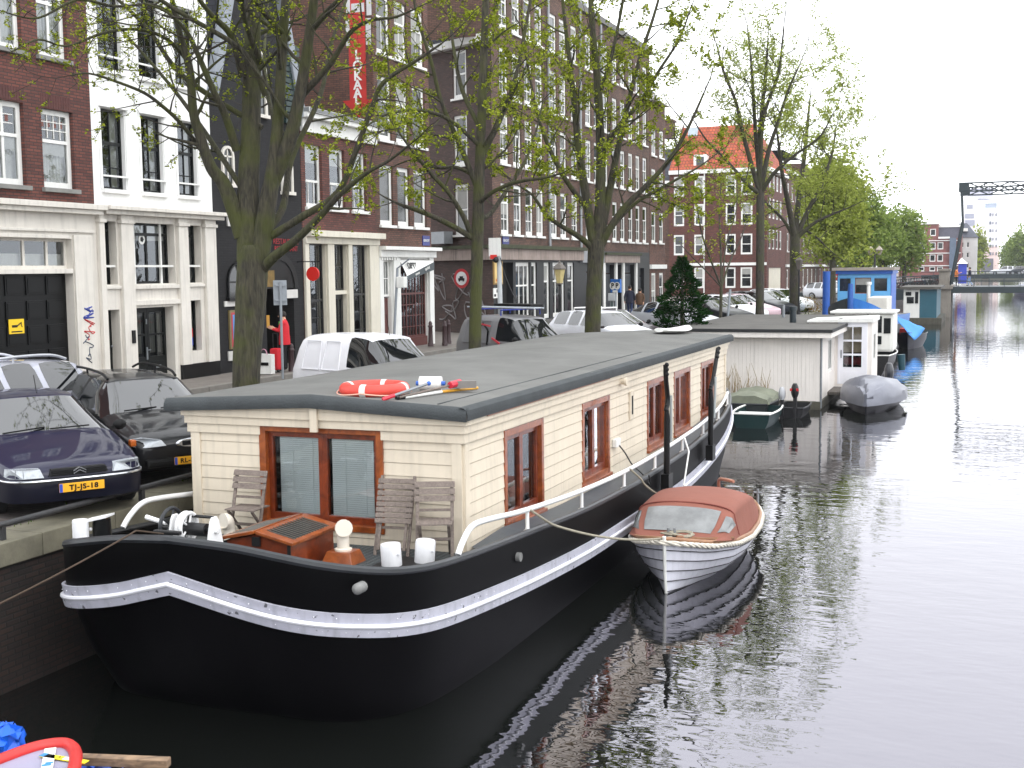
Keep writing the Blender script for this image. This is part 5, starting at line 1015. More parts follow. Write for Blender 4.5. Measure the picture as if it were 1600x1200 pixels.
# ================================================================ OTHER BOATS
ALU = mat('tarp_silver', (112, 114, 124), .35, .15, 2, metal=.3)
def sloep():
    t = thing('canopy_boat', 'small white clinker boat with brick red canvas canopy and rope fender moored beside the houseboat', 'boat', (-3.95, 18.5, 0))
    XC = -4.12; Y0, Y1 = 16.45, 20.55
    half = [(0, .0), (.03, .17), (.08, .38), (.16, .60), (.28, .77), (.45, .85), (.65, .84), (.82, .76), (.94, .62), (1, .52)]
    gz_ = [(0, .80), (.12, .68), (.3, .58), (.5, .53), (.75, .55), (1, .62)]
    NS = 6; rowsR = []
    for i in range(29):
        f = i/28; f = f**1.3; b = interp(half, f); g = interp(gz_, f); y = Y0+f*(Y1-Y0); rows = []
        for s in range(NS):
            for e in (0, 1):
                q = (s+e)/NS; full = q**(.75+.65*max(0, 1-f*3.2)); full = min(1, full)
                w = b*(.10+.90*math.sin(full*math.pi/2)**.9)*(1.0 if f > .02 else 1); z = -.12+(g+.12)*q
                w += (.022 if e == 0 else 0)*(1 if b > .02 else 0); yy = y+(1-q)*.10*max(0, 1-f*6)
                rows.append((w if f > 0 else 0.012, yy, z))
        rowsR.append(rows)
    m = MB(); m.loft([[(XC+w, y, z) for w, y, z in r] for r in rowsR], False); m.loft([[(XC-w, y, z) for w, y, z in r] for r in rowsR], False)
    m.add([(XC+w, y, z) for w, y, z in rowsR[-1]]+[(XC-w, y, z) for w, y, z in rowsR[-1][::-1]], [tuple(range(4*NS))])
    HW = mat('clinker_white', (206, 206, 216), .35, .08, 2, streak=.15)
    hu = m.build('hull', HW, t); sm = MB()
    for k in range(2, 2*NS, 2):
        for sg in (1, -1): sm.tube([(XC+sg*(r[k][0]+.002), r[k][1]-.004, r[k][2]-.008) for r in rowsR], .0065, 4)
    sm.build('lap_shadow', mat('lap_shadow_dark', (62, 60, 64), .7), hu)  # thin dark tubes under each strake lap, the lap's shadow put in as colour
    st = MB(); st.tube([(XC, Y0+.12, -.1), (XC, Y0+.03, .3), (XC, Y0-.02, .84)], [.022, .024, .028], 8); st.build('stem', WHITE, t, smooth=True)
    gun = [(XC+interp(half, f)+.01, Y0+f*(Y1-Y0), interp(gz_, f)+.01) for f in [k/30 for k in range(31)]]; full = [(2*XC-x, y, z) for x, y, z in gun[::-1]]+gun[1:]
    MB().tube(full, .028, 8).build('gunwale', mat('gunwale_wood', (150, 110, 80), .5, .2, 6), t, smooth=True)
    # twisted rope fender under the gunwale
    ctr = smooth_path([(x+(.035 if x > XC else -.035), y-(.03 if k in range(26, 36) else 0), z-.055) for k, (x, y, z) in enumerate(full)], 5); rp = MB()
    for ph in (0, 2.09, 4.19):
        pts = []; a = ph
        for i, p in enumerate(ctr):
            d = (ctr[min(i+1, len(ctr)-1)]-ctr[max(i-1, 0)]).normalized(); u = d.cross(V((0, 0, 1))).normalized(); w = d.cross(u); a += .75
            pts.append(p+(u*math.cos(a)+w*math.sin(a))*.022)
        rp.tube(pts, .021, 6)
    rp.build('rope_fender', mat('rope_fender', (208, 202, 190), .9, .25, 14), t, smooth=True)
    dk = MB(); ys = [k/12*.30 for k in range(13)]
    for a, b in zip(ys, ys[1:]): dk.quad((XC-interp(half, a), Y0+a*(Y1-Y0), interp(gz_, a)), (XC+interp(half, a), Y0+a*(Y1-Y0), interp(gz_, a)), (XC+interp(half, b), Y0+b*(Y1-Y0), interp(gz_, b)), (XC-interp(half, b), Y0+b*(Y1-Y0), interp(gz_, b)))
    dk.build('foredeck', mat('deck_wood', (128, 92, 66), .5, .2, 5), t)
    # canopy
    yb = [(17.0, .60, .68), (17.15, .70, .73), (17.35, .77, .85), (17.6, .80, 1.00), (17.78, .81, 1.075), (17.95, .82, 1.11), (18.4, .83, 1.135), (18.9, .83, 1.125), (19.2, .82, 1.08), (19.5, .80, .98), (19.8, .74, .87), (20.1, .67, .78), (20.45, .56, .70)]
    def S(u, y, off=0):
        w = interp([(a, b) for a, b, c in yb], y); h = interp([(a, c) for a, b, c in yb], y); f = (y-Y0)/(Y1-Y0); g = interp(gz_, f)+.02; a = abs(u)
        if a > .62: q = (a-.62)/.38; x = w*lerp(.90, 1.0, q); z = lerp(g+(h-g)*.62, g, q)
        else: q = a/.62; x = w*.90*math.sin(q*math.pi/2)**.9 if a > 0 else 0; z = g+(h-g)*(.62+.38*math.cos(q*math.pi/2)**.75)
        return V((XC+math.copysign(x, u), y, z))
    ys = [lerp(yb[0][0], yb[-1][0], k/56) for k in range(57)]; us = [-1+2*k/40 for k in range(41)]
    m = MB(); m.loft([[S(u, y)+V((0, 0, .006*math.sin(9*u+4*y))) for u in us] for y in ys], False)
    cv = m.build('canopy', mat('canvas_rust', (132, 80, 66), .85, .12, 1.6, bump=.004, bs=12), t, smooth=True)
    PV = mat('vinyl_window', (120, 122, 122), .18, .4, 2.5, spec=.6); PV2 = mat('vinyl_window_side', (96, 98, 98), .15, .4, 3, spec=.8)
    def patch(u0, u1, y0, y1, m_, skew=0):
        q = MB(); rows = []
        for i in range(9):
            row = []
            for j in range(13):
                u = lerp(u0, u1, j/12); y = lerp(y0, y1, i/8)+skew*(j/12)
                n = (S(u+.02, y)-S(u-.02, y)).cross(S(u, y+.02)-S(u, y-.02)).normalized(); n = n if n.z > -.2 or n.y < 0 else -n
                if n.z < 0: n = -n
                row.append(S(u, y)+n*.008+V((0, -.004, 0)))
            rows.append(row)
        q.loft(rows, False); q.build('window', m_, cv, smooth=True)
    patch(-.33, .33, 17.20, 17.68, PV); patch(.42, .74, 17.24, 17.60, PV, .14); patch(-.42, -.68, 17.20, 17.62, PV2, .12)
    hm = MB(); hm.tube([S(u, 17.80)+V((0, -.012, .006)) for u in [-.95+1.9*k/30 for k in range(31)]], .012, 6); hm.build('hem', mat('canvas_dark', (120, 62, 54), .9), cv, smooth=True)
    cl = MB(); 
    cl.box(XC-.09, XC+.09, Y0+.35, Y0+.41, .74, .80); cl.tube([(XC-.04, Y0+.38, .70), (XC-.04, Y0+.38, .88)], .02, 8); cl.tube([(XC+.05, Y0+.40, .70), (XC+.05, Y0+.40, .88)], .02, 8); cl.build('bow_cleat', GREYM, t, smooth=True)
    fb = MB(); fb.tube(smooth_path([(XC+.12, Y0+.22, .80), (XC+.45, Y0+.5, .73), (XC+.78, Y0+1.0, .66)], 5), .026, 6); fb.build('coaming', mat('coaming_wood', (120, 74, 36), .4, .2, 5), t, smooth=True)
    rope = MB(); a = 0; pts = []
    for i in range(50): a += .5; pts.append((XC+.05+.22*math.cos(a)*(1-.3*(i/50))+.12*i/50, Y0+.42+.05*math.sin(a*1.3)+.12*math.sin(a), .80+.015*math.sin(a*2)))
    rope.tube(pts, .014, 6); rope.build('coiled_rope', ROPEP, t, smooth=True)
    tl = MB(); tl.tube(smooth_path([(XC-.05, 20.5, .75), (XC-.02, 20.3, 1.0), (XC+.12, 20.1, 1.05), (XC+.3, 19.95, 1.05)], 4), .028, 8); tl.build('tiller', mat('tiller_wood', (170, 120, 100), .4), t, smooth=True)
    q = MB()
    for x in (XC+.32, XC+.62): q.tube([(x, 20.42, .6), (x, 20.42, .86)], .022, 8); q.tube([(x-.07, 20.42, .8), (x+.07, 20.42, .8)], .018, 8)
    q.build('stern_bollard', GREYM, t, smooth=True)
sloep()
def white_houseboat():
    t = thing('houseboat', 'low white boarded houseboat with flat grey felt roof and glazed white entrance cabin', 'houseboat', (-7.2, 44, 0))
    X1, Y0 = -4.89, 39.85; X0 = -9.7; WB = mat('white_boards', (234, 228, 222), .5, .06, 1.5, streak=.12)
    yd = at(1309, 590, 'x', X1).y; yd = min(max(yd, 41.5), 44)
    f = Face((0, Y0), (1, 0), (0, -1)); s = Face((X1, 0), (0, 1), (1, 0))
    m = MB(); sw = (yd-1.9, yd-.7, 1.0, 2.15)
    f.quad(m, X0, X1, .26, 2.4, 0); s.wall(m, Y0, 52, .26, 2.4, [sw], .1, 0); m.quad((X0, Y0, .26), (X0, 52, .26), (X0, 52, 2.4), (X0, Y0, 2.4)); m.quad((X0, 52, .26), (X1, 52, .26), (X1, 52, 2.4), (X0, 52, 2.4))
    for i in range(38): x = X0+.06+i*.127; f.box(m, x, x+.115, .27, 2.33, .0, .012)
    for i in range(18): y = Y0+.06+i*.127; s.box(m, y, y+.115, .27, 2.33, .0, .012) if not (sw[0]-.06 < y+.06 < sw[1]+.06) and y < yd-.1 else None
    f.box(m, X1-.10, X1+.02, .26, 2.35, .014, .03); m.build('wall', WB, t)
    s.win(t, sw, trans=(), mull=(.5,), fw=.08, inset=.05, glass=FARGLASS)
    r = MB(); r.box(X0-.2, X1+.42, Y0-.45, 52.2, 2.52, 2.58, 0); o = r.build('roof', [mat('roof_felt_worn', (86, 84, 80), .95, .3, 1.2, bump=.008, bs=20)], t)
    r = MB(); r.box(X0-.18, X1+.40, Y0-.43, Y0-.38, 2.33, 2.52); r.box(X1+.35, X1+.40, Y0-.38, 52, 2.33, 2.52); r.box(X0-.18, X1+.35, Y0-.38, Y0+.0, 2.34, 2.37); r.box(X1, X1+.35, Y0, 52, 2.34, 2.37); r.build('fascia', WB, o)
    r = MB(); r.box(X0-.22, X1+.44, Y0-.47, Y0-.42, 2.50, 2.60); r.box(X1+.39, X1+.44, Y0-.42, 52.2, 2.50, 2.60); r.build('roof_edge', mat('edge_black', (30, 31, 33), .7), o)
    for px, py, h, rr, m_ in ((1224, 492, .5, .06, GREYM), (1239, 500, .55, .12, mat('pipe_teal_black', (24, 36, 42), .4))):
        p = at(px, py+4, 'z', 2.58); q = MB(); q.tube([p, p+V((0, 0, h*.75)), p+V((0, 0, h))], [rr, rr, rr], 10)
        if rr > .1: q.lathe([(rr+.03, h*.8), (rr+.03, h*1.05)], p, 12)
        q.build('flue', m_, t, smooth=True)
    MB().tube([(X1+.05, Y0-.03, .05), (X1+.05, Y0-.03, .9), (X1+.05, Y0-.03, 2.3), (X1+.3, Y0-.2, 2.36)], .035, 8).build('drainpipe', GREYM, t, smooth=True)
    fl = MB(); fl.box(X0, X1+.05, Y0-.1, 52, -.5, .25); fl.build('float', mat('wet_concrete', (78, 76, 66), .8, .4, 1.5, streak=.3), t)
    # entrance cabin
    d = Face((0, yd), (1, 0), (0, -1)); xa = at(1264, 493, 'y', yd).x; xb = at(1362, 560, 'y', yd).x; zt = at(1320, 499, 'y', yd).z-.1; da, db = at(1312, 590, 'y', yd).x, at(1351, 590, 'y', yd).x; dzt = at(1330, 503, 'y', yd).z; dzb = at(1330, 600, 'y', yd).z
    m = MB(); d.wall(m, xa, xb, .3, zt, [(da, db, dzb, dzt)], .12, 0, 1, .8); rs = Face((xb, 0), (0, 1), (1, 0)); rs.wall(m, yd, yd+2.4, .3, zt, [(yd+.7, yd+1.7, 1.2, zt-.4)], .08); m.quad((xa, yd, 2.5), (xa, yd+2.4, 2.5), (xa, yd+2.4, zt), (xa, yd, zt))
    cb = m.build('entrance_cabin', [WB, DARK], t)
    m = MB(); m.add([(xa-.05, yd-.12, zt+.0), (xb+.06, yd-.12, zt+.0), (xb+.06, yd+2.5, zt), (xa-.05, yd+2.5, zt), (xa-.05, yd-.12, zt+.06), (xb+.06, yd-.12, zt+.16), (xb+.06, yd+2.5, zt+.16), (xa-.05, yd+2.5, zt+.06)], [(0, 3, 2, 1), (4, 5, 6, 7), (0, 1, 5, 4), (1, 2, 6, 5), (2, 3, 7, 6), (3, 0, 4, 7)]); m.build('cabin_roof', WHITE, cb)
    rs.win(cb, (yd+.7, yd+1.7, 1.2, zt-.4), glass=FARGLASS, inset=.04)
    DW = mat('door_white', (232, 232, 238), .35, .04, 3); m = MB(); W = db-da; H = dzt-dzb
    fx = lambda q: da+W*q; fz = lambda q: dzb+H*q
    for a, b in ((0, .12), (.48, .52), (.86, 1)): d.box(m, fx(a+.0), fx(b), dzb, dzt, -.08, .02)
    for a, b in ((0, .27), (.46, .49), (.685, .715), (.92, 1)): d.box(m, fx(.12), fx(.86), fz(a), fz(b), -.079, .018)
    d.box(m, fx(.2), fx(.78), fz(.06), fz(.2), .018, .03); d.box(m, fx(-.09), fx(0), dzb, dzt+.06, .0, .04); d.box(m, fx(1), fx(1.09), dzb, dzt+.06, .0, .04); d.box(m, fx(0), fx(1), dzt, dzt+.06, .0, .04)
    dr = m.build('door', DW, cb); d.quad(MB(), fx(.1), fx(.9), fz(.25), fz(.95), -.04).build('pane', GLASS, cb)
    m = MB(); d.quad(m, fx(.05), fx(.95), fz(.5), fz(.98), -.3); m.build('door_blind', mat('beige_blind', (186, 170, 144), .8), cb)
    m = MB()
    for k in range(3): m.ball(d.p(fx(.25+.25*k), fz(.36), -.35), .16, 8)
    m.build('red_cushion', mat('cushion_red', (120, 24, 34), .8), cb, smooth=True)
    d.box(q := MB(), fx(.03), fx(.07), fz(.42), fz(.55), .02, .05); q.build('handle', GREYM, cb)
    tag(MB().bx((-4.25, yd-1.1, .32), (.75, 0, 0), (0, 1.0, 0), (0, 0, .05)).build('boarding_platform', wood('grey_planks', (70, 66, 62), (104, 98, 92), .9, (14, 2, 2), 0), bevel=.01), 'grey plank boarding platform in front of the white glazed door', 'platform')
white_houseboat()
def small_hull(t, XC, Y0, Y1, hb, zg, m_, bow=1, name='hull', deck=None, ang=0):
    """open boat hull, bow at Y0 when bow=1"""
    rows = []
    for i in range(15):
        f = i/14; b = hb*min(1, (1-(1-f)**2.6)*1.02+.03) if bow else hb*(.86+.14*math.sin(f*math.pi)); g = zg+.16*(1-f)**2*bow; y = Y0+f*(Y1-Y0)
        rows.append([(XC+s*b*w, y+(1-zf)*.18*(1-f)**3*bow, zf*(g+.1)-.1) for s, w, zf in ((-1, 1, 1), (-1, .93, .55), (-1, .72, .1), (0, .0, -.05), (1, .72, .1), (1, .93, .55), (1, 1, 1))])
    m = MB(); m.loft(rows, False); e = rows[-1]; m.add(e, [tuple(range(7))]); m.add(rows[0], [tuple(range(7))[::-1]]); o = m.build(name, m_, t, smooth=True, ang=50)
    g = [r[0] for r in rows[::-1]]+[r[6] for r in rows]; MB().tube(g, .03, 6).build('gunwale', deck or RIMG, t, smooth=True)
    return rows
def outboard(t, c, m_, red=False, s=1.0, rz=0):
    c = V(c); q = MB(); rows = []
    for k in range(7):
        f = k/6; w = s*(.16*math.sin(math.pi*(.15+.75*f))**.6); rows.append([c+V((w*math.cos(a)*.75, s*(-.05+.0*f)+w*1.25*math.sin(a), s*(.1+.42*f))) for a in [j*math.pi/5 for j in range(10)]])
    q.loft(rows, True, cap=True); o = q.build('outboard_motor', m_, t, smooth=True)
    MB().box(c.x-.05*s, c.x+.05*s, c.y-.08*s, c.y+.08*s, c.z-.7*s, c.z+.12*s).build('motor_leg', BLACKM, t)
    if red: MB().box(c.x-.13*s, c.x+.13*s, c.y-.205*s, c.y-.19*s, c.z+.3*s, c.z+.38*s).build('motor_stripe', mat('stripe_red', (190, 30, 40), .4), t)
def covered_boat():
    t = thing('covered_boat', 'dark motor boat under a silver tarpaulin beside the white entrance cabin', 'boat', (-3.3, 41, 0))
    small_hull(t, -3.35, 38.7, 42.4, .98, .42, mat('boat_black', (20, 21, 24), .35, .2, 3))
    m = MB(); rows = []; r = random.Random(9)
    for i in range(15):
        f = i/14; y = 38.62+f*3.85; w = 1.03*min(1, (1-(1-f)**2.6)*1.03+.05); zt = interp([(0, .66), (.15, .86), (.4, 1.06), (.7, 1.02), (1, .72)], f); row = []
        for j in range(17):
            a = math.pi*j/16; x = -3.35-w*math.cos(a); z = .42+(zt-.42)*math.sin(a)**.8; k = .035*math.sin(7*a+3*f*5)*math.sin(a)
            row.append((x+r.uniform(-.02, .02), y+r.uniform(-.03, .03), max(.36, z+k+r.uniform(-.025, .025))))
        row = [(row[0][0]-.02, row[0][1], .28)]+row+[(row[-1][0]+.02, row[-1][1], .28)]; rows.append(row)
    m.loft(rows, False); m.add(rows[0], [tuple(range(19))]); m.add(rows[-1], [tuple(range(19))]); m.build('tarpaulin', ALU, t, smooth=True, ang=24)
    outboard(t, (-2.95, 42.75, .62), mat('motor_dark', (40, 42, 48), .3), s=1.35)
covered_boat()
def dinghies():
    t = thing('dinghy', 'small boat under a pale mossy cover beside the bow of the white houseboat', 'boat', (-6.9, 38, 0))
    small_hull(t, -6.7, 36.8, 39.3, .75, .45, mat('dinghy_dark', (28, 34, 36), .5), 0)
    m = MB(); rows = []
    for i in range(8):
        f = i/7; rows.append([(-6.7-.70*math.cos(math.pi*j/8), 36.8+2.2*f, .45+(.26+.10*math.sin(f*9)+.03*math.sin(j*3+f*17))*math.sin(math.pi*j/8)**.7) for j in range(9)])
    m.loft(rows, False); m.add(rows[0], [tuple(range(9))]); m.build('cover', mat('mossy_cover', (118, 122, 106), .8, .3, 2), t, smooth=True, ang=30)
    t = thing('dinghy', 'dark green open dinghy with white rim and pale outboard, lower of the pair', 'boat', (-6.2, 35.5, 0))
    small_hull(t, -6.15, 34.6, 37.0, .62, .42, mat('dinghy_green', (18, 46, 46), .4, .2, 3), 0, deck=WHITE)
    MB().box(-6.7, -5.6, 35.6, 35.85, .3, .34).build('thwart', WHITE, t); outboard(t, (-5.65, 37.1, .5), mat('motor_pale', (170, 172, 176), .4), s=.9)
    t = thing('motor_dinghy', 'black dinghy with black outboard motor striped red before the white wall', 'boat', (-5.3, 38.5, 0))
    small_hull(t, -5.45, 37.4, 39.2, .45, .3, mat('dinghy_black', (22, 22, 24), .5), 0); outboard(t, (-5.3, 37.35, .55), BLACKP, True, 1.0)
dinghies()
rd = MB(); r = random.Random(12)
for i in range(46):
    x = r.uniform(-8.1, -6.4); y = 39.3+r.uniform(-.1, .2); h = r.uniform(.5, 1.25); rd.tube([(x, y, .3), (x+r.uniform(-.06, .06), y, .3+h*.6), (x+r.uniform(-.2, .2), y+r.uniform(-.1, .1), .3+h)], [.012, .009, .003], 4)
tag(rd.build('reeds', mat('dry_reed', (150, 130, 92), .9, .2, 8)), kind='stuff')
def cruiser():
    t = thing('cabin_cruiser', 'white cabin boat with black hull and dark rounded windows behind the glazed entrance', 'boat', (-4, 55, 0))
    m = MB(); Yf = 53.5; x0, x1 = -6.0, at(1396, 520, 'y', Yf).x; f = Face((0, Yf), (1, 0), (0, -1)); zt = at(1385, 490, 'y', Yf).z
    m.box(x0, x1, Yf, 56, .95, zt); cb = m.build('cabin', mat('boat_white', (226, 226, 220), .4, .06, 2, streak=.15), t, bevel=.12)
    m = MB(); m.box(x0-.15, x1+.08, Yf-.15, 56.1, zt, zt+.1); m.build('cabin_roof', WHITE, cb, bevel=.03)
    small_hull(t, (x0+x1)/2, Yf-.6, 57, (x1-x0)/2+.06, .85, mat('boat_hull_black', (18, 18, 20), .4, .2, 2), 0, deck=WHITE)
    for pa, pb, ta, tb in ((1371, 1378, 494, 520), (1371, 1378, 525, 538), (1381, 1392, 497, 521)):
        a = at(pa, 500, 'y', Yf).x; b = at(pb, 500, 'y', Yf).x; m = MB(); f.box(m, a, b, at(1385, tb, 'y', Yf).z, at(1385, ta, 'y', Yf).z, .003, .03); w = m.build('window', FARGLASS, cb, bevel=.06 if pa > 1375 else .01)
    MB().tube([(x1+.35, Yf-.5, .9), (x1+.4, Yf-.5, .25)], [.17, .13], 12).build('fender', mat('fender_teal', (16, 62, 74), .4), t, smooth=True)
cruiser()
def awning_boat():
    t = thing('awning_boat', 'small dark boat under a bright blue slanting tarpaulin, out in the canal', 'boat', (-2.2, 57.5, 0))
    aw = at(1418, 546, 'z', 0); small_hull(t, aw.x, aw.y, aw.y+4, .85, .75, mat('navy_hull', (18, 22, 34), .4), 1)
    a, b, c = atd(1394, 491, aw.y-3), atd(1445, 513, aw.y-2.5), atd(1428, 532, aw.y-3.4)
    m = MB(); rows = []
    for i in range(9):
        rows.append([a.lerp(b, i/8).lerp(a.lerp(c, i/8), j/6)+V((0, 0, -.10*math.sin(math.pi*j/6)*i/8+.03*math.sin(i*2+j*3))) for j in range(7)])
    m.loft(rows, False); o = m.build('tarpaulin', mat('tarp_blue', (64, 140, 214), .5, .12, 2), t, smooth=True); md = o.modifiers.new('s', 'SOLIDIFY'); md.thickness = .02
    MB().tube([a+V((0, 0, .05)), V((a.x, a.y, .4))], .03, 6).build('pole', BLACKM, t); MB().tube([b, V((b.x-.2, b.y+2.5, .7))], .025, 6).build('pole', BLACKM, t)
    MB().box(aw.x-.5, aw.x+.1, aw.y+.9, aw.y+1.6, .75, 1.1).build('fuel_can', MC['sign_red'], t, bevel=.04)
awning_boat()
def barge():
    t = thing('barge', 'old barge with bright blue bow and blue wheelhouse beyond the white houseboat', 'barge', (-6.5, 68, 0))
    XC = at(1329, 465, 'y', 60).x; Y0 = 60.0; rows = []
    for i in range(17):
        f = i/16; y = Y0+f*f*22; b = 1.5*(1-(1-f)**5)+.03; g = interp([(0, 3.15), (.2, 2.75), (.45, 2.2), (1, 1.6)], f); rows.append((b, y, g))
    L_ = [[(XC-b*w, y+(1-q)*.5*(1-k/16)**3, q*g-.05) for w, q in ((1, 1), (.97, .72), (.9, .35), (.75, 0))] for k, (b, y, g) in enumerate(rows)]; Rr = [[(2*XC-x, y, z) for x, y, z in r] for r in L_]
    BL = mat('barge_blue', (44, 116, 196), .45, .12, 2, streak=.2); BD = mat('barge_dark', (52, 58, 62), .6, .2, 2); BK = mat('barge_black', (24, 26, 30), .5)
    m = MB()
    for S_, mi in ((L_, 1), (Rr, 0)): m.loft([r[:2] for r in S_], False, mi); m.loft([r[1:] for r in S_], False, 2)
    for k in range(16): m.quad(L_[k][0], L_[k+1][0], Rr[k+1][0], Rr[k][0], mi=2)
    m.build('hull', [BL, BD, BK], t, smooth=True, ang=50)
    MB().tube([(XC, Y0-.05, 1.2), (XC, Y0-.08, 3.3), (XC, Y0-.05, 3.75)], [.13, .14, .12], 10).build('stem_post', mat('post_blue', (30, 84, 160), .45), t, smooth=True)
    Yw = 72.0; f = Face((0, Yw), (1, 0), (0, -1)); xa, xb = at(1309, 440, 'y', Yw).x, at(1392, 440, 'y', Yw).x; zt = at(1350, 428, 'y', Yw).z; zb = 2.0
    fw = lambda p: at(p, 440, 'y', Yw).x; z0, z1 = at(1350, 456, 'y', Yw).z, at(1350, 434, 'y', Yw).z; ops = [(fw(1311), fw(1330), z0, z1), (fw(1336), fw(1361), z0-.1, z1), (fw(1365), fw(1387), z0, z1)]
    m = MB(); f.wall(m, xa, xb, zb, zt, ops, .1, 0, 1, 2); m.quad((xb, Yw, zb), (xb, Yw+4, zb), (xb, Yw+4, zt), (xb, Yw, zt)); m.quad((xa, Yw, zb), (xa, Yw+4, zb), (xa, Yw+4, zt), (xa, Yw, zt)); wh = m.build('wheelhouse', [mat('wheelhouse_pale_blue', (98, 170, 222), .45, .08, 2), DARK], t)
    m = MB(); m.box(xa-.1, xb+.1, Yw-.15, Yw+4.2, zt, zt+.2, 0); m.box(xa-.3, xb+.2, Yw-.35, Yw+4.4, zt+.2, zt+.36, 1); m.build('wheelhouse_roof', [mat('roof_blue', (24, 92, 186), .45), mat('weathered_roof', (150, 142, 134), .8, .2, 4)], wh)
    MB().box(xb, xb+.03, Yw-.02, Yw+4, zb, zt).build('side_panel', MC['roof_blue'], wh)
    for k, o in enumerate(ops): f.win(wh, o, fm=MC['varnished_wood'] if k == 1 else MC['wheelhouse_pale_blue'], inset=.06, fw=.035, glass=FARGLASS)
    m = MB(); m.lathe([(.1, 0), (.1, 1.2), (.16, 1.25), (.16, 1.4)], (fw(1361), 70.5, 2.3), 10); m.build('funnel', WHITE, t, smooth=True)
    m = MB(); m.box(xb-.9, xb+.1, 68, 71.5, 1.9, 2.9); m.build('deck_box', mat('deck_white', (216, 212, 204), .5, .1, 3), t, bevel=.05)
barge()
p = at(1291, 466, 'z', 2.0); p = atd(1291, 455, 66)
tag(MB().tube([(p.x, p.y, -1), (p.x, p.y, at(1291, 424, 'y', p.y).z)], .2, 12).build('mooring_post', mat('mooring_blue', (28, 84, 168), .5, .15, 3), smooth=True), 'tall blue mooring post left of the blue wheelhouse', 'mooring post')
def teal_houseboat():
    t = thing('houseboat', 'distant teal and white houseboat moored beside the stone bridge pier', 'houseboat', (-5, 102, 0))
    Y = 100.0; f = Face((0, Y), (1, 0), (0, -1)); g = lambda px, py: (at(px, py, 'y', Y).x, at(px, py, 'y', Y).z)
    xa, xm = g(1412, 460)[0], g(1437, 460)[0]; xb, zt = g(1464, 452); zb = .5
    m = MB(); m.box(xm, xb, Y, Y+9, zb, zt, 0); m.box(xa, xm, Y, Y+9, zb, zt, 1); m.build('wall', [mat('teal_boards', (34, 84, 100), .5, .1, 2), WHITE], t)
    m = MB(); m.box(xa-.3, xb+.3, Y-.3, Y+9.3, zt, zt+.2); m.build('roof', MC['roof_felt_worn'], t)
    for pa, pb, ta, tb in ((1415, 1424, 456, 462), (1430, 1435, 456, 474), (1417, 1428, 464, 474)): f.box(m := MB(), g(pa, 460)[0], g(pb, 460)[0], g(1420, tb)[1], g(1420, ta)[1], .003, .04); m.build('window', FARGLASS, t)
    m = MB(); m.box(xa-.4, xb+.4, Y-.4, Y+9.4, -.4, zb); m.build('float', MC['wet_concrete'], t)
teal_houseboat()
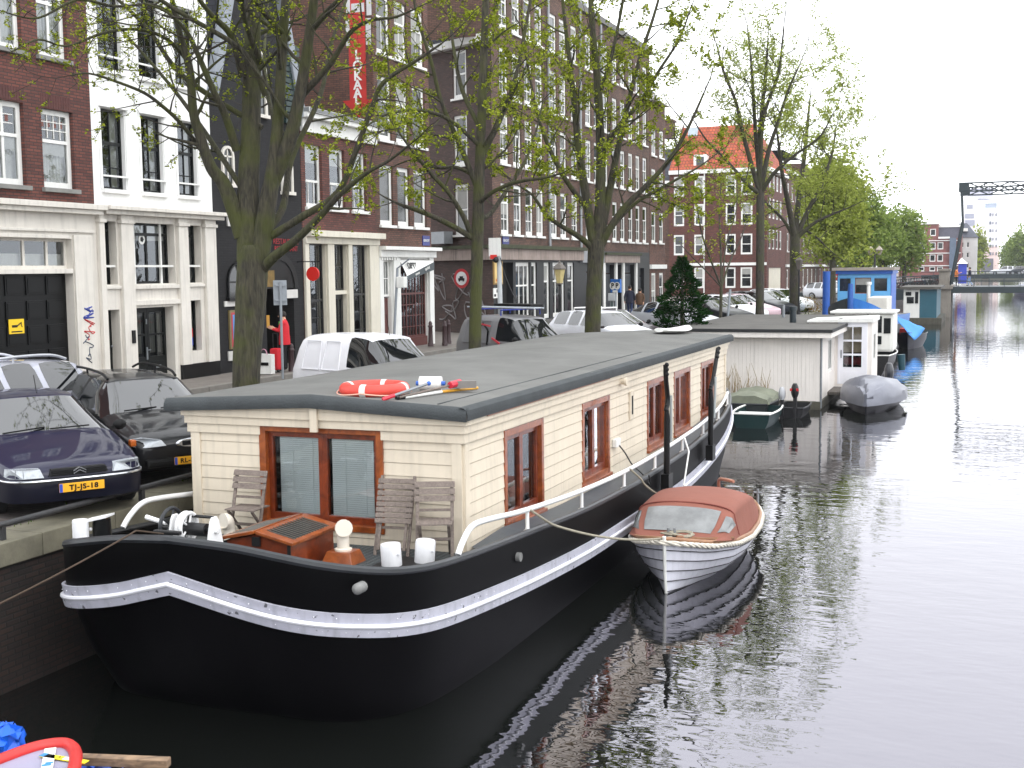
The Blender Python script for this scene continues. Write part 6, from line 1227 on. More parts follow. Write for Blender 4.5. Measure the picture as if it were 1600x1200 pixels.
# the boat below the camera, at the left corner of the picture
def near_boat():
    base = atd(60, 1190, 7.2); t = thing('steel_boat', 'grey boat bow with red rubber rim, white and yellow stickers at bottom left corner', 'boat', (base.x, base.y, 0))
    # plan of the rim, from the lower left round the bow and back
    z = .95; pts = [at(px, py, 'z', z) for px, py in ((-160, 1250), (-60, 1212), (0, 1188), (50, 1170), (85, 1163), (106, 1164), (117, 1174), (118, 1190), (112, 1215), (100, 1260), (92, 1320))]
    rim = smooth_path(pts, 5); MB().tube(rim, .05, 12).build('rim', mat('rim_red', (190, 44, 40), .45, .2, 6), t, smooth=True)
    inner = [p+V((0, 0, -.01)) for p in rim]; c = MB(); c.add(inner, [tuple(range(len(inner)))]); c.build('deck', mat('deck_lilac_grey', (150, 148, 170), .5, .08, 3), t)
    m = MB(); m.loft([rim, [V((p.x*.98, p.y*1.01, .0)) for p in rim]], False); m.build('hull', RIMG, t)
    def card(px, py, w, h, a, cols, nm, rows):
        o = at(px, py, 'z', z); o.z = z+.004; ux = (at(px+10, py-10*a, 'z', z)-at(px, py, 'z', z)).normalized(); uy = V((-ux.y, ux.x, 0)); q = MB()
        q.bx(o, ux*w/2, uy*h/2, (0, 0, .003), 0); k = [q]
        for (u0, u1, v0, v1, mi) in rows: q.bx(o+ux*(w*(u0+u1)/2)+uy*(h*(v0+v1)/2)+V((0, 0, .004)), ux*w*(u1-u0)/2, uy*h*(v1-v0)/2, (0, 0, .002), mi)
        q.build(nm, cols, t); return o, ux, uy
    BLU = mat('label_blue', (60, 140, 200), .5); YEL = mat('label_yellow', (230, 210, 40), .5); BK = MC['black_paint']
    o, ux, uy = card(76, 1186, .085, .42, .12, [WHITE, BLU, BK], 'sticker', [(-.45, .3, -.36, -.28, 1), (-.2, .45, -.26, -.20, 1)])
    text('sticker_text', 'WATER', .024, o+uy*.04+V((0, 0, .008)), ux, uy, BK, t, ext=.001)
    o, ux, uy = card(100, 1186, .06, .42, .55, [YEL, BLU, BK, WHITE], 'sticker', [(-.5, .5, .4, .5, 1), (-.3, .3, .28, .36, 2), (-.4, .4, -.3, 0, 3), (-.1, .3, -.25, -.15, 2)])
    text('sticker_text', '6', .035, o+uy*.04+V((0, 0, .008)), ux, uy, BK, t, ext=.001)
    TB = mat('tarp_bright_blue', (24, 96, 216), .4, .15, 3)
    def tarp(label, c, s, seed):
        r = random.Random(seed); q = MB(); q.ball(c, 1, 16, 0, s); q.v = [(x+r.uniform(-.035, .035), y+r.uniform(-.035, .035), zz+r.uniform(-.035, .035)) for x, y, zz in q.v]; tag(q.build('blue_tarpaulin', TB, smooth=True, ang=12), label, 'tarpaulin')
    c = at(12, 1162, 'z', .9); tarp('crumpled bright blue tarpaulin bundle at the left edge behind the red rim', c, (.13, .11, .15), 4)
    c = at(150, 1203, 'z', .72); tarp('flat bright blue tarpaulin lying below the wooden beam', c+V((0, 0, -.1)), (.28, .2, .10), 6)
    a = at(112, 1186, 'z', .8); b = at(264, 1192, 'z', .8); tag(MB().beam(a, b, .09, .07).build('wooden_beam', wood('wet_plank', (96, 78, 62), (150, 124, 98), .7, (3, 3, 12), 0), bevel=.008), 'short weathered wooden beam over black water beside the red rim', 'beam')
near_boat()
# ================================================================ CARS
CARGL = mat('car_glass', (16, 19, 22), .03, .1, 1, spec=1.0, coat=.5)
CHROME = mat('chrome', (200, 202, 206), .18, .05, 4, metal=.9)
TYRE = mat('tyre', (22, 22, 22), .85, .15, 6); PLASTIC = mat('black_plastic', (12, 12, 13), .55, .15, 6, spec=.25)
LAMPG = mat('headlamp_glass', (186, 192, 198), .1, .25, 14, spec=.9, coat=.5); AMBER = mat('lamp_amber', (190, 96, 30), .3); TAIL = mat('tail_lamp_red', (150, 20, 28), .25, .1, 5)
PLATE = mat('plate_yellow', (232, 168, 24), .5, .03); PBLUE = mat('plate_blue', (40, 72, 170), .5)
# station: y, bottom, z_mid, half_mid, z_belt, half_belt, z_top, half_top
SHAPES = {
 'hatch': dict(L=4.35, st=[(0, .30, .42, .66, .56, .60, .60, .48), (.10, .22, .44, .80, .64, .74, .69, .58), (.45, .20, .50, .86, .72, .82, .79, .64), (1.25, .20, .55, .875, .86, .83, .945, .66), (1.36, .20, .55, .875, .88, .835, .96, .67), (2.12, .20, .55, .875, .92, .84, 1.37, .54), (2.2, .20, .55, .875, .92, .84, 1.385, .54), (2.62, .2, .55, .875, .93, .84, 1.41, .55), (2.70, .2, .55, .875, .93, .84, 1.41, .55), (3.35, .2, .55, .87, .95, .83, 1.38, .54), (3.45, .2, .55, .87, .95, .83, 1.365, .53), (4.05, .22, .58, .84, .98, .79, 1.12, .56), (4.15, .24, .58, .82, .96, .76, 1.04, .58), (4.35, .34, .60, .72, .86, .66, .90, .5)],
   ws=(4, 5), side=[(5, 7), (8, 9)], tri=[(4, 5), (10, 11)], rear=(10, 11)),
 'estate': dict(L=4.45, st=[(0, .30, .42, .64, .56, .58, .60, .46), (.10, .22, .44, .80, .66, .74, .71, .56), (.45, .20, .50, .86, .76, .82, .83, .62), (1.15, .20, .55, .875, .88, .83, .95, .66), (1.24, .20, .55, .875, .89, .835, .97, .67), (1.92, .20, .55, .875, .93, .84, 1.38, .55), (2.0, .20, .55, .875, .93, .84, 1.40, .55), (2.5, .2, .55, .875, .94, .84, 1.44, .56), (2.58, .2, .55, .875, .94, .84, 1.44, .56), (3.2, .2, .55, .87, .95, .84, 1.44, .56), (3.28, .2, .55, .87, .95, .84, 1.435, .56), (4.02, .2, .55, .86, .96, .82, 1.40, .55), (4.10, .22, .56, .85, .96, .82, 1.375, .55), (4.38, .26, .58, .81, .95, .77, 1.02, .62), (4.45, .34, .58, .74, .86, .70, .92, .56)],
   ws=(4, 5), side=[(5, 7), (8, 9), (10, 11)], tri=[(4, 5)], rear=(12, 13)),
 'van': dict(L=3.9, st=[(0, .30, .42, .66, .62, .62, .66, .5), (.10, .24, .46, .78, .78, .74, .84, .60), (.35, .22, .52, .82, .90, .80, .98, .66), (.85, .22, .58, .84, 1.02, .82, 1.10, .68), (.93, .22, .58, .84, 1.04, .82, 1.13, .69), (1.5, .22, .58, .84, 1.06, .82, 1.70, .62), (1.6, .22, .58, .84, 1.06, .82, 1.745, .63), (2.1, .22, .58, .84, 1.07, .82, 1.79, .64), (2.2, .22, .58, .84, 1.07, .82, 1.80, .65), (3.55, .22, .58, .84, 1.07, .82, 1.79, .65), (3.72, .24, .58, .83, 1.05, .81, 1.70, .65), (3.88, .30, .58, .80, 1.0, .77, 1.14, .66), (3.9, .34, .56, .78, .9, .75, 1.0, .64)],
   ws=(4, 5), side=[(5, 7)], tri=[(4, 5)], rear=None),
}
def car(name, kind, label, cat, paint, front, heading, scale=1.05, glass=None, roof_rails=False, group='cars parked along the quay', tail=False, coat=1.0, extra=None, dark_pillar=True):
    """front = world point under the middle of the front bumper; heading = direction the nose points, degrees from +X"""
    sh = SHAPES[kind]; st = sh['st']; bm = bmesh.new(); glass = glass or CARGL
    pm = mat('paint_'+name+'_'+'_'.join(map(str, paint)), paint, .5, .05, 2, spec=.15, coat=coat*.55 if sum(paint) < 200 else coat)
    rings = []
    for (y, zb, zm, hm, zs, hs, zt, ht) in st:
        half = [(0, zb), (hm*.86, zb), (hm, zm), (hs, zs), (ht, zt-.02), (0, zt)]
        if kind == 'van' and 5 <= st.index((y, zb, zm, hm, zs, hs, zt, ht)) <= 10: half[4] = (ht, zt-.04)
        rings.append([bm.verts.new((x, y, z)) for x, z in half]+[bm.verts.new((-x, y, z)) for x, z in half[-2:0:-1]])
    n = len(rings[0]); cr = bm.edges.layers.float.new('crease_edge')
    isg = lambda i, j: (j in (4, 5) and (i, i+1) == sh['ws']) or (sh['rear'] and j in (4, 5) and (i, i+1) == sh['rear']) or (j in (3, 6) and (any(a <= i < b for a, b in sh['side']) or (i, i+1) in sh['tri']))
    for i in range(len(rings)-1):
        for j in range(n):
            f = bm.faces.new((rings[i][j], rings[i][(j+1) % n], rings[i+1][(j+1) % n], rings[i+1][j])); f.smooth = True
            f.material_index = 1 if isg(i, j) else 0
    for r in (rings[0], rings[-1]): bm.faces.new(r).smooth = True
    bmesh.ops.recalc_face_normals(bm, faces=bm.faces)
    for e in bm.edges:
        fs = [f.material_index for f in e.link_faces]
        if len(fs) == 2 and fs[0] != fs[1]: e[cr] = .85
        vs = e.verts; i0 = [k for k, r in enumerate(rings) for v in vs if v in r]
        js = [r.index(v) for r in rings for v in vs if v in r]
        if len(js) == 2 and js[0] == js[1]:
            if js[0] in (3, 7): e[cr] = max(e[cr], .45)
            if js[0] in (4, 6): e[cr] = max(e[cr], .35)
            if js[0] in (1, 9): e[cr] = .6
    me = bpy.data.meshes.new('tmp'); bm.to_mesh(me); bm.free(); to = bpy.data.objects.new('tmp', me); COL.objects.link(to)
    md = to.modifiers.new('s', 'SUBSURF'); md.levels = 2; md.render_levels = 2
    bpy.context.view_layer.update(); ev = bpy.data.meshes.new_from_object(to.evaluated_get(bpy.context.evaluated_depsgraph_get())); bpy.data.objects.remove(to)
    t = thing(name, label, cat, front, group, local=True); h = R(heading)
    t.rotation_euler = (0, 0, h+math.pi/2); t.scale = (scale,)*3       # the model's nose points to -y
    def piece(nm, mi, m_):
        b = bmesh.new(); b.from_mesh(ev); bmesh.ops.delete(b, geom=[f for f in b.faces if f.material_index != mi], context='FACES')
        mm = bpy.data.meshes.new(nm); b.to_mesh(mm); 
        if mi == 1:   # split the glass into its separate windows
            isl = []; seen = set(); b.faces.ensure_lookup_table()
            for f in b.faces:
                if f in seen: continue
                q = [f]; seen.add(f); cur = []
                while q:
                    g = q.pop(); cur.append(g)
                    for e in g.edges:
                        for o in e.link_faces:
                            if o not in seen: seen.add(o); q.append(o)
                isl.append(cur)
            for cur in isl:
                vs = list({v for f in cur for v in f.verts}); ix = {v: k for k, v in enumerate(vs)}; w = bpy.data.meshes.new('window')
                w.from_pydata([v.co[:] for v in vs], [], [[ix[v] for v in f.verts] for f in cur]); w.polygons.foreach_set('use_smooth', [True]*len(w.polygons)); w.materials.append(m_)
                wide = sum(abs(v.co.x) for v in vs)/len(vs) < .4; c = sum((v.co.y for v in vs))/len(vs)
                o = bpy.data.objects.new('windscreen' if wide and c < 2 else 'rear_window' if wide else 'window', w); COL.objects.link(o); o.parent = t
            b.free(); return
        b.free(); mm.materials.clear(); mm.materials.append(m_); mm.polygons.foreach_set('use_smooth', [True]*len(mm.polygons)); mm.polygons.foreach_set('material_index', [0]*len(mm.polygons))
        o = bpy.data.objects.new(nm, mm); COL.objects.link(o); o.parent = t; return o
    body = piece('body', 0, pm); piece('window', 1, glass)
    L = sh['L']; hw = .84
    for y in ((.82, 3.4) if kind != 'van' else (.75, 3.2)):
        for s in (1, -1):
            w = MB(); w.lathe([(.20, -.09), (.30, -.085), (.315, -.05), (.315, .05), (.30, .085), (.20, .09)], (s*(hw-.07), y, .31), 20, 0, 'x'); o = w.build('wheel', TYRE, t, smooth=True, ang=50)
            w = MB(); w.lathe([(.001, .02), (.06, .06), (.10, .05), (.19, .075), (.205, .092)], (s*(hw-.07), y, .31), 16, 0, 'x'); 
            if s < 0: w.v = [(2*s*(hw-.07)-x, yy, z) for x, yy, z in w.v]
            w.build('rim', GREYM, o, smooth=True)
            a = MB(); a.lathe([(.001, 0), (.385, 0), (.375, .02), (.001, .021)], (s*(hw+.015)-(.02 if s > 0 else 0), y, .36), 22, 0, 'x') if False else None
    for s in (1, -1):
        m = MB(); m.ball((s*.93, 1.42 if kind != 'van' else 1.12, .96 if kind != 'van' else 1.14), .1, 10, 0, (.9, .6, .75)); m.beam((s*.82, 1.42 if kind != 'van' else 1.12, .92 if kind != 'van' else 1.1), (s*.92, 1.42 if kind != 'van' else 1.12, .94 if kind != 'van' else 1.12), .05, .05); m.build('mirror', PLASTIC, t, smooth=True)
    if roof_rails:
        for s in (1, -1): MB().tube(smooth_path([(s*.50, 1.95, 1.40), (s*.51, 2.2, 1.47), (s*.52, 2.9, 1.505), (s*.52, 3.6, 1.49), (s*.50, 3.95, 1.41)], 4), .020, 8).build('roof_rail', roof_rails, t, smooth=True); MB().tube([(s*.515, 2.9, 1.42), (s*.52, 2.9, 1.5)], .016, 6).build('rail_foot', roof_rails, t)
    if tail:
        for s in (1, -1): MB().box(s*.80-.05, s*.80+.05, L-.16, L-.02, .62, .92).build('tail_lamp', TAIL, t, bevel=.03)
    if extra: extra(t, pm)
    return t
def plate(t, y, z, s, txtname=None, flip=False):
    m = MB(); m.box(-.26, .26, y-.012, y, z-.055, z+.055, 0); p = m.build('number_plate', PLATE, t, bevel=.004)
    MB().box(-.258, -.222, y-.016, y-.012, z-.052, z+.052).build('country_strip', PBLUE, p)
    if s: text('plate_text', s, .088, (.02, y-.016, z-.003), (1, 0, 0), (0, 0, 1), BLACKP, p, ext=.002, bold=.003, spacing=1.16)
    return p
def lamps(t, m_parts):
    for nm, mb, m_ in m_parts: mb.build(nm, m_, t, bevel=.012)
def hatch_front(t, pm):
    # wide low lamps either side of a slim grille with the double chevron, chrome strip, dark bumper
    for s in (1, -1):
        q = MB(); P = [(s*.40, -.030, .555), (s*.62, .015, .553), (s*.755, .10, .56), (s*.79, .22, .575), (s*.78, .22, .665), (s*.735, .10, .668), (s*.62, .03, .672), (s*.44, -.012, .662)]
        q.add(P+[(x*.97, y+.14, z) for x, y, z in P], [(0, 1, 2, 3, 4, 5, 6, 7), (8, 9, 10, 11, 12, 13, 14, 15)]+[(i, (i+1) % 8, 8+(i+1) % 8, 8+i) for i in range(8)]); h = q.build('headlight', LAMPG, t)
        q = MB(); q.beam((s*.62, .006, .56), (s*.622, .012, .668), .006, .006); q.beam((s*.70, .055, .56), (s*.695, .058, .668), .006, .006); q.build('lamp_divider', GREYM, h)
    g = MB(); g.add([(-.34, -.035, .565), (.34, -.035, .565), (.31, -.018, .645), (-.31, -.018, .645), (-.34, .1, .565), (.34, .1, .565), (.31, .1, .645), (-.31, .1, .645)], [(0, 1, 2, 3), (4, 7, 6, 5), (0, 4, 5, 1), (1, 5, 6, 2), (2, 6, 7, 3), (3, 7, 4, 0)])
    for k in range(3): g.box(-.32, .32, -.042, -.03, .575+k*.024, .583+k*.024)
    gr = g.build('grille', PLASTIC, t)
    c = MB()
    for z in (.578, .612):
        for s in (1, -1): c.beam((s*.072, -.05, z), (0, -.052, z+.042), .012, .017, up=(0, 1, 0))
    c.build('chevron_emblem', CHROME, gr)
    b = MB(); pts = [(.84, .55, .50), (.80, .22, .50), (.70, .04, .50), (.45, -.065, .50), (0, -.085, .50)]; pts = smooth_path(pts+[(-x, y, z) for x, y, z in pts[-2::-1]], 4)
    b.loft([[V(p)+V((0, 0, dz_))+V((0, oy, 0)) for dz_, oy in ((.035, .0), (.035, .08), (-.26, .12), (-.25, .02), (-.06, -.02))] for p in pts], True, cap=True); bu = b.build('bumper', mat('bumper_dark_blue', (10, 11, 26), .5, .1, 3, spec=.15, coat=.2), t, smooth=True, ang=40)
    MB().tube([p+V((0, -.022, .022)) for p in pts], .016, 8).build('bumper_strip', CHROME, bu, smooth=True)
    plate(t, -.115, .42, 'TJ-JS-18')
    w = MB(); w.beam((-.55, 1.30, .972), (-.02, 1.42, 1.0), .018, .018); w.beam((.02, 1.32, .985), (.52, 1.36, .99), .018, .018); w.build('wiper', PLASTIC, t)
    MB().tube([(.1, 2.25, 1.39), (.13, 2.5, 1.62)], .006, 5).build('aerial', PLASTIC, t)
def estate_front(t, pm):
    for s in (1, -1):
        q = MB(); P = [(s*.34, -.02, .60), (s*.60, .03, .585), (s*.74, .12, .60), (s*.77, .24, .63), (s*.74, .22, .70), (s*.62, .07, .715), (s*.40, .0, .68)]
        q.add(P+[(x*.97, y+.14, z) for x, y, z in P], [tuple(range(7)), tuple(range(7, 14))]+[(i, (i+1) % 7, 7+(i+1) % 7, 7+i) for i in range(7)]); h = q.build('headlight', LAMPG, t)
        q = MB(); q.box(s*.73-.05, s*.73+.03, .09, .2, .61, .70); q.build('indicator', AMBER, h, bevel=.02)
    g = MB(); g.lathe([(.17, 0), (.2, .02), (.17, .04)], (0, 0, 0), 24, 0, 'y'); g.v = [(x*1.1, y-.06, .62+z*.33) for x, y, z in g.v]; o = g.build('grille', CHROME, t, smooth=True)
    MB().box(-.14, .14, -.075, -.03, .585, .655).build('grille_mesh', PLASTIC, o, bevel=.02)
    b = MB(); b.box(-.62, .62, -.05, .1, .30, .42); b.build('bumper', PLASTIC, t, bevel=.04); plate(t, -.075, .38, 'RL-HV-71')
    w = MB(); w.beam((-.5, 1.22, .985), (-.02, 1.3, 1.0), .018, .018); w.beam((.02, 1.22, .99), (.5, 1.27, 1.0), .018, .018); w.build('wiper', PLASTIC, t)
def front_at(px, py, x):       # a point on the ground where the nose of a parked car stands
    p = at(px, py, 'x', x); return V((x, p.y, gz(x)))
NAVY = (14, 14, 46)
car('hatchback', 'hatch', 'dark blue hatchback with double chevron emblem and yellow plate TJ-JS-18, parked nose to the canal', 'car', NAVY, front_at(124, 765, -10.15), -34, 1.02, extra=hatch_front).scale.z *= .94
car('estate_car', 'estate', 'black estate car with dark roof rails parked between the blue hatchback and the cream cabin', 'car', (10, 11, 15), front_at(300, 742, -10.2), -34, 1.03, roof_rails=PLASTIC, extra=estate_front).scale.z *= .95
def silver_extra(t, pm):
    for s in (1, -1):
        for y in (2.1, 3.0): MB().box(s*.885-.012, s*.885+.012, y-.09, y+.05, .76, .80).build('door_handle', pm, t, bevel=.008)
p = at(121, 600, 'x', -13.9)
car('estate_car', 'estate', 'silver estate car with silver roof rails driving off at the left edge', 'car', (168, 170, 182), (-14.2, p.y-4.75, gz(-14.2)), -92, 1.04, roof_rails=mat('rail_silver', (190, 192, 198), .3, metal=.5), tail=True, extra=silver_extra)
def white_van_extra(t, pm):
    for s in (1, -1):
        for y0, y1 in ((2.32, 2.86), (2.94, 3.5)):
            q = MB(); q.add([(s*.835, y0, .72), (s*.835, y1, .72), (s*.70, y1-.06, 1.55), (s*.70, y0+.03, 1.55)], [(0, 1, 2, 3)]); 
            fr = MB(); P = [V((s*.835, y0, 1.0)), V((s*.835, y1, 1.0)), V((s*.70, y1-.08, 1.62)), V((s*.70, y0+.02, 1.62))]
            for i in range(4): fr.beam(P[i], P[(i+1) % 4], .03, .025)
            fr.build('panel_rib', pm, t, bevel=.008)
    MB().box(-.2, .2, 1.5, 1.51, 1.6, 1.7)
    m = MB(); m.beam((-.4, 1.02, 1.17), (.1, 1.05, 1.2), .016, .016); m.build('wiper', PLASTIC, t)
    q = MB(); q.tube([(.0, 1.55, 1.75), (.05, 1.7, 2.2)], .006, 5); q.build('aerial', PLASTIC, t)
def rear_window(t, pm):
    MB().box(-.45, .45, 3.80, 3.86, 1.15, 1.5).build('rear_window', CARGL, t, bevel=.03)
white_van = car('van', 'van', 'small white panel van parked behind the houseboat roof, nose to the canal', 'van', (226, 226, 230), V((-10.25, at(640, 565, 'x', -11).y, gz(-10.3)-.12)), -18, .97, coat=.6, extra=white_van_extra)
def grey_van_extra(t, pm):
    white_van_extra(t, pm); RP = mat('rack_blue', (34, 54, 150), .5); lb = MB()
    rk = MB()
    for y in (1.9, 3.2): rk.tube([(-.75, y, 1.78), (-.75, y, 1.94), (.75, y, 1.94), (.75, y, 1.78)], .022, 6)
    rk.build('roof_rack', RP, t); l = MB()
    for x in (-.3, .05): l.tube([(x, 1.0, 1.99), (x, 3.9, 1.99)], .026, 6)
    for k in range(10): l.tube([(-.3, 1.1+k*.3, 1.99), (.05, 1.1+k*.3, 1.99)], .016, 5)
    l.build('ladder', mat('ladder_grey', (176, 182, 190), .4), t); MB().box(.2, .7, 1.7, 3.3, 1.95, 2.08).build('roof_box', PLASTIC, t, bevel=.03)
    for s in (1, -1):
        q = MB(); 
        for a, b in (((2.1, .95), (2.1, 1.35)), ((2.1, 1.35), (2.35, 1.55)), ((2.35, 1.55), (2.6, 1.35)), ((2.6, 1.35), (2.6, .95))): q.beam((s*(.86-.16*max(0, a[1]-1.0)), a[0]+.3, a[1]), (s*(.86-.16*max(0, b[1]-1.0)), b[0]+.3, b[1]), .02, .05)
        q.build('painted_house', BLACKP, t); q = MB(); q.beam((s*.81, 2.3, 1.48), (s*.79, 3.1, 1.58), .03, .04); q.beam((s*.86, 1.85, 1.0), (s*.84, 2.2, 1.15), .03, .05); q.build('painted_stroke', mat('brush_red', (190, 60, 70), .6), t)
car('van', 'van', 'grey panel van with ladder and blue roof rack and red painted strokes, behind the tree', 'van', (122, 122, 124), V((-10.3, at(848, 522, 'x', -11).y, gz(-10.3)-.05)), -27, .97, coat=.6, extra=grey_van_extra)
def bar_extra(t, pm):
    for y in (2.3, 3.1): MB().tube([(-.6, y, 1.42), (-.6, y, 1.52), (.6, y, 1.52), (.6, y, 1.42)], .025, 6).build('roof_bar', WHITE, t)
car('estate_car', 'estate', 'white estate car with white roof bars behind the third tree trunk', 'car', (222, 224, 230), V((-10.4, at(985, 500, 'x', -11).y, gz(-10.4))), -34, 1.03, extra=bar_extra, coat=.6)
FAR = [('hatch', (40, 30, 36), 1028, 'dark maroon hatchback parked beside the conifer, half hidden'), ('hatch', (196, 200, 206), 1118, 'pale hatchback just right of the conifer'), ('hatch', (28, 30, 34), 1166, 'black hatchback with pale sky on its windscreen beside the thin young tree'), ('estate', (222, 224, 228), 1188, 'white estate car behind the black hatchback by the thin young tree'), ('hatch', (196, 170, 178), 1208, 'pinkish hatchback half hidden by the tall tree trunk'), ('estate', (40, 42, 48), 1232, 'dark estate car with wide windscreen right of the tall trunk'), ('hatch', (206, 210, 214), 1247, 'silver hatchback parked next to the dark estate'), ('estate', (226, 228, 230), 1262, 'white car near the trunk of the far tall tree')]
for i, (k, c, px, l) in enumerate(FAR):
    x = -10.5; p = at(px, 470, 'x', x); car('parked_car', k, l, 'car', c, V((x, p.y, gz(x))), -32, 1.05, coat=.6)
for i in range(9):
    y = 108+i*5.5; c = [(210, 212, 216), (60, 64, 72), (228, 228, 230), (120, 30, 36), (180, 184, 190), (40, 44, 60), (216, 216, 214), (90, 94, 100), (200, 204, 208)][i]
    o = car('parked_car', 'hatch' if i % 2 else 'estate', 'distant car in the dense line of parked cars beneath the far trees', 'car', c, V((-10.6, y, gz(-10.6))), -30, 1.05, coat=.6, group='distant line of parked cars')
# ================================================================ TREES
def barkmat(name, c1, c2, c3):
    m = bpy.data.materials.new(name); t, N, L, b = nt(m); b.inputs['Roughness'].default_value = .9
    tc = N.new('ShaderNodeNewGeometry'); mp = N.new('ShaderNodeMapping'); mp.inputs['Scale'].default_value = (16, 16, 2.2); L.new(tc.outputs['Position'], mp.inputs[0])
    n1 = N.new('ShaderNodeTexNoise'); n1.inputs['Scale'].default_value = 1.6; n1.inputs['Detail'].default_value = 7; n1.inputs['Distortion'].default_value = .8; L.new(mp.outputs[0], n1.inputs['Vector'])
    rp = N.new('ShaderNodeValToRGB'); rp.color_ramp.elements[0].position = .35; rp.color_ramp.elements[1].position = .65; rp.color_ramp.elements[0].color = lin(c1); rp.color_ramp.elements[1].color = lin(c2); L.new(n1.outputs[0], rp.inputs[0])
    n2 = N.new('ShaderNodeTexNoise'); n2.inputs['Scale'].default_value = 2.1; n2.inputs['Detail'].default_value = 5; L.new(tc.outputs['Position'], n2.inputs['Vector'])
    mr = N.new('ShaderNodeMapRange'); mr.inputs[1].default_value = .42; mr.inputs[2].default_value = .62; mr.inputs[3].default_value = 0; mr.inputs[4].default_value = .85; L.new(n2.outputs[0], mr.inputs[0])
    mx = N.new('ShaderNodeMixRGB'); L.new(mr.outputs[0], mx.inputs[0]); L.new(rp.outputs[0], mx.inputs[1]); mx.inputs[2].default_value = lin(c3); L.new(mx.outputs[0], b.inputs['Base Color'])
    bp = N.new('ShaderNodeBump'); bp.inputs['Distance'].default_value = .03; L.new(n1.outputs[0], bp.inputs['Height']); L.new(bp.outputs[0], b.inputs['Normal'])
    return m
BARK = barkmat('mossy_bark', (30, 28, 20), (66, 62, 48), (58, 62, 18)); BARK2 = barkmat('grey_bark', (40, 37, 32), (70, 65, 58), (58, 60, 34))
TWIG = mat('twig_brown', (46, 40, 30), .9, .2, 4)
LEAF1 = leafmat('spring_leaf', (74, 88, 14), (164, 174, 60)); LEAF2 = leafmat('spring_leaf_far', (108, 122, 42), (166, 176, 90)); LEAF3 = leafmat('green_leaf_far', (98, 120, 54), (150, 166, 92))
class Tree:
    def __init__(s, seed, leaf=.055, clus=4, leafm=None, bark=None, dens=1.0, spread=.09):
        s.r = random.Random(seed); s.w = MB(); s.t = MB(); s.l = MB(); s.leaf = leaf; s.clus = clus; s.dens = dens; s.lm = leafm or LEAF1; s.bk = bark or BARK; s.spread = spread; s.n = 0
    def rv(s): return V((s.r.gauss(0, 1), s.r.gauss(0, 1), s.r.gauss(0, 1))).normalized()
    def cluster(s, p):
        for _ in range(s.r.randint(max(1, s.clus-2), s.clus+1)):
            c = p+s.rv()*s.spread*s.r.uniform(.2, 1); a = s.rv(); a.z = a.z*.5-.15; a.normalize(); b = a.cross(s.rv()).normalized(); k = s.leaf*s.r.uniform(.6, 1.25)
            s.l.v += [tuple(c-a*k), tuple(c+b*k*.55+V((0, 0, .15*k))), tuple(c+a*k), tuple(c-b*k*.55+V((0, 0, .15*k)))]; o = len(s.l.v)-4; s.l.f.append((o, o+1, o+2, o+3)); s.l.m.append(0); s.n += 1
    def shoot(s, p, d, L, r, lev, up=.10):
        """a branch that wanders, splits and carries leaf clusters at its end"""
        n = max(3, int(L/s.seg)) if lev < 3 else 3; q = [p]; d = d.normalized(); st = L/n
        for i in range(n):
            d = (d+s.rv()*.20+V((0, 0, up))).normalized(); q.append(q[-1]+d*st)
        rr = [max(.004, r*(1-.8*i/n)) for i in range(n+1)]
        (s.w if r > .02 else s.t).tube(q, rr, 6 if r > .03 else 4 if r > .014 else 3, cap=False)
        for i in range(1, n+1):
            if lev < s.maxlev and i >= max(1, n*.25) and s.r.random() < s.kids[lev]:
                e = (q[i]-q[i-1]).normalized(); side = e.cross(s.rv()).normalized(); s.shoot(q[i], e*.55+side*s.r.uniform(.5, 1.0), L*s.r.uniform(.38, .62), rr[i]*.62, lev+1, up)
            if lev >= s.maxlev-1 and s.r.random() < s.dens: s.cluster(q[i])
        if s.r.random() < s.dens+.3: s.cluster(q[-1])
    seg = .28; maxlev = 3; kids = (.9, .75, .6, .5)
    def limb(s, pts, r, spawn=.5, L=1.6, start=.25, up=.06, side=None):
        q = smooth_path(pts, 5); k = len(q); rr = [interp([(i/(len(r)-1), x) for i, x in enumerate(r)], j/(k-1)) for j in range(k)]
        s.w.tube(q, rr, 14 if max(r) > .1 else 8, cap=True); acc = 0
        for i in range(1, k):
            acc += (q[i]-q[i-1]).length*s.r.uniform(.7, 1.3)
            if i/k > start and acc > spawn:
                acc = 0; e = (q[i]-q[i-1]).normalized(); sd = e.cross(s.rv()).normalized()
                s.shoot(q[i], e*.45+sd*.9+V((0, 0, .1)), L*s.r.uniform(.55, 1.2)*(1-.25*i/k), min(rr[i]*.5, .035), 1, up)
        s.shoot(q[-1], q[-1]-q[-2], L, rr[-1]*.8, 1, up)
    def finish(s, label, base, name='tree', group=None, cat='tree'):
        t = thing(name, label, cat, base, group); s.w.build('trunk', s.bk, t, smooth=True, ang=80)
        cr = s.l.build('crown', s.lm, t); s.t.build('twigs', TWIG, cr) if s.t.v else None
        return t
def PL(pts, d0, d1=None, jit=None):
    """photo points of a limb turned into points in space at the tree's distance"""
    n = len(pts); return [atd(px, py, lerp(d0, d1 if d1 is not None else d0, i/max(1, n-1))) for i, (px, py) in enumerate(pts)]
GRP = 'spring trees along the quay'
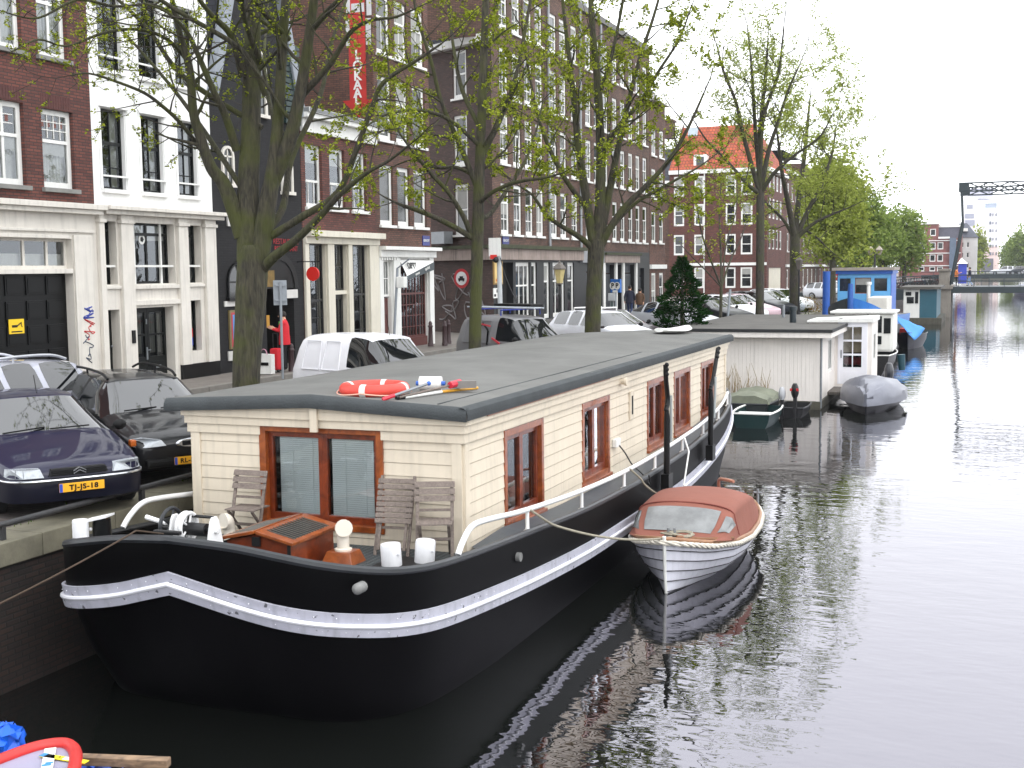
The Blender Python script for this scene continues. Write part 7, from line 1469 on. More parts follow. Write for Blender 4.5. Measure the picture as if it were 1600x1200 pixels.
def tree_one():
    D = 18.6; T = Tree(11, .026, 5, dens=.72, spread=.06); T.seg = .2; T.kids = (.8, .6, .5, .4); w = lambda px: px*D/1900/2; b = atd(382, 640, D); b.z = gz(b.x)
    T.w.tube(smooth_path([(b.x-.02, b.y, b.z-.1), (b.x, b.y, b.z+.25)]+PL([(385, 580), (390, 500), (394, 430), (396, 385)], D), 4), [w(60), w(52), w(46), w(44), w(42), w(41), w(41), w(42), w(43), w(44), w(44), w(45), w(46), w(47), w(48), w(48), w(48), w(48), w(46), w(44), w(40)], 18)
    A = lambda pts, r, d1=None, **k: T.limb(PL(pts, D, d1), [w(x) for x in r], **k)
    A([(388, 410), (388, 300), (392, 200), (394, 100), (396, 0), (400, -120), (405, -260)], (36, 34, 30, 28, 24, 18, 8), D+.3, start=.45, spawn=.5, L=1.5)
    A([(404, 405), (418, 320), (430, 240), (437, 150), (442, 60), (448, -20), (455, -160), (470, -300)], (34, 28, 20, 17, 15, 14, 10, 5), D-.3, start=.45, spawn=.45, L=1.4)
    A([(424, 290), (452, 220), (468, 150), (478, 90), (488, 20), (498, -60), (520, -200)], (24, 22, 18, 16, 14, 11, 5), D-.8, start=.2, spawn=.4, L=1.5)
    A([(484, 50), (510, 20), (540, -10), (590, -70), (650, -160)], (11, 10, 8, 6, 3), D-1.3, start=.1, spawn=.35, L=1.2)
    A([(406, 425), (430, 400), (462, 375), (500, 338), (530, 305), (570, 272), (606, 252), (640, 226)], (18, 16, 13, 11, 9, 7, 5, 3), D-1.6, start=.35, spawn=.4, L=.95)
    A([(418, 372), (470, 340), (528, 300), (560, 225), (582, 165), (600, 128), (650, 95), (690, 68)], (13, 12, 10, 9, 8, 7, 5, 3), D-1.0, start=.35, spawn=.38, L=1.1)
    A([(462, 160), (482, 138), (516, 100), (548, 50), (580, 32), (620, 26), (660, 8)], (13, 11, 9, 7, 5, 4, 2), D-1.4, start=.2, spawn=.35, L=1.1)
    A([(380, 370), (352, 292), (330, 262), (315, 220), (302, 175), (297, 112), (284, 65), (272, 15), (258, -60), (240, -170)], (28, 22, 18, 16, 14, 12, 10, 8, 6, 3), D-.8, start=.3, spawn=.36, L=1.3)
    A([(326, 250), (300, 215), (280, 190), (255, 167), (225, 145), (180, 127), (140, 115), (110, 118)], (8, 7, 6, 6, 5, 4, 3, 2), D-1.8, start=.2, spawn=.3, L=.9)
    A([(370, 235), (352, 180), (335, 145), (310, 87), (292, 50), (262, 20), (225, 5)], (14, 12, 10, 8, 6, 4, 2), D-1.3, start=.2, spawn=.32, L=1.1)
    A([(380, 120), (362, 57), (332, 25), (305, -10), (270, -70)], (14, 11, 8, 6, 3), D-1.0, start=.2, spawn=.35, L=1.2)
    A([(297, 100), (262, 62), (215, 46), (160, 52), (105, 72), (60, 62), (20, 80)], (7, 6, 5, 4, 3, 3, 2), D-2.2, start=.12, spawn=.26, L=.9)
    A([(285, 30), (240, 8), (180, 10), (120, 0), (60, 28), (10, 20)], (6, 5, 4, 4, 3, 2), D-2.5, start=.1, spawn=.26, L=1.0)
    A([(395, 380), (440, 330), (455, 250), (500, 150), (520, 60), (560, -50)], (16, 12, 10, 8, 6, 3), D+2.0, start=.4, spawn=.4, L=1.3)
    f0 = [atd(392, 200, D+.1), atd(394, 100, D+.15), atd(437, 150, D-.13), atd(442, 60, D-.17), atd(388, 300, D+.05), atd(430, 240, D-.09)]      # limbs on the far sides of the crown, over the parked cars and towards the houses
    for (az, el, L), f in zip(((200, .8, 4.2), (300, .7, 3.6), (235, .6, 4.0), (280, .5, 3.4), (170, .9, 4.2), (120, .8, 4.0)), f0):
        d = V((math.cos(R(az)), math.sin(R(az)), el)).normalized(); T.limb([f+d*L*k/4+V((T.r.uniform(-.2, .2), T.r.uniform(-.2, .2), .12*k)) for k in range(5)], [.045, .04, .03, .02, .01], start=.15, spawn=.34, L=1.5)
    T.finish('nearest spring tree, thick mossy forked trunk before the black gabled house', b, group=GRP)
def tree_zero():
    b = V((-10.5, 5.6, gz(-10.5))); T = Tree(5, .026, 5, dens=.7, spread=.06); T.seg = .2; T.kids = (.85, .7, .5, .4); T.w.tube([b-V((0, 0, .1)), b+V((0, 0, 2)), b+V((.05, .1, 3.6))], [.26, .21, .2], 12); f = b+V((.05, .1, 3.5))
    for az, el, L in ((80, 1.0, 5), (100, .6, 5.0), (60, 1.3, 5), (130, .9, 4.8), (170, 1.0, 5), (215, .8, 4.6), (260, .9, 4.5), (300, 1.0, 4.5), (20, 1.2, 4.5), (110, 2.2, 6)):
        d = V((math.cos(R(az)), math.sin(R(az)), el)).normalized(); T.limb([f+d*L*k/4+V((T.r.uniform(-.25, .25), T.r.uniform(-.25, .25), .15*k)) for k in range(5)], [.12, .09, .06, .04, .015], start=.2, spawn=.4, L=1.7)
    T.finish('spring tree whose twigs reach in at the top left corner of the photo', b, group=GRP)
tree_zero()
tree_one()
def tree_two():
    D = 26.8; T = Tree(22, .041, 8, dens=.9, spread=.10); T.seg = .24; w = lambda px: px*D/1900/2; b = atd(741, 640, D); b.z = gz(b.x)
    T.kids = (.85, .7, .55, .4)
    T.limb([V((b.x, b.y, b.z-.1))]+PL([(742, 540), (744, 450), (746, 380), (748, 300), (751, 220), (754, 140), (757, 60), (760, -40), (764, -160), (770, -260)], D), [w(x) for x in (24, 20, 19, 19, 18, 15, 14, 12, 10, 7, 4)], start=.42, spawn=.42, L=1.9)
    A = lambda pts, r, d1=None, **k: T.limb(PL(pts, D, d1), [w(x) for x in r], **k)
    A([(738, 372), (712, 356), (680, 340), (650, 328), (631, 322)], (10, 9, 8, 7, 6), D-1.0, start=.55, spawn=.7, L=.8)
    A([(737, 372), (725, 340), (700, 300), (672, 270), (640, 230), (612, 190)], (9, 8, 7, 6, 4, 2), D-1, start=.3, spawn=.4, L=1.3)
    A([(745, 320), (770, 300), (805, 285), (850, 278), (880, 270)], (8, 7, 6, 4, 2), D-1.5, start=.25, spawn=.38, L=1.3)
    A([(748, 300), (720, 230), (690, 160), (672, 90), (650, 20), (640, -60)], (10, 9, 7, 6, 4, 2), D-.8, start=.2, spawn=.36, L=1.5)
    A([(750, 250), (780, 190), (806, 120), (820, 50), (834, -30), (850, -120)], (10, 9, 7, 6, 4, 2), D+.8, start=.2, spawn=.36, L=1.5)
    A([(750, 200), (722, 140), (708, 70), (700, 0), (690, -90)], (8, 7, 5, 4, 2), D+1.5, start=.2, spawn=.36, L=1.4)
    A([(752, 230), (700, 186), (650, 172), (600, 180), (570, 200)], (8, 6, 5, 4, 2), D-2, start=.25, spawn=.34, L=1.3)
    A([(746, 340), (765, 335), (790, 300), (815, 262), (835, 215), (850, 150)], (9, 8, 6, 5, 4, 2), D+1.6, start=.25, spawn=.36, L=1.4)
    A([(748, 280), (715, 262), (680, 262), (645, 250), (610, 262)], (7, 6, 5, 3, 2), D+1.5, start=.25, spawn=.36, L=1.2)
    T.finish('spring tree with slim mossy trunk and cut lower branch, left of the white pole', b, group=GRP)
tree_two()
def tree_three():
    D = 35.0; T = Tree(33, .052, 8, dens=.9, spread=.13); T.seg = .26; w = lambda px: px*D/1900/2; b = atd(925, 560, D); b.z = gz(b.x); T.kids = (.85, .7, .55, .4)
    T.w.tube(smooth_path([V((b.x, b.y, b.z-.1))]+PL([(926, 515), (928, 450), (931, 400), (932, 375)], D), 3), [w(30)]+[w(x) for x in (27, 26, 25, 25, 24, 24, 24, 25, 26, 26, 26, 24)], 14)
    A = lambda pts, r, d1=None, **k: T.limb(PL(pts, D, d1), [w(x) for x in r], **k)
    A([(934, 385), (938, 300), (938, 220), (934, 130), (926, 50), (922, -30), (920, -130)], (18, 16, 14, 12, 10, 8, 4), D, start=.25, spawn=.45, L=2.0)
    A([(928, 385), (916, 310), (904, 230), (896, 150), (888, 80), (880, 10), (872, -80)], (16, 14, 11, 9, 7, 5, 3), D-.6, start=.25, spawn=.42, L=1.8)
    A([(938, 385), (950, 362), (975, 325), (1008, 292), (1046, 250), (1075, 200), (1100, 145)], (14, 12, 10, 8, 7, 5, 3), D-.5, start=.3, spawn=.42, L=1.7)
    A([(938, 372), (952, 300), (966, 230), (982, 160), (1000, 90), (1020, 30), (1040, -40)], (14, 12, 10, 8, 6, 5, 3), D+.8, start=.25, spawn=.42, L=1.8)
    A([(928, 390), (905, 370), (875, 352), (853, 335), (832, 305), (810, 290)], (11, 9, 7, 6, 4, 2), D-1.5, start=.35, spawn=.5, L=1.2)
    A([(922, 330), (890, 290), (862, 240), (840, 180), (826, 110), (815, 40)], (10, 8, 7, 5, 4, 2), D-1.4, start=.2, spawn=.42, L=1.6)
    A([(938, 250), (965, 200), (1000, 160), (1030, 110), (1062, 60), (1080, 10)], (9, 8, 6, 5, 3, 2), D-1.2, start=.15, spawn=.4, L=1.6)
    A([(948, 365), (990, 320), (1040, 290), (1090, 262), (1120, 240)], (7, 6, 5, 3, 2), D+1.4, start=.25, spawn=.4, L=1.4)
    A([(936, 150), (955, 90), (970, 20), (985, -60)], (8, 6, 5, 2), D+.6, start=.1, spawn=.4, L=1.6)
    T.finish('third spring tree with mossy trunk rising behind the white car with roof bars', b, group=GRP)
tree_three()
def tree_px(label, px, D, wpx, fork_y, forks, seed, leaf, dens, clus, leafm, spread, bark=None, spawn=.7, L=2.4, kids=(.85, .7, .55, .4), group=GRP, name='tree', basex=None):
    T = Tree(seed, leaf, clus, leafm, bark or BARK2, dens, spread); T.kids = kids; w = lambda q: q*D/1900/2; b = atd(px, 500, D); b.z = gz(b.x)
    T.w.tube([V((b.x, b.y, b.z-.1)), V((b.x, b.y, b.z+1)), atd(px+1, (fork_y+450)/2, D), atd(px+1, fork_y-6, D)], [w(wpx*1.25), w(wpx), w(wpx), w(wpx*.95)], 12)
    for k, (pts, r) in enumerate(forks): T.limb(PL([(px+1, fork_y+4)]+pts, D, D+T.r.uniform(-3, 3)), [w(x) for x in r], start=.2, spawn=spawn, L=L)
    return T.finish(label, b, name=name, group=group)
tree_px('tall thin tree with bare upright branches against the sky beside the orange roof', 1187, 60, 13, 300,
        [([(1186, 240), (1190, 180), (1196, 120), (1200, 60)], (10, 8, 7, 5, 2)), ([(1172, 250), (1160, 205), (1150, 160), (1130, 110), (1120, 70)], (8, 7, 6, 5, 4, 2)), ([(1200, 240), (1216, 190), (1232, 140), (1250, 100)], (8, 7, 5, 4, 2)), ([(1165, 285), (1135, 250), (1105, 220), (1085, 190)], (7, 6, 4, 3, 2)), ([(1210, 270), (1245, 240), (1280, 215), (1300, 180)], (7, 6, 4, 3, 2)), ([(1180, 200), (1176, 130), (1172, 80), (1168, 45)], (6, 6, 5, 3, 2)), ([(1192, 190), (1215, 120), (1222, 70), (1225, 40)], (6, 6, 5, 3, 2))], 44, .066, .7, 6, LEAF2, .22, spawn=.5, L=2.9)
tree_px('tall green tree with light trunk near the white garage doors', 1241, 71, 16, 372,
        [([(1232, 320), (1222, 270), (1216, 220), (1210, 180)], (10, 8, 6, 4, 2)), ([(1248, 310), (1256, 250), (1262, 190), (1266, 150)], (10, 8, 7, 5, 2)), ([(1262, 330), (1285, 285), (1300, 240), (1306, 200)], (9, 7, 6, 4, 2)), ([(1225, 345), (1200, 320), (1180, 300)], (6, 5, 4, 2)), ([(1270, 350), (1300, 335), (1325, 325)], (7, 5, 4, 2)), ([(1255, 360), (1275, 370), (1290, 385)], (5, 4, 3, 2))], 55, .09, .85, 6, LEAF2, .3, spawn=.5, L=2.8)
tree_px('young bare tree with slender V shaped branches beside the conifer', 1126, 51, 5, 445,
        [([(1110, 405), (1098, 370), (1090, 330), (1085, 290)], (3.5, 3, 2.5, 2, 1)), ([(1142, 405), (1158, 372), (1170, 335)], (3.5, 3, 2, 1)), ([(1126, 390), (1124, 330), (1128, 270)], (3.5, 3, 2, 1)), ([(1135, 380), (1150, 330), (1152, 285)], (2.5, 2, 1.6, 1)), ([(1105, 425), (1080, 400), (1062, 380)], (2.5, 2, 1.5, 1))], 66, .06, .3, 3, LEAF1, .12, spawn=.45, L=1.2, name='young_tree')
def mass_tree(label, px, D, top, bot, half, seed, leafm, n, leaf, trunk=True):
    """a fuller crown built from branches radiating to many leaf clumps inside an uneven outline"""
    r = random.Random(seed); b = atd(px, 470, D); b.z = gz(b.x); k = D/1900; c = atd(px, (top+bot)/2, D); hh = (bot-top)/2*k; hw = half*k
    w = MB(); l = MB(); tw = MB(); w.tube([V((b.x, b.y, b.z-.1)), V((b.x, b.y, c.z-hh*.7)), V((c.x, c.y, c.z)), V((c.x, c.y, c.z+hh*.5))], [.28, .22, .16, .06], 8)
    for i in range(n):
        th = r.uniform(0, 6.283); u = r.uniform(-1, 1); rad = r.random()**.45; s_ = math.sqrt(max(0, 1-u*u)); nz = 1+.33*mnoise.noise(V((math.cos(th)*1.6+seed, math.sin(th)*1.6, u*1.8)))
        p = c+V((math.cos(th)*s_*hw*rad*nz, math.sin(th)*s_*hw*rad*nz, u*hh*rad*nz*(1.0 if u > 0 else .9)))
        if i % 9 == 0: q = V((c.x, c.y, min(p.z-.5, c.z))); tw.tube([q.lerp(p, .1), q.lerp(p, .55)+V((0, 0, -.2)), p], [.05, .03, .012], 3, cap=False)
        for j in range(r.randint(5, 9)):
            a = V((r.gauss(0, 1), r.gauss(0, 1), r.gauss(0, .7))).normalized(); e = a.cross(V((r.gauss(0, 1), r.gauss(0, 1), r.gauss(0, 1)))).normalized(); q = p+V((r.gauss(0, .38), r.gauss(0, .38), r.gauss(0, .26)))*(hw/4.0); s2 = leaf*r.uniform(.6, 1.3)
            l.quad(q-a*s2, q+e*s2*.6, q+a*s2, q-e*s2*.6)
    t = thing('tree', label, 'tree', b, GRP); w.build('trunk', BARK2, t, smooth=True); cr = l.build('crown', leafm, t); tw.build('twigs', TWIG, cr)
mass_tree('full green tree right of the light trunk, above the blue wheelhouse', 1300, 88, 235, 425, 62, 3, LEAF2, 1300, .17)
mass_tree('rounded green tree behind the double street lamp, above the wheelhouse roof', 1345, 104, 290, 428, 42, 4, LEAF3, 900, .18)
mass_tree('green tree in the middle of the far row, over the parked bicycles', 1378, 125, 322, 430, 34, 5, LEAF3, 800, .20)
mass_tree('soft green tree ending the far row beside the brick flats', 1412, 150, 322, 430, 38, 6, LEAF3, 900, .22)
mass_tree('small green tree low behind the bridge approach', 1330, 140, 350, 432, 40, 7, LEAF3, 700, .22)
def conifer():
    D = 44.0; b = atd(1066, 500, D); b.z = gz(b.x); zt = atd(1075, 402, D).z; H = zt-b.z; Rb = 54*D/1900; r = random.Random(8); l = MB()
    for i in range(9000):
        f = r.random()**1.5*.98; z = b.z+.15+f*(H-.1); lob = 1+.22*mnoise.noise(V((r.uniform(0, 6.28)*0+i*.001, f*6, 0))); th = r.uniform(0, 6.283)
        prof = min(1, (1-f)*1.3)**.72*(.8+.2*math.sin(f*38+th*2)); rad = Rb*prof*(.55+.45*r.random()**.5)*(1+.18*mnoise.noise(V((math.cos(th)*2, math.sin(th)*2, f*5)))); o = V((math.cos(th), math.sin(th), 0)); p = V((b.x, b.y, z))+o*rad
        d = (o*.8+V((0, 0, r.uniform(-.2, .7)))+V((r.gauss(0, .3), r.gauss(0, .3), 0))).normalized(); e = d.cross(V((r.gauss(0, 1), r.gauss(0, 1), 1))).normalized(); k = r.uniform(.07, .16)
        l.quad(p-d*k*.4, p+e*k*.22, p+d*k, p-e*k*.22)
    t = thing('conifer', 'dark green cone shaped conifer behind the far end of the grey roof', 'tree', b); MB().tube([(b.x, b.y, b.z-.1), (b.x, b.y, zt-.3)], [.12, .02], 8).build('trunk', BARK2, t); l.build('crown', leafmat('conifer_green', (14, 40, 12), (30, 66, 22), .2), t)
conifer()
def bush(label, px, py, D, s, seed, m_):
    r = random.Random(seed); c = atd(px, py, D); c.z = gz(c.x); l = MB()
    for i in range(700):
        d = V((r.gauss(0, 1), r.gauss(0, 1), abs(r.gauss(0, 1)))).normalized()*s*r.random()**.4; p = c+d; a = V((r.gauss(0, 1), r.gauss(0, 1), r.gauss(0, 1))).normalized(); e = a.cross(V((0, .3, 1))).normalized(); k = r.uniform(.04, .09)
        l.quad(p-a*k, p+e*k*.5, p+a*k, p-e*k*.5)
    tag(l.build('bush', m_), label, 'bush')
bush('green shrub at the foot of the young bare tree', 1132, 495, 50.5, .8, 5, LEAF2); bush('dark bush against the trunk near the white garage doors', 1225, 458, 74, 1.5, 6, leafmat('dark_bush', (34, 54, 22), (64, 90, 36))); bush('orange flecked bush in front of the line of parked cars', 1263, 462, 78, 1.1, 7, leafmat('orange_bush', (70, 84, 30), (150, 110, 50)))
# ================================================================ STREET FURNITURE AND PEOPLE
POLEG = mat('galvanised_pole', (138, 144, 150), .45, .12, 5, metal=.2)
def ground_at(px, py):      # a point of the quay seen at this pixel
    p = at(px, py, 'z', 1.95)
    for _ in range(4): p = at(px, py, 'z', gz(p.x)+(.1 if p.x < -16.5 else 0))
    return p
def lookup(p): return math.atan2(p.y, p.x)
def sign_back():
    p = ground_at(442, 592); k = (p-V((0, 0, CAMZ))).length/1900; t = thing('parking_sign', 'grey back of a rectangular street sign on a thin pole right of the nearest tree', 'sign', p); zt = at(446, 438, 'y', p.y).z; zb = at(446, 477, 'y', p.y).z
    MB().tube([p, V((p.x, p.y, zt-.03))], .032, 8).build('pole', POLEG, t, smooth=True)
    d = V((.75, .66, 0)); n = V((-.66, .75, 0)); q = MB(); q.bx(V((p.x, p.y, (zt+zb)/2))+n*.05, d*.165, n*.012, (0, 0, (zt-zb)/2)); q.build('sign_plate', POLEG, t, bevel=.01)
    q = MB()
    for z in (zt-.12, zb+.12): q.bx(V((p.x, p.y, z))+n*.02, d*.13, n*.03, (0, 0, .02))
    q.build('bracket', POLEG, t)
sign_back()
def bollard_post(px, py, label, h=.85):
    p = ground_at(px, py); t = thing('street_bollard', label, 'bollard', p, 'brown street bollards', local=True)
    MB().lathe([(.10, 0), (.10, .08), (.085, .12), (.07, h*.75), (.085, h*.78), (.085, h*.82), (.06, h*.86), (.065, h*.93), (.03, h), (.001, h*1.01)], (0, 0, 0), 12).build('post', mat('bollard_brown', (58, 40, 42), .5, .2, 6), t, smooth=True)
for i, (px, py) in enumerate(((456, 587), (673, 541), (695, 540), (701, 537))):
    bollard_post(px, py, ('brown iron bollard beside the grey sign pole, near the woman in red', 'brown iron bollard in front of the red brown shop window, left of the pair', 'left one of a close pair of brown bollards before the graffiti wall', 'right one of a close pair of brown bollards before the graffiti wall')[i])
bollard_post(1069, 512, 'short dark bollard just left of the conifer on the quay'); bollard_post(1112, 478, 'left one of two dark bollards by the orange roofed house'); bollard_post(1116, 478, 'right one of two dark bollards by the orange roofed house')
def camera_pole():
    b = ground_at(612, 575); b = V((-14.2, at(612, 560, 'x', -14.2).y, gz(-14.2))); t = thing('leaning_pole', 'thin grey leaning pole with a small white box, behind the white van', 'pole', b); top = at(621, 420, 'y', b.y)
    MB().tube([b, top], .035, 8).build('pole', POLEG, t, smooth=True); c = b.lerp(top, .88); MB().box(c.x+.03, c.x+.25, c.y-.1, c.y+.1, c.z-.14, c.z+.14).build('meter_box', WHITE, t, bevel=.02); MB().tube([top-V((.02, 0, 0)), top+V((.35, 0, .25))], .02, 6).build('arm', POLEG, t)
camera_pole()
def white_pole():
    x = -13.0; b = at(783, 545, 'x', x); b.z = gz(x); top = at(779, 374, 'y', b.y); t = thing('street_pole', 'pale grey street pole with small signs on top, behind the grey van', 'pole', b)
    MB().tube([b, V((b.x, b.y, 2.6)), V((top.x, top.y, top.z))], [.10, .075, .065], 12).build('pole', mat('pole_pale', (186, 190, 192), .5, .1, 4), t, smooth=True)
    c = at(773, 386, 'y', b.y-.1); q = MB(); q.bx(c, (.18, 0, 0), (0, .015, 0), (0, 0, .26), 0); q.bx(c-V((.03, .02, .28)), (.1, 0, 0), (0, .012, 0), (0, 0, .06), 1); q.build('small_sign', [WHITE, MC['sign_red']], t); q = MB(); q.ball(at(775, 406, 'y', b.y-.12), .09, 8); q.beam(at(770, 407, 'y', b.y-.1), at(781, 404, 'y', b.y), .05, .08); q.build('camera', BLACKM, t, smooth=True)
    MB().tube(smooth_path([at(781, 400, 'y', b.y), at(790, 432, 'y', b.y-.4), at(806, 470, 'y', b.y-1.0)], 5), .012, 5).build('cable', BLACKM, t)
white_pole()
def lantern(px, py, yt, label, x, s=1.0):
    b = at(px, py, 'x', x); b.z = gz(x); zt = at(px, yt, 'y', b.y).z; H = zt-b.z; t = thing('street_lantern', label, 'lantern', b)
    m = MB(); m.lathe([(.16, 0), (.16, .25), (.10, .32), (.07, .45), (.055, H*.55), (.08, H*.57), (.05, H*.6), (.045, H-.95), (.09, H-.9), (.03, H-.85)], b, 12); m.build('post', BLACKM, t, smooth=True)
    m = MB(); m.lathe([(.12, H-.86), (.22, H-.34)], b, 6); m.build('lamp_glass', mat('lantern_glass', (196, 180, 126), .3, .15, 3), t); m = MB(); m.lathe([(.27, H-.34), (.27, H-.30), (.16, H-.16), (.05, H-.10), (.04, H-.03), (.001, H)], b, 6); m.lathe([(.13, H-.90), (.13, H-.85)], b, 6); m.build('lamp_cap', mat('lantern_cap', (96, 90, 84), .6), t)
lantern(875, 520, 407, 'old fashioned street lantern with yellowish glass before the dark shopfronts', -15.0)
def double_lamp():
    b = atd(1366, 460, 95); b.z = gz(b.x); zt = at(1366, 392, 'y', b.y).z; t = thing('street_lamp', 'distant double headed street lamp above the blue wheelhouse', 'street lamp', b); m = MB(); m.tube([b, V((b.x, b.y, zt))], .07, 8); m.beam((b.x-.35, b.y, zt-.25), (b.x+.35, b.y, zt-.25), .08, .08); m.build('post', BLACKM, t)
    for s in (-.32, .32): m = MB(); m.lathe([(.12, -.1), (.26, .25), (.3, .28), (.1, .5), (.01, .6)], (b.x+s, b.y, zt-.2), 8); m.build('lamp_head', mat('lamp_pale', (150, 140, 126), .4), t)
double_lamp()
def pay_machine():
    x = -15.2; b = at(962, 494, 'x', x); b.z = gz(x); t = thing('pay_machine_sign', 'blue parking sign with white P discs above a grey ticket machine', 'sign', b); y = b.y
    q = lambda px, py: at(px, py, 'y', y); MB().tube([b, V((b.x, y, q(962, 437).z))], .05, 8).build('pole', POLEG, t)
    a, c = q(954, 457), q(971, 436); d = V((.93, -.37, 0)); n = V((-.37, -.93, 0)); w = (c.x-a.x)/2/.93; ctr = V(((a.x+c.x)/2, y, (a.z+c.z)/2)); s = MB(); s.bx(ctr, d*w, n*.06, (0, 0, (c.z-a.z)/2)); sg = s.build('sign_board', mat('sign_blue', (30, 96, 170), .4, .05), t, bevel=.01)
    for u in (-.5, .42):
        o = ctr+d*w*u+n*.07; m = MB(); m.add([o+d*.17*math.cos(k*.3927)+V((0, 0, .17*math.sin(k*.3927))) for k in range(16)], [tuple(range(16))]); m.build('white_disc', WHITE, sg); text('letter_p', 'P', .3, o+n*.01, d, (0, 0, 1), BLACKP, sg, bold=.01)
    m = MB(); m.bx(ctr+V((0, 0, -(c.z-a.z)/2+.05))+n*.065, d*w*.5, n*.004, (0, 0, .05)); m.build('white_strip', WHITE, sg)
    z = q(957, 461); m = MB(); m.box(b.x-.32, b.x+.0, y-.1, y+.12, q(957, 470).z, q(957, 458).z); m.box(b.x-.24, b.x-.08, y-.05, y+.05, b.z, q(957, 470).z, 1); m.build('ticket_machine', [mat('machine_grey', (176, 180, 182), .5), mat('machine_green', (74, 88, 88), .5)], t, bevel=.02)
pay_machine()
def ban_sign():
    d = V((-.875, .484, 0)); n = V((-.484, -.875, 0)); SD = Face((HX, 45.4), (d.x, d.y), (n.x, n.y)); best = min((abs((lambda v: v[0])(project(SD.p(u, 4, .3)))-722), u) for u in [k*.05 for k in range(200)])[1]
    z = min((abs(project(SD.p(best, zz, .3))[1]-435), zz) for zz in [2+k*.02 for k in range(200)])[1]; c = SD.p(best, z, .3); t = thing('round_sign', 'round red rimmed traffic sign with a car on the graffiti wall, left of a trunk', 'sign', c)
    m = MB(); a = V((1, -.25, 0)).normalized(); nn = V((-.25, -1, 0)).normalized()
    def disc(r, off, mi): m.add([c+nn*off+a*r*math.cos(k*.2618)+V((0, 0, r*math.sin(k*.2618))) for k in range(24)], [tuple(range(24))], mi)
    disc(.40, .02, 0); disc(.28, .026, 1); m.bx(c+nn*.03-V((0, 0, .04)), a*.16, nn*.003, (0, 0, .05), 2); m.bx(c+nn*.03+V((0, 0, .04)), a*.09, nn*.003, (0, 0, .05), 2); m.bx(c+nn*.03-a*.1-V((0, 0, .1)), a*.03, nn*.003, (0, 0, .03), 2); m.bx(c+nn*.03+a*.1-V((0, 0, .1)), a*.03, nn*.003, (0, 0, .03), 2); m.build('disc', [mat('ban_red', (170, 24, 34), .5), mat('ban_grey', (206, 208, 208), .5), BLACKP], t)
    m = MB(); m.beam(c, SD.p(best, z, 0), .05, .05); m.build('bracket', POLEG, t)
def project(p):
    v = CM.transposed() @ (V(p)-V((0, 0, CAMZ))); return 800-FOC*v.x/v.z, 600+FOC*v.y/v.z
ban_sign()
b = atd(1135, 496, 52); b.z = gz(b.x); tp_ = atd(1141, 452, 52); tag(MB().tube([b, tp_], .05, 8).build('leaning_post', POLEG, smooth=True), 'pale leaning metal post beside the young bare tree', 'post')
b = atd(1302, 460, 90); b.z = gz(b.x); t = thing('no_entry_sign', 'small red no entry sign left of the blue wheelhouse', 'sign', b); zt = at(1302, 432, 'y', b.y).z; MB().tube([b, V((b.x, b.y, zt))], .04, 6).build('pole', POLEG, t); c = V((b.x, b.y-.06, zt)); m = MB(); m.add([c+V((.4*math.cos(k*.3927), 0, .3*math.sin(k*.3927))) for k in range(16)], [tuple(range(16))], 0); m.box(c.x-.26, c.x+.26, c.y-.03, c.y-.01, c.z-.06, c.z+.06, 1); m.build('disc', [MC['sign_red'], WHITE], t)
for k, (px, py) in enumerate(((1248, 470),)):
    b = atd(px, py, 70); b.z = gz(b.x); t = thing('street_lantern', 'slim dark lantern post in front of the light tree trunk', 'lantern', b); zt = at(px, 402, 'y', b.y).z; MB().lathe([(.14, 0), (.06, .4), (.05, zt-b.z-.7)], b, 8).build('post', BLACKM, t); MB().lathe([(.1, zt-b.z-.7), (.22, zt-b.z-.2), (.26, zt-b.z-.18), (.02, zt-b.z)], b, 6).build('lamp_head', MC['lantern_cap'], t)
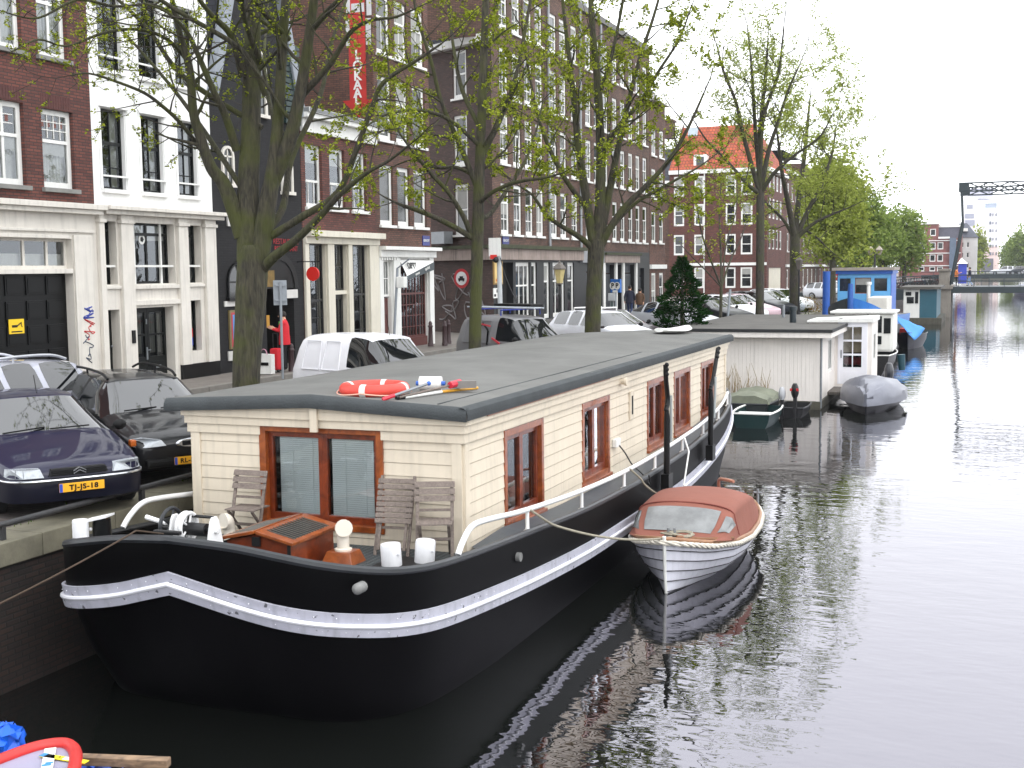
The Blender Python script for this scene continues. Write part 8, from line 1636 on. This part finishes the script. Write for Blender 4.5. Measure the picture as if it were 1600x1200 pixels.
# ---------------------------------------------------------------- people
SKIN = mat('skin', (196, 150, 124), .55, .06, 5); HAIRD = mat('hair_dark', (34, 26, 22), .7, .2, 20); HAIRB = mat('hair_blond', (150, 116, 70), .7, .2, 20); SHOE = mat('shoe_dark', (26, 24, 24), .5)
def person(loc, heading, label, H, top, legs, hair, pose, shirt_len=.0, cat='person', group=None, jacket=True):
    """one skinned body standing at loc and facing +x turned by heading; pose = dict of joint offsets"""
    t = thing('person', label, cat, loc, group, local=True); t.rotation_euler = (0, 0, R(heading)); s = H/1.75; J = {}
    g = dict(hip=(0, 0, .93), waist=(0, 0, 1.06), chest=(.01, 0, 1.28), neck=(.0, 0, 1.47), head=(.03, 0, 1.60), crown=(.02, 0, 1.70))
    for sd, y in (('l', 1), ('r', -1)): g.update({'hip'+sd: (0, .095*y, .90), 'knee'+sd: (.03, .10*y, .50), 'ank'+sd: (-.02, .10*y, .09), 'toe'+sd: (.15, .115*y, .04), 'sh'+sd: (0, .185*y, 1.42), 'el'+sd: (-.04, .235*y, 1.15), 'wr'+sd: (.05, .24*y, .91), 'palm'+sd: (.075, .24*y, .84)})
    g.update(pose); rad = dict(hip=.135, waist=.125, chest=.15, neck=.06, head=.088, crown=.07); 
    for sd in 'lr': rad.update({'hip'+sd: .095, 'knee'+sd: .06, 'ank'+sd: .045, 'toe'+sd: .038, 'sh'+sd: .075, 'el'+sd: .052, 'wr'+sd: .034, 'palm'+sd: .036})
    E = [('hip', 'waist'), ('waist', 'chest'), ('chest', 'neck'), ('neck', 'head'), ('head', 'crown')]
    for sd in 'lr': E += [('hip', 'hip'+sd), ('hip'+sd, 'knee'+sd), ('knee'+sd, 'ank'+sd), ('ank'+sd, 'toe'+sd), ('chest', 'sh'+sd), ('sh'+sd, 'el'+sd), ('el'+sd, 'wr'+sd), ('wr'+sd, 'palm'+sd)]
    for sd, y in (('l', 1), ('r', -1)):      # five fingers from the palm
        P = V(g['palm'+sd]); d = (P-V(g['wr'+sd])).normalized(); sidev = V((1, 0, 0)) if abs(d.z) > .6 else V((0, 0, 1)); sidev = (sidev-d*sidev.dot(d)).normalized(); inn = d.cross(sidev)
        for k, (o, L) in enumerate(((-.027, .066), (-.009, .078), (.009, .074), (.027, .058))):
            a = P+d*.03+sidev*o; g['f%d%s' % (k, sd)] = tuple(a); g['g%d%s' % (k, sd)] = tuple(a+d*L*.6+inn*.008*y); g['h%d%s' % (k, sd)] = tuple(a+d*L+inn*.022*y); E += [('palm'+sd, 'f%d%s' % (k, sd)), ('f%d%s' % (k, sd), 'g%d%s' % (k, sd)), ('g%d%s' % (k, sd), 'h%d%s' % (k, sd))]; rad['f%d%s' % (k, sd)] = .010; rad['g%d%s' % (k, sd)] = .009; rad['h%d%s' % (k, sd)] = .008
        a = P+sidev*.034-d*.01; g['t0'+sd] = tuple(a); g['t1'+sd] = tuple(a+d*.045+sidev*.012); E += [('palm'+sd, 't0'+sd), ('t0'+sd, 't1'+sd)]; rad['t0'+sd] = .011; rad['t1'+sd] = .009
    names = list(g); me = bpy.data.meshes.new('tmp'); me.from_pydata([tuple(c*s for c in g[n]) for n in names], [(names.index(a), names.index(b)) for a, b in E], []); to = bpy.data.objects.new('tmp', me); COL.objects.link(to)
    md = to.modifiers.new('skin', 'SKIN'); md.use_smooth_shade = True
    for i, n in enumerate(names): me.skin_vertices[0].data[i].radius = (rad[n]*s,)*2; me.skin_vertices[0].data[i].use_root = (n == 'hip')
    sm = to.modifiers.new('sub', 'SUBSURF'); sm.levels = 2; sm.render_levels = 2; bpy.context.view_layer.update()
    ev = bpy.data.meshes.new_from_object(to.evaluated_get(bpy.context.evaluated_depsgraph_get())); bpy.data.objects.remove(to)
    for m_ in (top, legs, SKIN, SHOE): ev.materials.append(m_)
    segs = [(V(g[a])*s, V(g[b])*s, a, b) for a, b in E]
    for f in ev.polygons:
        c = f.center; best = None
        for A, B, a, b in segs:
            d = B-A; u = max(0, min(1, (c-A).dot(d)/max(1e-9, d.length_squared))); q = (c-(A+d*u)).length
            if best is None or q < best[0]: best = (q, a, b)
        a, b = best[1], best[2]
        if b.startswith(('palm', 'f', 'g', 'h0', 'h1', 'h2', 'h3', 't')) and not b.startswith(('hip', 'head', 'toe')) or b in ('head', 'crown'): mi = 2
        elif b.startswith('toe'): mi = 3
        elif b.startswith(('knee', 'ank', 'hip')): mi = 1
        else: mi = 0
        if mi == 1 and c.z > (.93-shirt_len)*s: mi = 0
        f.material_index = mi
    o = bpy.data.objects.new('body', ev); COL.objects.link(o); o.parent = t; hd = V(g['head'])*s
    h = MB(); h.ball(hd+V((-.02, 0, .045))*s, .108*s, 12, 0, (1.05, .92, .95)); h.build('hair', hair, t, smooth=True)
    f = MB(); f.ball(hd+V((.10, 0, -.01))*s, .016*s, 6, 0, (1, .8, 1.4))
    for y in (-.09, .09): f.ball(hd+V((0, y, 0))*s, .024*s, 6, 0, (.7, .5, 1.2))
    f.build('nose_and_ears', SKIN, t, smooth=True); e = MB()
    for y in (-.033, .033): e.ball(hd+V((.086, y, .018))*s, .009*s, 6)
    e.beam(hd+V((.088, -.022, -.045))*s, hd+V((.088, .022, -.045))*s, .008*s, .008*s); e.build('eyes_and_mouth', HAIRD, t)
    if jacket:
        j = MB(); w = V(g['waist'])*s; hp = V(g['hip'])*s; ch = V(g['chest'])*s; rings = []
        for c, rx, ry in ((hp+V((0, 0, -.02-shirt_len))*s, .165, .215), (hp+V((0, 0, .06)), .158, .205), (w, .145, .19), (ch, .15, .215), (ch+V((0, 0, .10))*s, .12, .19), (V(g['neck'])*s+V((0, 0, -.005)), .075, .085)): rings.append([c+V((s*rx*math.cos(k*.4488), s*ry*math.sin(k*.4488), .0))*1 for k in range(14)])
        j.loft(rings, True); j.build('jacket', top, t, smooth=True)
    return t
RED_ = mat('red_coat', (196, 26, 40), .8, .12, 6); NAVYJ = mat('navy_jacket', (24, 28, 48), .85, .15, 6); BRJ = mat('brown_jacket', (92, 68, 50), .85, .15, 6); JEAN = mat('blue_jeans', (48, 62, 98), .9, .2, 8); DKT = mat('dark_trousers', (24, 24, 28), .9, .15, 6); ORG = mat('orange_top', (206, 122, 62), .8, .1, 6); LTJ = mat('pale_jeans', (126, 152, 190), .9, .1, 6)
def bent(side): return {'el'+side: (.10, .24*(1 if side == 'l' else -1), 1.16), 'wr'+side: (.30, .15*(1 if side == 'l' else -1), 1.22), 'palm'+side: (.37, .13*(1 if side == 'l' else -1), 1.25)}
p = ground_at(446, 580)
person((p.x, p.y, p.z), 200, 'woman in red coat and dark trousers reading beside luggage at the dark doorway', 1.60, RED_, DKT, HAIRD, {**bent('l'), **bent('r'), 'head': (.06, 0, 1.585)}, .14)
def walk(ph): return {'kneel': (.14*ph, .09, .52), 'ankl': (.10*ph-.05, .10, .12), 'toel': (.28*ph, .11, .07), 'kneer': (-.02*ph+.05, -.09, .50), 'ankr': (-.24*ph, -.10, .13), 'toer': (-.10*ph, -.11, .04), 'ell': (-.10*ph, .25, 1.16), 'wrl': (-.06*ph, .26, .93), 'palml': (-.02*ph, .26, .86), 'elr': (.04*ph, -.25, 1.15), 'wrr': (.16*ph, -.24, .96), 'palmr': (.20*ph, -.24, .89)}
p = ground_at(984, 498); person((p.x, p.y, p.z), 95, 'walking person in dark navy jacket and jeans, left of the two walkers', 1.72, NAVYJ, JEAN, HAIRD, walk(1), .10)
p = ground_at(1000, 499); person((p.x, p.y, p.z), 92, 'walking person in brown jacket and jeans, right of the two walkers', 1.66, BRJ, JEAN, HAIRD, walk(-1), .08)
x = at(1494, 446, 'y', BY+2.5).x if 'BY' in globals() else at(1494, 446, 'y', 116.5).x
ZB = at(1540, 448, 'y', 114.0).z
person((x, 116.5, ZB), 10, 'person in orange top and dark trousers standing on the drawbridge', 1.72, ORG, DKT, HAIRD, {**bent('r')}, .02, group=None)
x = at(1515, 446, 'y', 116.5).x; person((x, 116.5, ZB), 170, 'person in dark top and pale jeans walking on the drawbridge', 1.72, NAVYJ, LTJ, HAIRD, walk(1), .02)
def luggage():
    p = ground_at(432, 581); t = thing('suitcase', 'red upright suitcase with extended handle standing by the woman in red', 'suitcase', p); k = MB(); k.box(p.x-.12, p.x+.12, p.y-.12, p.y+.12, p.z+.05, p.z+.62); k.build('shell', RED_, t, bevel=.05); h = MB()
    for s in (-.08, .06): h.tube([(p.x+s, p.y, p.z+.6), (p.x+s, p.y, p.z+1.0)], .012, 6)
    h.tube([(p.x-.08, p.y, p.z+1.0), (p.x+.06, p.y, p.z+1.0)], .016, 6); h.build('handle', BLACKM, t)
    for s in (-.09, .09): q = MB(); q.lathe([(.001, -.02), (.05, -.02), (.05, .02), (.001, .02)], (p.x+s, p.y-.05, p.z+.05), 10, 0, 'x'); q.build('wheel', TYRE if 'TYRE' in globals() else BLACKM, t)
    p = ground_at(416, 584); t = thing('shopping_bag', 'white and pink shopping bag standing on the pavement by the tree', 'bag', p); k = MB(); k.add([(p.x-.2, p.y-.1, p.z), (p.x+.2, p.y-.1, p.z), (p.x+.2, p.y+.1, p.z), (p.x-.2, p.y+.1, p.z), (p.x-.24, p.y-.07, p.z+.52), (p.x+.22, p.y-.07, p.z+.50), (p.x+.22, p.y+.07, p.z+.5), (p.x-.24, p.y+.07, p.z+.52)], [(0, 1, 5, 4), (2, 3, 7, 6), (1, 2, 6, 5), (4, 5, 6, 7)]); k.add([(p.x-.2, p.y-.1, p.z), (p.x-.24, p.y-.07, p.z+.52), (p.x-.24, p.y+.07, p.z+.52), (p.x-.2, p.y+.1, p.z)], [(0, 1, 2, 3)], 1); k.build('bag_body', [WHITE, mat('bag_pink', (206, 150, 170), .7)], t)
    h = MB(); h.tube(smooth_path([(p.x-.1, p.y-.08, p.z+.5), (p.x-.05, p.y-.09, p.z+.62), (p.x+.05, p.y-.09, p.z+.62), (p.x+.1, p.y-.08, p.z+.5)], 4), .012, 6); h.build('handle', MC['bag_pink'], t); h = MB(); h.box(p.x-.1, p.x+.14, p.y-.107, p.y-.1, p.z+.22, p.z+.3); h.build('printed_mark', BLACKP, t)
luggage()
# ================================================================ FAR END: BRIDGE AND BUILDINGS
STEELG = mat('bridge_green_black', (34, 46, 50), .5, .15, 2); STONE = mat('pier_stone', (128, 122, 114), .85, .25, .8, bump=.01, bs=6, streak=.3)
def bridge():
    Y0, Y1 = 114.0, 121.0; ym = (Y0+Y1)/2
    t = thing('drawbridge', 'dark steel drawbridge with stone pier and lattice balance beam hung on a slanting rod', 'bridge', (2, ym, 0))
    g = lambda px, py, y=Y0: at(px, py, 'y', y); xl = g(1463, 460).x; xr = g(1486, 460).x; zd = g(1540, 448).z
    p = MB(); p.box(xl, xr, Y0-.6, Y1, -1, g(1474, 452).z); p.box(xl-.15, xr+.15, Y0-.8, Y1+.2, g(1474, 452).z, g(1474, 446).z); p.box(xl+.2, xr-.15, Y0-.5, Y0+1.2, g(1474, 446).z, g(1474, 424).z); p.box(xl+.1, xr-.05, Y0-.6, Y0+1.3, g(1474, 424).z, g(1474, 420).z); p.build('pier', STONE, t, bevel=.05)
    f = MB(); f.box(xl-.9, xl-.05, Y0-1.2, Y0-.7, .2, g(1474, 471).z); f.build('timber_guard', mat('guard_blue_black', (28, 36, 50), .5), t)
    d = MB(); d.box(xr, 34, Y0, Y1, zd-.42, zd, 0); d.box(xr, 34, Y0-.1, Y0+.05, zd-.55, zd-.1, 0); d.build('deck', STEELG, t)
    a = MB(); q = g(1405, 466); a.add([(-17, Y0, q.z-.9), (xl, Y0, zd-.9), (xl, Y1, zd-.9), (-17, Y1, q.z-.9), (-17, Y0, zd-.55), (xl, Y0, zd), (xl, Y1, zd), (-17, Y1, zd-.55)], [(0, 3, 2, 1), (4, 5, 6, 7), (0, 1, 5, 4), (1, 2, 6, 5), (2, 3, 7, 6), (3, 0, 4, 7)]); a.build('approach_span', STEELG, t)
    for y in (Y0+.1, Y1-.1):
        r = MB(); 
        for zz in (.45, 1.0): r.tube([(-14, y, zd-.4+zz), (xl, y, zd+zz)], .03, 5); r.tube([(xr, y, zd+zz), (34, y, zd+zz)], .03, 5)
        for k in range(24): x = xr+.6+k*1.25; r.tube([(x, y, zd), (x, y, zd+1)], .025, 5)
        for k in range(8): x = -14+k*1.3; r.tube([(x, y, zd-.4), (x, y, zd+.8)], .025, 5)
        r.build('railing', STEELG, t)
    # balance beams: lattice girders reaching to the portal outside the picture
    tip = g(1500, 293); xt = tip.x; zb = g(1500, 299).z; zt = g(1500, 286).z; xp = xt+13.5
    for y in (Y0+.3, Y1-.3):
        b = MB()
        for z in (zb, zt): b.beam((xt, y, z), (xp+9, y, z), .14, .12)
        b.box(xt-.1, xt+.75, y-.15, y+.15, zb-.05, zt+.05); n = 13
        for k in range(n):
            x0 = xt+.7+k*(xp+8.3-xt)/n; x1 = xt+.7+(k+1)*(xp+8.3-xt)/n; zm = (zb+zt)/2
            b.beam((x0, y, zb), (x1, y, zt), .10, .10); b.beam((x0, y, zt), (x1, y, zb), .10, .10); b.beam((x1, y, zb), (x1, y, zt), .05, .05)
        b.beam((xt+.7, y, (zb+zt)/2), (xp+8, y, (zb+zt)/2), .07, .07); b.build('balance_beam', STEELG, t)
        ro = MB(); e = g(1484, 446); ro.tube([(xt+.1, y, zb), (e.x+.9, y, zb-(zb-zd)*.32)], .07, 6); ro.tube([(e.x+.9, y, zb-(zb-zd)*.32), (e.x, y, zd)], .11, 6); ro.build('hanger_rod', STEELG, t)
        c = MB(); c.box(xp-.3, xp+.3, y-.3, y+.3, zd, zb-.1); c.build('portal_post', STEELG, t)
    for k in range(3): x = xt+2+k*4.5; MB().beam((x, Y0+.3, zt), (x, Y1-.3, zt), .1, .1).build('cross_brace', STEELG, t)
    return zd, Y0, xr
ZD, BY, BX = bridge()
def bicycle_mesh(root, c, h, m_, s=1.0):
    c = V(c); a = V((math.cos(h), math.sin(h), 0)); z = V((0, 0, 1)); W = []
    for k in (-.52, .52):
        q = MB(); ctr = c+a*k*s+z*.34*s; q.tube([ctr+(a*math.cos(t*.5236)+z*math.sin(t*.5236))*.33*s for t in range(12)], .022*s, 5, closed=True); q.tube([ctr+a*.32*s, ctr-a*.32*s], .006, 3); q.tube([ctr+z*.32*s, ctr-z*.32*s], .006, 3); q.build('wheel', TYRE, root)
    P = lambda x, zz: c+a*x*s+z*zz*s
    q = MB(); 
    for A, B in (((-.52, .34), (-.08, .30)), ((-.52, .34), (-.2, .78)), ((-.08, .30), (-.2, .78)), ((-.08, .30), (.36, .68)), ((-.2, .72), (.36, .76)), ((.36, .85), (.52, .34)), ((-.2, .78), (-.24, .95))): q.tube([P(*A), P(*B)], .02*s, 5)
    q.build('frame', m_, root); q = MB(); q.ball(P(-.24, .97), .1*s, 6, 0, (1.2, .8, .4)); q.build('saddle', PLASTIC, root); n = V((-a.y, a.x, 0)); q = MB(); q.tube([P(.36, .85), P(.34, 1.02)], .018*s, 5); q.tube([P(.3, 1.03)-n*.28*s, P(.34, 1.03), P(.3, 1.03)+n*.28*s], .016*s, 5); q.build('handlebar', PLASTIC, root)
def bikes():
    r = random.Random(2); cols = [(30, 32, 36), (50, 52, 60), (90, 30, 36), (40, 60, 90), (150, 150, 150), (34, 60, 50)]
    for i in range(15):
        x = at(1400+i*4.1, 450, 'y', BY+.5).x; t = thing('bicycle', 'bicycle in the row leaning on the bridge railing left of the stone pier', 'bicycle', (x, BY+.5, ZD-.2), 'bicycles on the bridge railing', local=True); t.rotation_euler = (R(r.uniform(-6, 6)), 0, r.uniform(-.25, .25)); t.location.z = ZD-.42+.30*(i/15)
        bicycle_mesh(t, (0, 0, 0), 0, mat('bike_%d' % (i % 6), cols[i % 6], .5), 1.05)
bikes()
def far_buildings():
    Y = 285.0; F_ = Face((0, Y), (1, 0), (0, -1)); g = lambda px, py: at(px, py, 'y', Y)
    t = thing('brick_flats', 'distant red brick flats with white bands and flat roof behind the drawbridge rod', 'building', (-8, Y, 1.7)); B = brick('far_brick', (142, 84, 80), (120, 72, 70), (110, 76, 72)); ops = []
    for py0, py1 in ((358, 369), (379, 390), (398, 409), (417, 424)):
        for a, b in ((1416, 1423), (1436, 1445), (1453, 1462), (1465, 1474)): ops.append((g(a, 380).x, g(b, 380).x, g(1440, py1).z, g(1440, py0).z))
    x0, x1, x2 = g(1405, 380).x, g(1466, 380).x, g(1502, 380).x; z1 = g(1440, 350).z; z2 = g(1480, 354).z; zm = g(1480, 372).z
    m = MB(); F_.wall(m, x0, x2, 1.5, zm, [o for o in ops if o[3] < zm], .2); F_.wall(m, x0, x1, zm, z1, [o for o in ops if o[3] > zm and o[1] < x1], .2); F_.quad(m, x1, x2, zm, z2, -1.2, 1); m.quad((x0, Y, z1), (x1, Y, z1), (x1, Y+15, z1), (x0, Y+15, z1)); m.quad((x1, Y, zm), (x1, Y, z1), (x1, Y+15, z1), (x1, Y+15, zm)); m.quad((x2, Y, 1.5), (x2, Y+15, 1.5), (x2, Y+15, z2), (x2, Y, z2)); m.build('wall', [B, mat('mansard_grey', (92, 92, 104), .7)], t)
    for o in ops:
        if o[3] > zm and o[1] > x1: continue
        F_.win(t, o, glass=FARGLASS, fw=.16, inset=.1)
    c = MB()
    for py in (376.5, 396, 415.5): F_.box(c, x0, x2, g(1440, py+.6).z, g(1440, py-.6).z, .002, .2)
    F_.box(c, x0-.2, x1+.1, z1-.1, z1+.5, .002, .4); F_.box(c, x1, g(1484, 370).x, zm-.1, zm+.3, .002, .5); F_.box(c, x1, x2, z2-.1, z2+.4, -1.4, -.9); c.build('white_band', WHITE, t)
    b = MB(); F_.box(b, g(1484, 380).x, g(1494, 380).x, 1.7, zm, .002, .8); b.build('bay_window', mat('bay_blue_grey', (86, 100, 118), .3), t)
    # dark roofed house
    Y2 = 300.0; g2 = lambda px, py: at(px, py, 'y', Y2); t = thing('slate_roof_house', 'distant pale house with dark slate roof between the brick flats and white tower', 'house', (4, Y2, 1.7)); xa, xb = g2(1496, 380).x, g2(1527, 380).x
    F2 = Face((0, Y2), (1, 0), (0, -1)); ze = g2(1510, 371).z; zr = g2(1500, 348).z; ops = [(g2(a, 380).x, g2(a+5, 380).x, g2(a, p+9).z, g2(a, p).z) for a in (1501, 1510) for p in (378, 394, 410)]
    m = MB(); F2.wall(m, xa, xb, 1.5, ze, ops, .2); m.quad((xb, Y2, 1.5), (xb, Y2+12, 1.5), (xb, Y2+12, ze), (xb, Y2, ze)); m.build('wall', mat('pale_render', (206, 208, 206), .7, .1, .3), t)
    for o in ops: F2.win(t, o, glass=FARGLASS, fw=.14, inset=.1)
    m = MB(); m.add([(xa, Y2-.3, ze), (xb+.3, Y2-.3, ze), (xb+.3, Y2+12, ze), (xa, Y2+12, ze), (xa, Y2+4, zr), (lerp(xa, xb, .45), Y2+4, zr)], [(0, 1, 5, 4), (1, 2, 5), (2, 3, 4, 5), (3, 0, 4)]); rf = m.build('roof', mat('far_slate', (74, 78, 88), .7, .15, .5), t)
    m = MB(); m.box(lerp(xa, xb, .2), lerp(xa, xb, .5), Y2+.2, Y2+3, lerp(ze, zr, .42), lerp(ze, zr, .62)); m.build('dormer', WHITE, rf)
    # white tower
    Y3 = 480.0; g3 = lambda px, py: at(px, py, 'y', Y3); t = thing('white_tower', 'hazy white residential tower with rounded corner and stepped top far beyond the bridge', 'tower', (12, Y3, 1.7)); F3 = Face((0, Y3), (1, 0), (0, -1)); WT = mat('tower_white', (226, 222, 226), .6, .04, .1); PK = mat('tower_pink', (214, 190, 186), .7, .05, .1)
    xa, xm, xb = g3(1504, 350).x, g3(1526, 350).x, g3(1563, 350).x; z0 = 1.7; zl = g3(1510, 311).z; zr = g3(1540, 325).z; n = 10; R_ = (xb-xm)/2
    m = MB(); m.box(xa, xm, Y3, Y3+24, z0, zl, 0); arc = [(xm, Y3)]+[(lerp(xm, xb, .45)+(xb-xm)*.55*math.sin(a*math.pi/2/n), Y3+(xb-xm)*.55*(1-math.cos(a*math.pi/2/n))) for a in range(n+1)]+[(xb, Y3+24), (xm, Y3+24)]
    for zz0, zz1, mi in ((z0, g3(1540, 385).z, 1), (g3(1540, 385).z, zr, 0)): m.prism(arc, (0, 0, zz0), (1, 0, 0), (0, 1, 0), (0, 0, zz1-zz0), mi)
    m.build('wall', [WT, PK], t)
    gl = mat('tower_window', (110, 116, 130), .3); 
    for py in (333, 346, 358, 371, 382, 394):
        for px, w_ in ((1546, 3), (1551, 1.4), (1556, 1.6)): q = MB(); a = g3(px, py); f = max(0, (a.x-lerp(xm, xb, .45))/((xb-xm)*.55)); dy = (xb-xm)*.55*(1-math.sqrt(max(0, 1-f*f))); q.box(a.x, g3(px+w_, py).x, Y3+dy-.25, Y3+dy+.6, g3(px, py+4.5).z, a.z); q.build('window', gl, t)
    for px, py, w_, h_ in ((1511, 320, 9, 6), (1508, 334, 14, 7), (1508, 344, 15, 9)): q = MB(); q.box(g3(px, py).x, g3(px+w_, py).x, Y3-.3, Y3+.2, g3(px, py+h_).z, g3(px, py).z); q.build('balcony', mat('balcony_grey', (150, 152, 168), .5), t)
    q = MB(); q.box(g3(1539, 320).x, g3(1558, 320).x, Y3+2, Y3+10, zr, g3(1540, 317).z); q.build('penthouse', mat('penthouse_glass', (150, 160, 176), .25), t)
    q = MB(); q.lathe([(g3(1541, 300).x-g3(1520, 300).x, zl), (g3(1541, 300).x-g3(1522, 300).x, zl+3), (5, zl+4), (4.2, g3(1530, 300).z), (1, g3(1530, 296).z)], (g3(1532, 300).x, Y3+9, 0), 12); q.build('roof_lantern', mat('lantern_grey', (176, 176, 192), .5), t)
    q = MB(); q.box(g3(1533, 410).x, g3(1552, 410).x, Y3-2, Y3+1, 1.7, g3(1540, 404).z); q.build('entrance_block', mat('entrance_grey', (104, 102, 112), .6), t)
    # second bridge further down the canal, market tent, land
    Y4 = 215.0; g4 = lambda px, py: at(px, py, 'y', Y4); t = thing('road_bridge', 'low far bridge with railing and parked cars behind the drawbridge', 'bridge', (10, Y4, 0)); m = MB(); m.box(-10, 60, Y4, Y4+9, g4(1560, 433).z, g4(1560, 430).z); m.box(-10, 60, Y4-.2, Y4, g4(1560, 435).z, g4(1560, 429).z); m.build('deck', STEELG, t); m = MB()
    for k in range(40): m.tube([(-8+k*1.6, Y4, g4(1560, 430).z), (-8+k*1.6, Y4, g4(1560, 424).z)], .05, 4)
    m.tube([(-10, Y4, g4(1560, 424).z), (60, Y4, g4(1560, 424).z)], .06, 4); m.build('railing', STEELG, t)
    for k, x in enumerate((1533, 1540)): m = MB(); q = g4(x, 433); m.box(q.x-.5, q.x+.5, Y4, Y4+9, -1, q.z)
    m.build('pier', STONE, t); za = g4(1560, 430).z
    for i, (px, c) in enumerate(((1546, (210, 212, 216)), (1566, (60, 62, 70)), (1584, (222, 222, 226)))): p = g4(px, 428); car('parked_car', 'hatch', ('pale', 'dark', 'white')[i]+' tiny car standing on the low far bridge', 'car', c, V((p.x, Y4+2.5, za)), 180, 1.05, group='cars on the far bridge', coat=.6)
    p = at(1504, 412, 'y', 200); t = thing('market_tent', 'small blue and white market tent behind the drawbridge', 'tent', (p.x, 200, 1.7)); q = MB(); q.box(p.x-.6, p.x+.6, 200, 202, 1.7, p.z); q.build('side_panel', mat('tent_blue', (50, 70, 180), .6), t); q = MB(); q.add([(p.x-.8, 199.8, p.z), (p.x+.8, 199.8, p.z), (p.x+.8, 202.2, p.z), (p.x-.8, 202.2, p.z), (p.x-.2, 201, p.z+.9)], [(0, 1, 4), (1, 2, 4), (2, 3, 4), (3, 0, 4)]); q.build('roof', WHITE, t)
far_buildings()
def far_trees():
    for i, (px, D, top, half, l) in enumerate(((1600, 330, 352, 26, 'hazy green tree at the right edge beyond the bridges'), (1578, 420, 375, 16, 'smaller hazy tree left of the tree at the right edge'), (1516, 290, 385, 9, 'thin hazy tree before the pale house beside the white tower'), (1530, 330, 355, 12, 'bare hazy tree in front of the white tower'))):
        r = random.Random(70+i); k = D/1900; c = atd(px, (top+428)/2, D); hh = (428-top)/2*k; hw = half*k; l_ = MB(); w = MB(); b = V((c.x, c.y, 1.7)); w.tube([b, V((c.x, c.y, c.z+hh*.4))], [.35, .12], 6)
        for j in range(900 if i < 2 else 350):
            d = V((r.gauss(0, 1), r.gauss(0, 1), r.gauss(0, 1))).normalized()*r.random()**.45; p = c+V((d.x*hw, d.y*hw, d.z*hh))*(1+.25*mnoise.noise(d*2+V((i, 0, 0))))
            for q in range(4): a = V((r.gauss(0, 1), r.gauss(0, 1), r.gauss(0, 1))).normalized(); e = a.cross(V((.2, .3, 1))).normalized(); s = .5*r.uniform(.5, 1.2); o = p+V((r.gauss(0, .6), r.gauss(0, .6), r.gauss(0, .5))); l_.quad(o-a*s, o+e*s*.6, o+a*s, o-e*s*.6)
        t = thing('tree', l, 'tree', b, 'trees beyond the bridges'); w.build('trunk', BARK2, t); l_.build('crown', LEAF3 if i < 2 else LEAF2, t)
far_trees()
p = at(1592, 462, 'z', 0)
t = thing('motor_boat', 'dark blue boat with grey cover moored at the right edge beyond the drawbridge', 'boat', (p.x, p.y, 0)); small_hull(t, p.x+.8, p.y-2, p.y+6, 1.7, 1.0, mat('far_boat_navy', (30, 36, 64), .4), 1)
m = MB(); m.ball((p.x+.8, p.y+1.5, 1.0), 1, 12, 0, (1.5, 2.6, .7)); m.build('cover', mat('far_cover', (120, 126, 140), .5), t, smooth=True)
# ================================================================ LIGHT
def light():
    w = bpy.data.worlds.new('World'); sc.world = w; w.use_nodes = True
    N = w.node_tree.nodes; L = w.node_tree.links; bg = N['Background']
    sk = N.new('ShaderNodeTexSky'); sk.sky_type = 'NISHITA'; sk.sun_disc = False; sk.sun_elevation = R(48); sk.sun_rotation = R(120)
    sk.dust_density = 1.5; sk.air_density = 1; sk.ozone_density = 1
    hs = N.new('ShaderNodeHueSaturation'); hs.inputs['Saturation'].default_value = .22; L.new(sk.outputs[0], hs.inputs['Color']); 
    # an even layer of high cloud over the blue
    mx = N.new('ShaderNodeMixRGB'); mx.inputs[0].default_value = .85; mx.inputs[2].default_value = (13.6, 13.9, 14.4, 1); L.new(hs.outputs[0], mx.inputs[1]); L.new(mx.outputs[0], bg.inputs[0])
    bg.inputs[1].default_value = .15
    s = bpy.data.lights.new('sun', 'SUN'); s.energy = .6; s.angle = R(40); s.color = (1, .97, .92)
    o = bpy.data.objects.new('sun', s); COL.objects.link(o)
    az = R(120); el = R(48)   # from over the canal, behind the camera's right shoulder
    d = V((math.sin(az)*math.cos(el), math.cos(az)*math.cos(el), math.sin(el)))
    o.rotation_euler = d.to_track_quat('Z', 'Y').to_euler(); o.location = (30, -20, 60)
    sc.view_settings.view_transform = 'Standard'; sc.view_settings.look = 'None'; sc.view_settings.exposure = EXPOSURE; sc.view_settings.gamma = 1
EXPOSURE = .42
light()
sc.cycles.max_bounces = 6; sc.cycles.transparent_max_bounces = 12; sc.cycles.diffuse_bounces = 3; sc.cycles.glossy_bounces = 3
sc.cycles.caustics_reflective = False; sc.cycles.caustics_refractive = False

# ---------------------------------------------------------------- the damp air over the canal
def haze():
    m = bpy.data.materials.new('haze_air'); m.use_nodes = True; N = m.node_tree.nodes; L = m.node_tree.links; N.clear(); o = N.new('ShaderNodeOutputMaterial'); v = N.new('ShaderNodeVolumePrincipled')
    v.inputs['Color'].default_value = (.93, .95, 1, 1); v.inputs['Density'].default_value = HAZE; v.inputs['Anisotropy'].default_value = .2; L.new(v.outputs[0], o.inputs['Volume'])
    b = MB().box(-48, 65, -35, 565, -2, 36).build('haze', m); tag(b, kind='stuff')
HAZE = .00016
haze()
sc.cycles.volume_bounces = 1; sc.cycles.volume_step_rate = 5
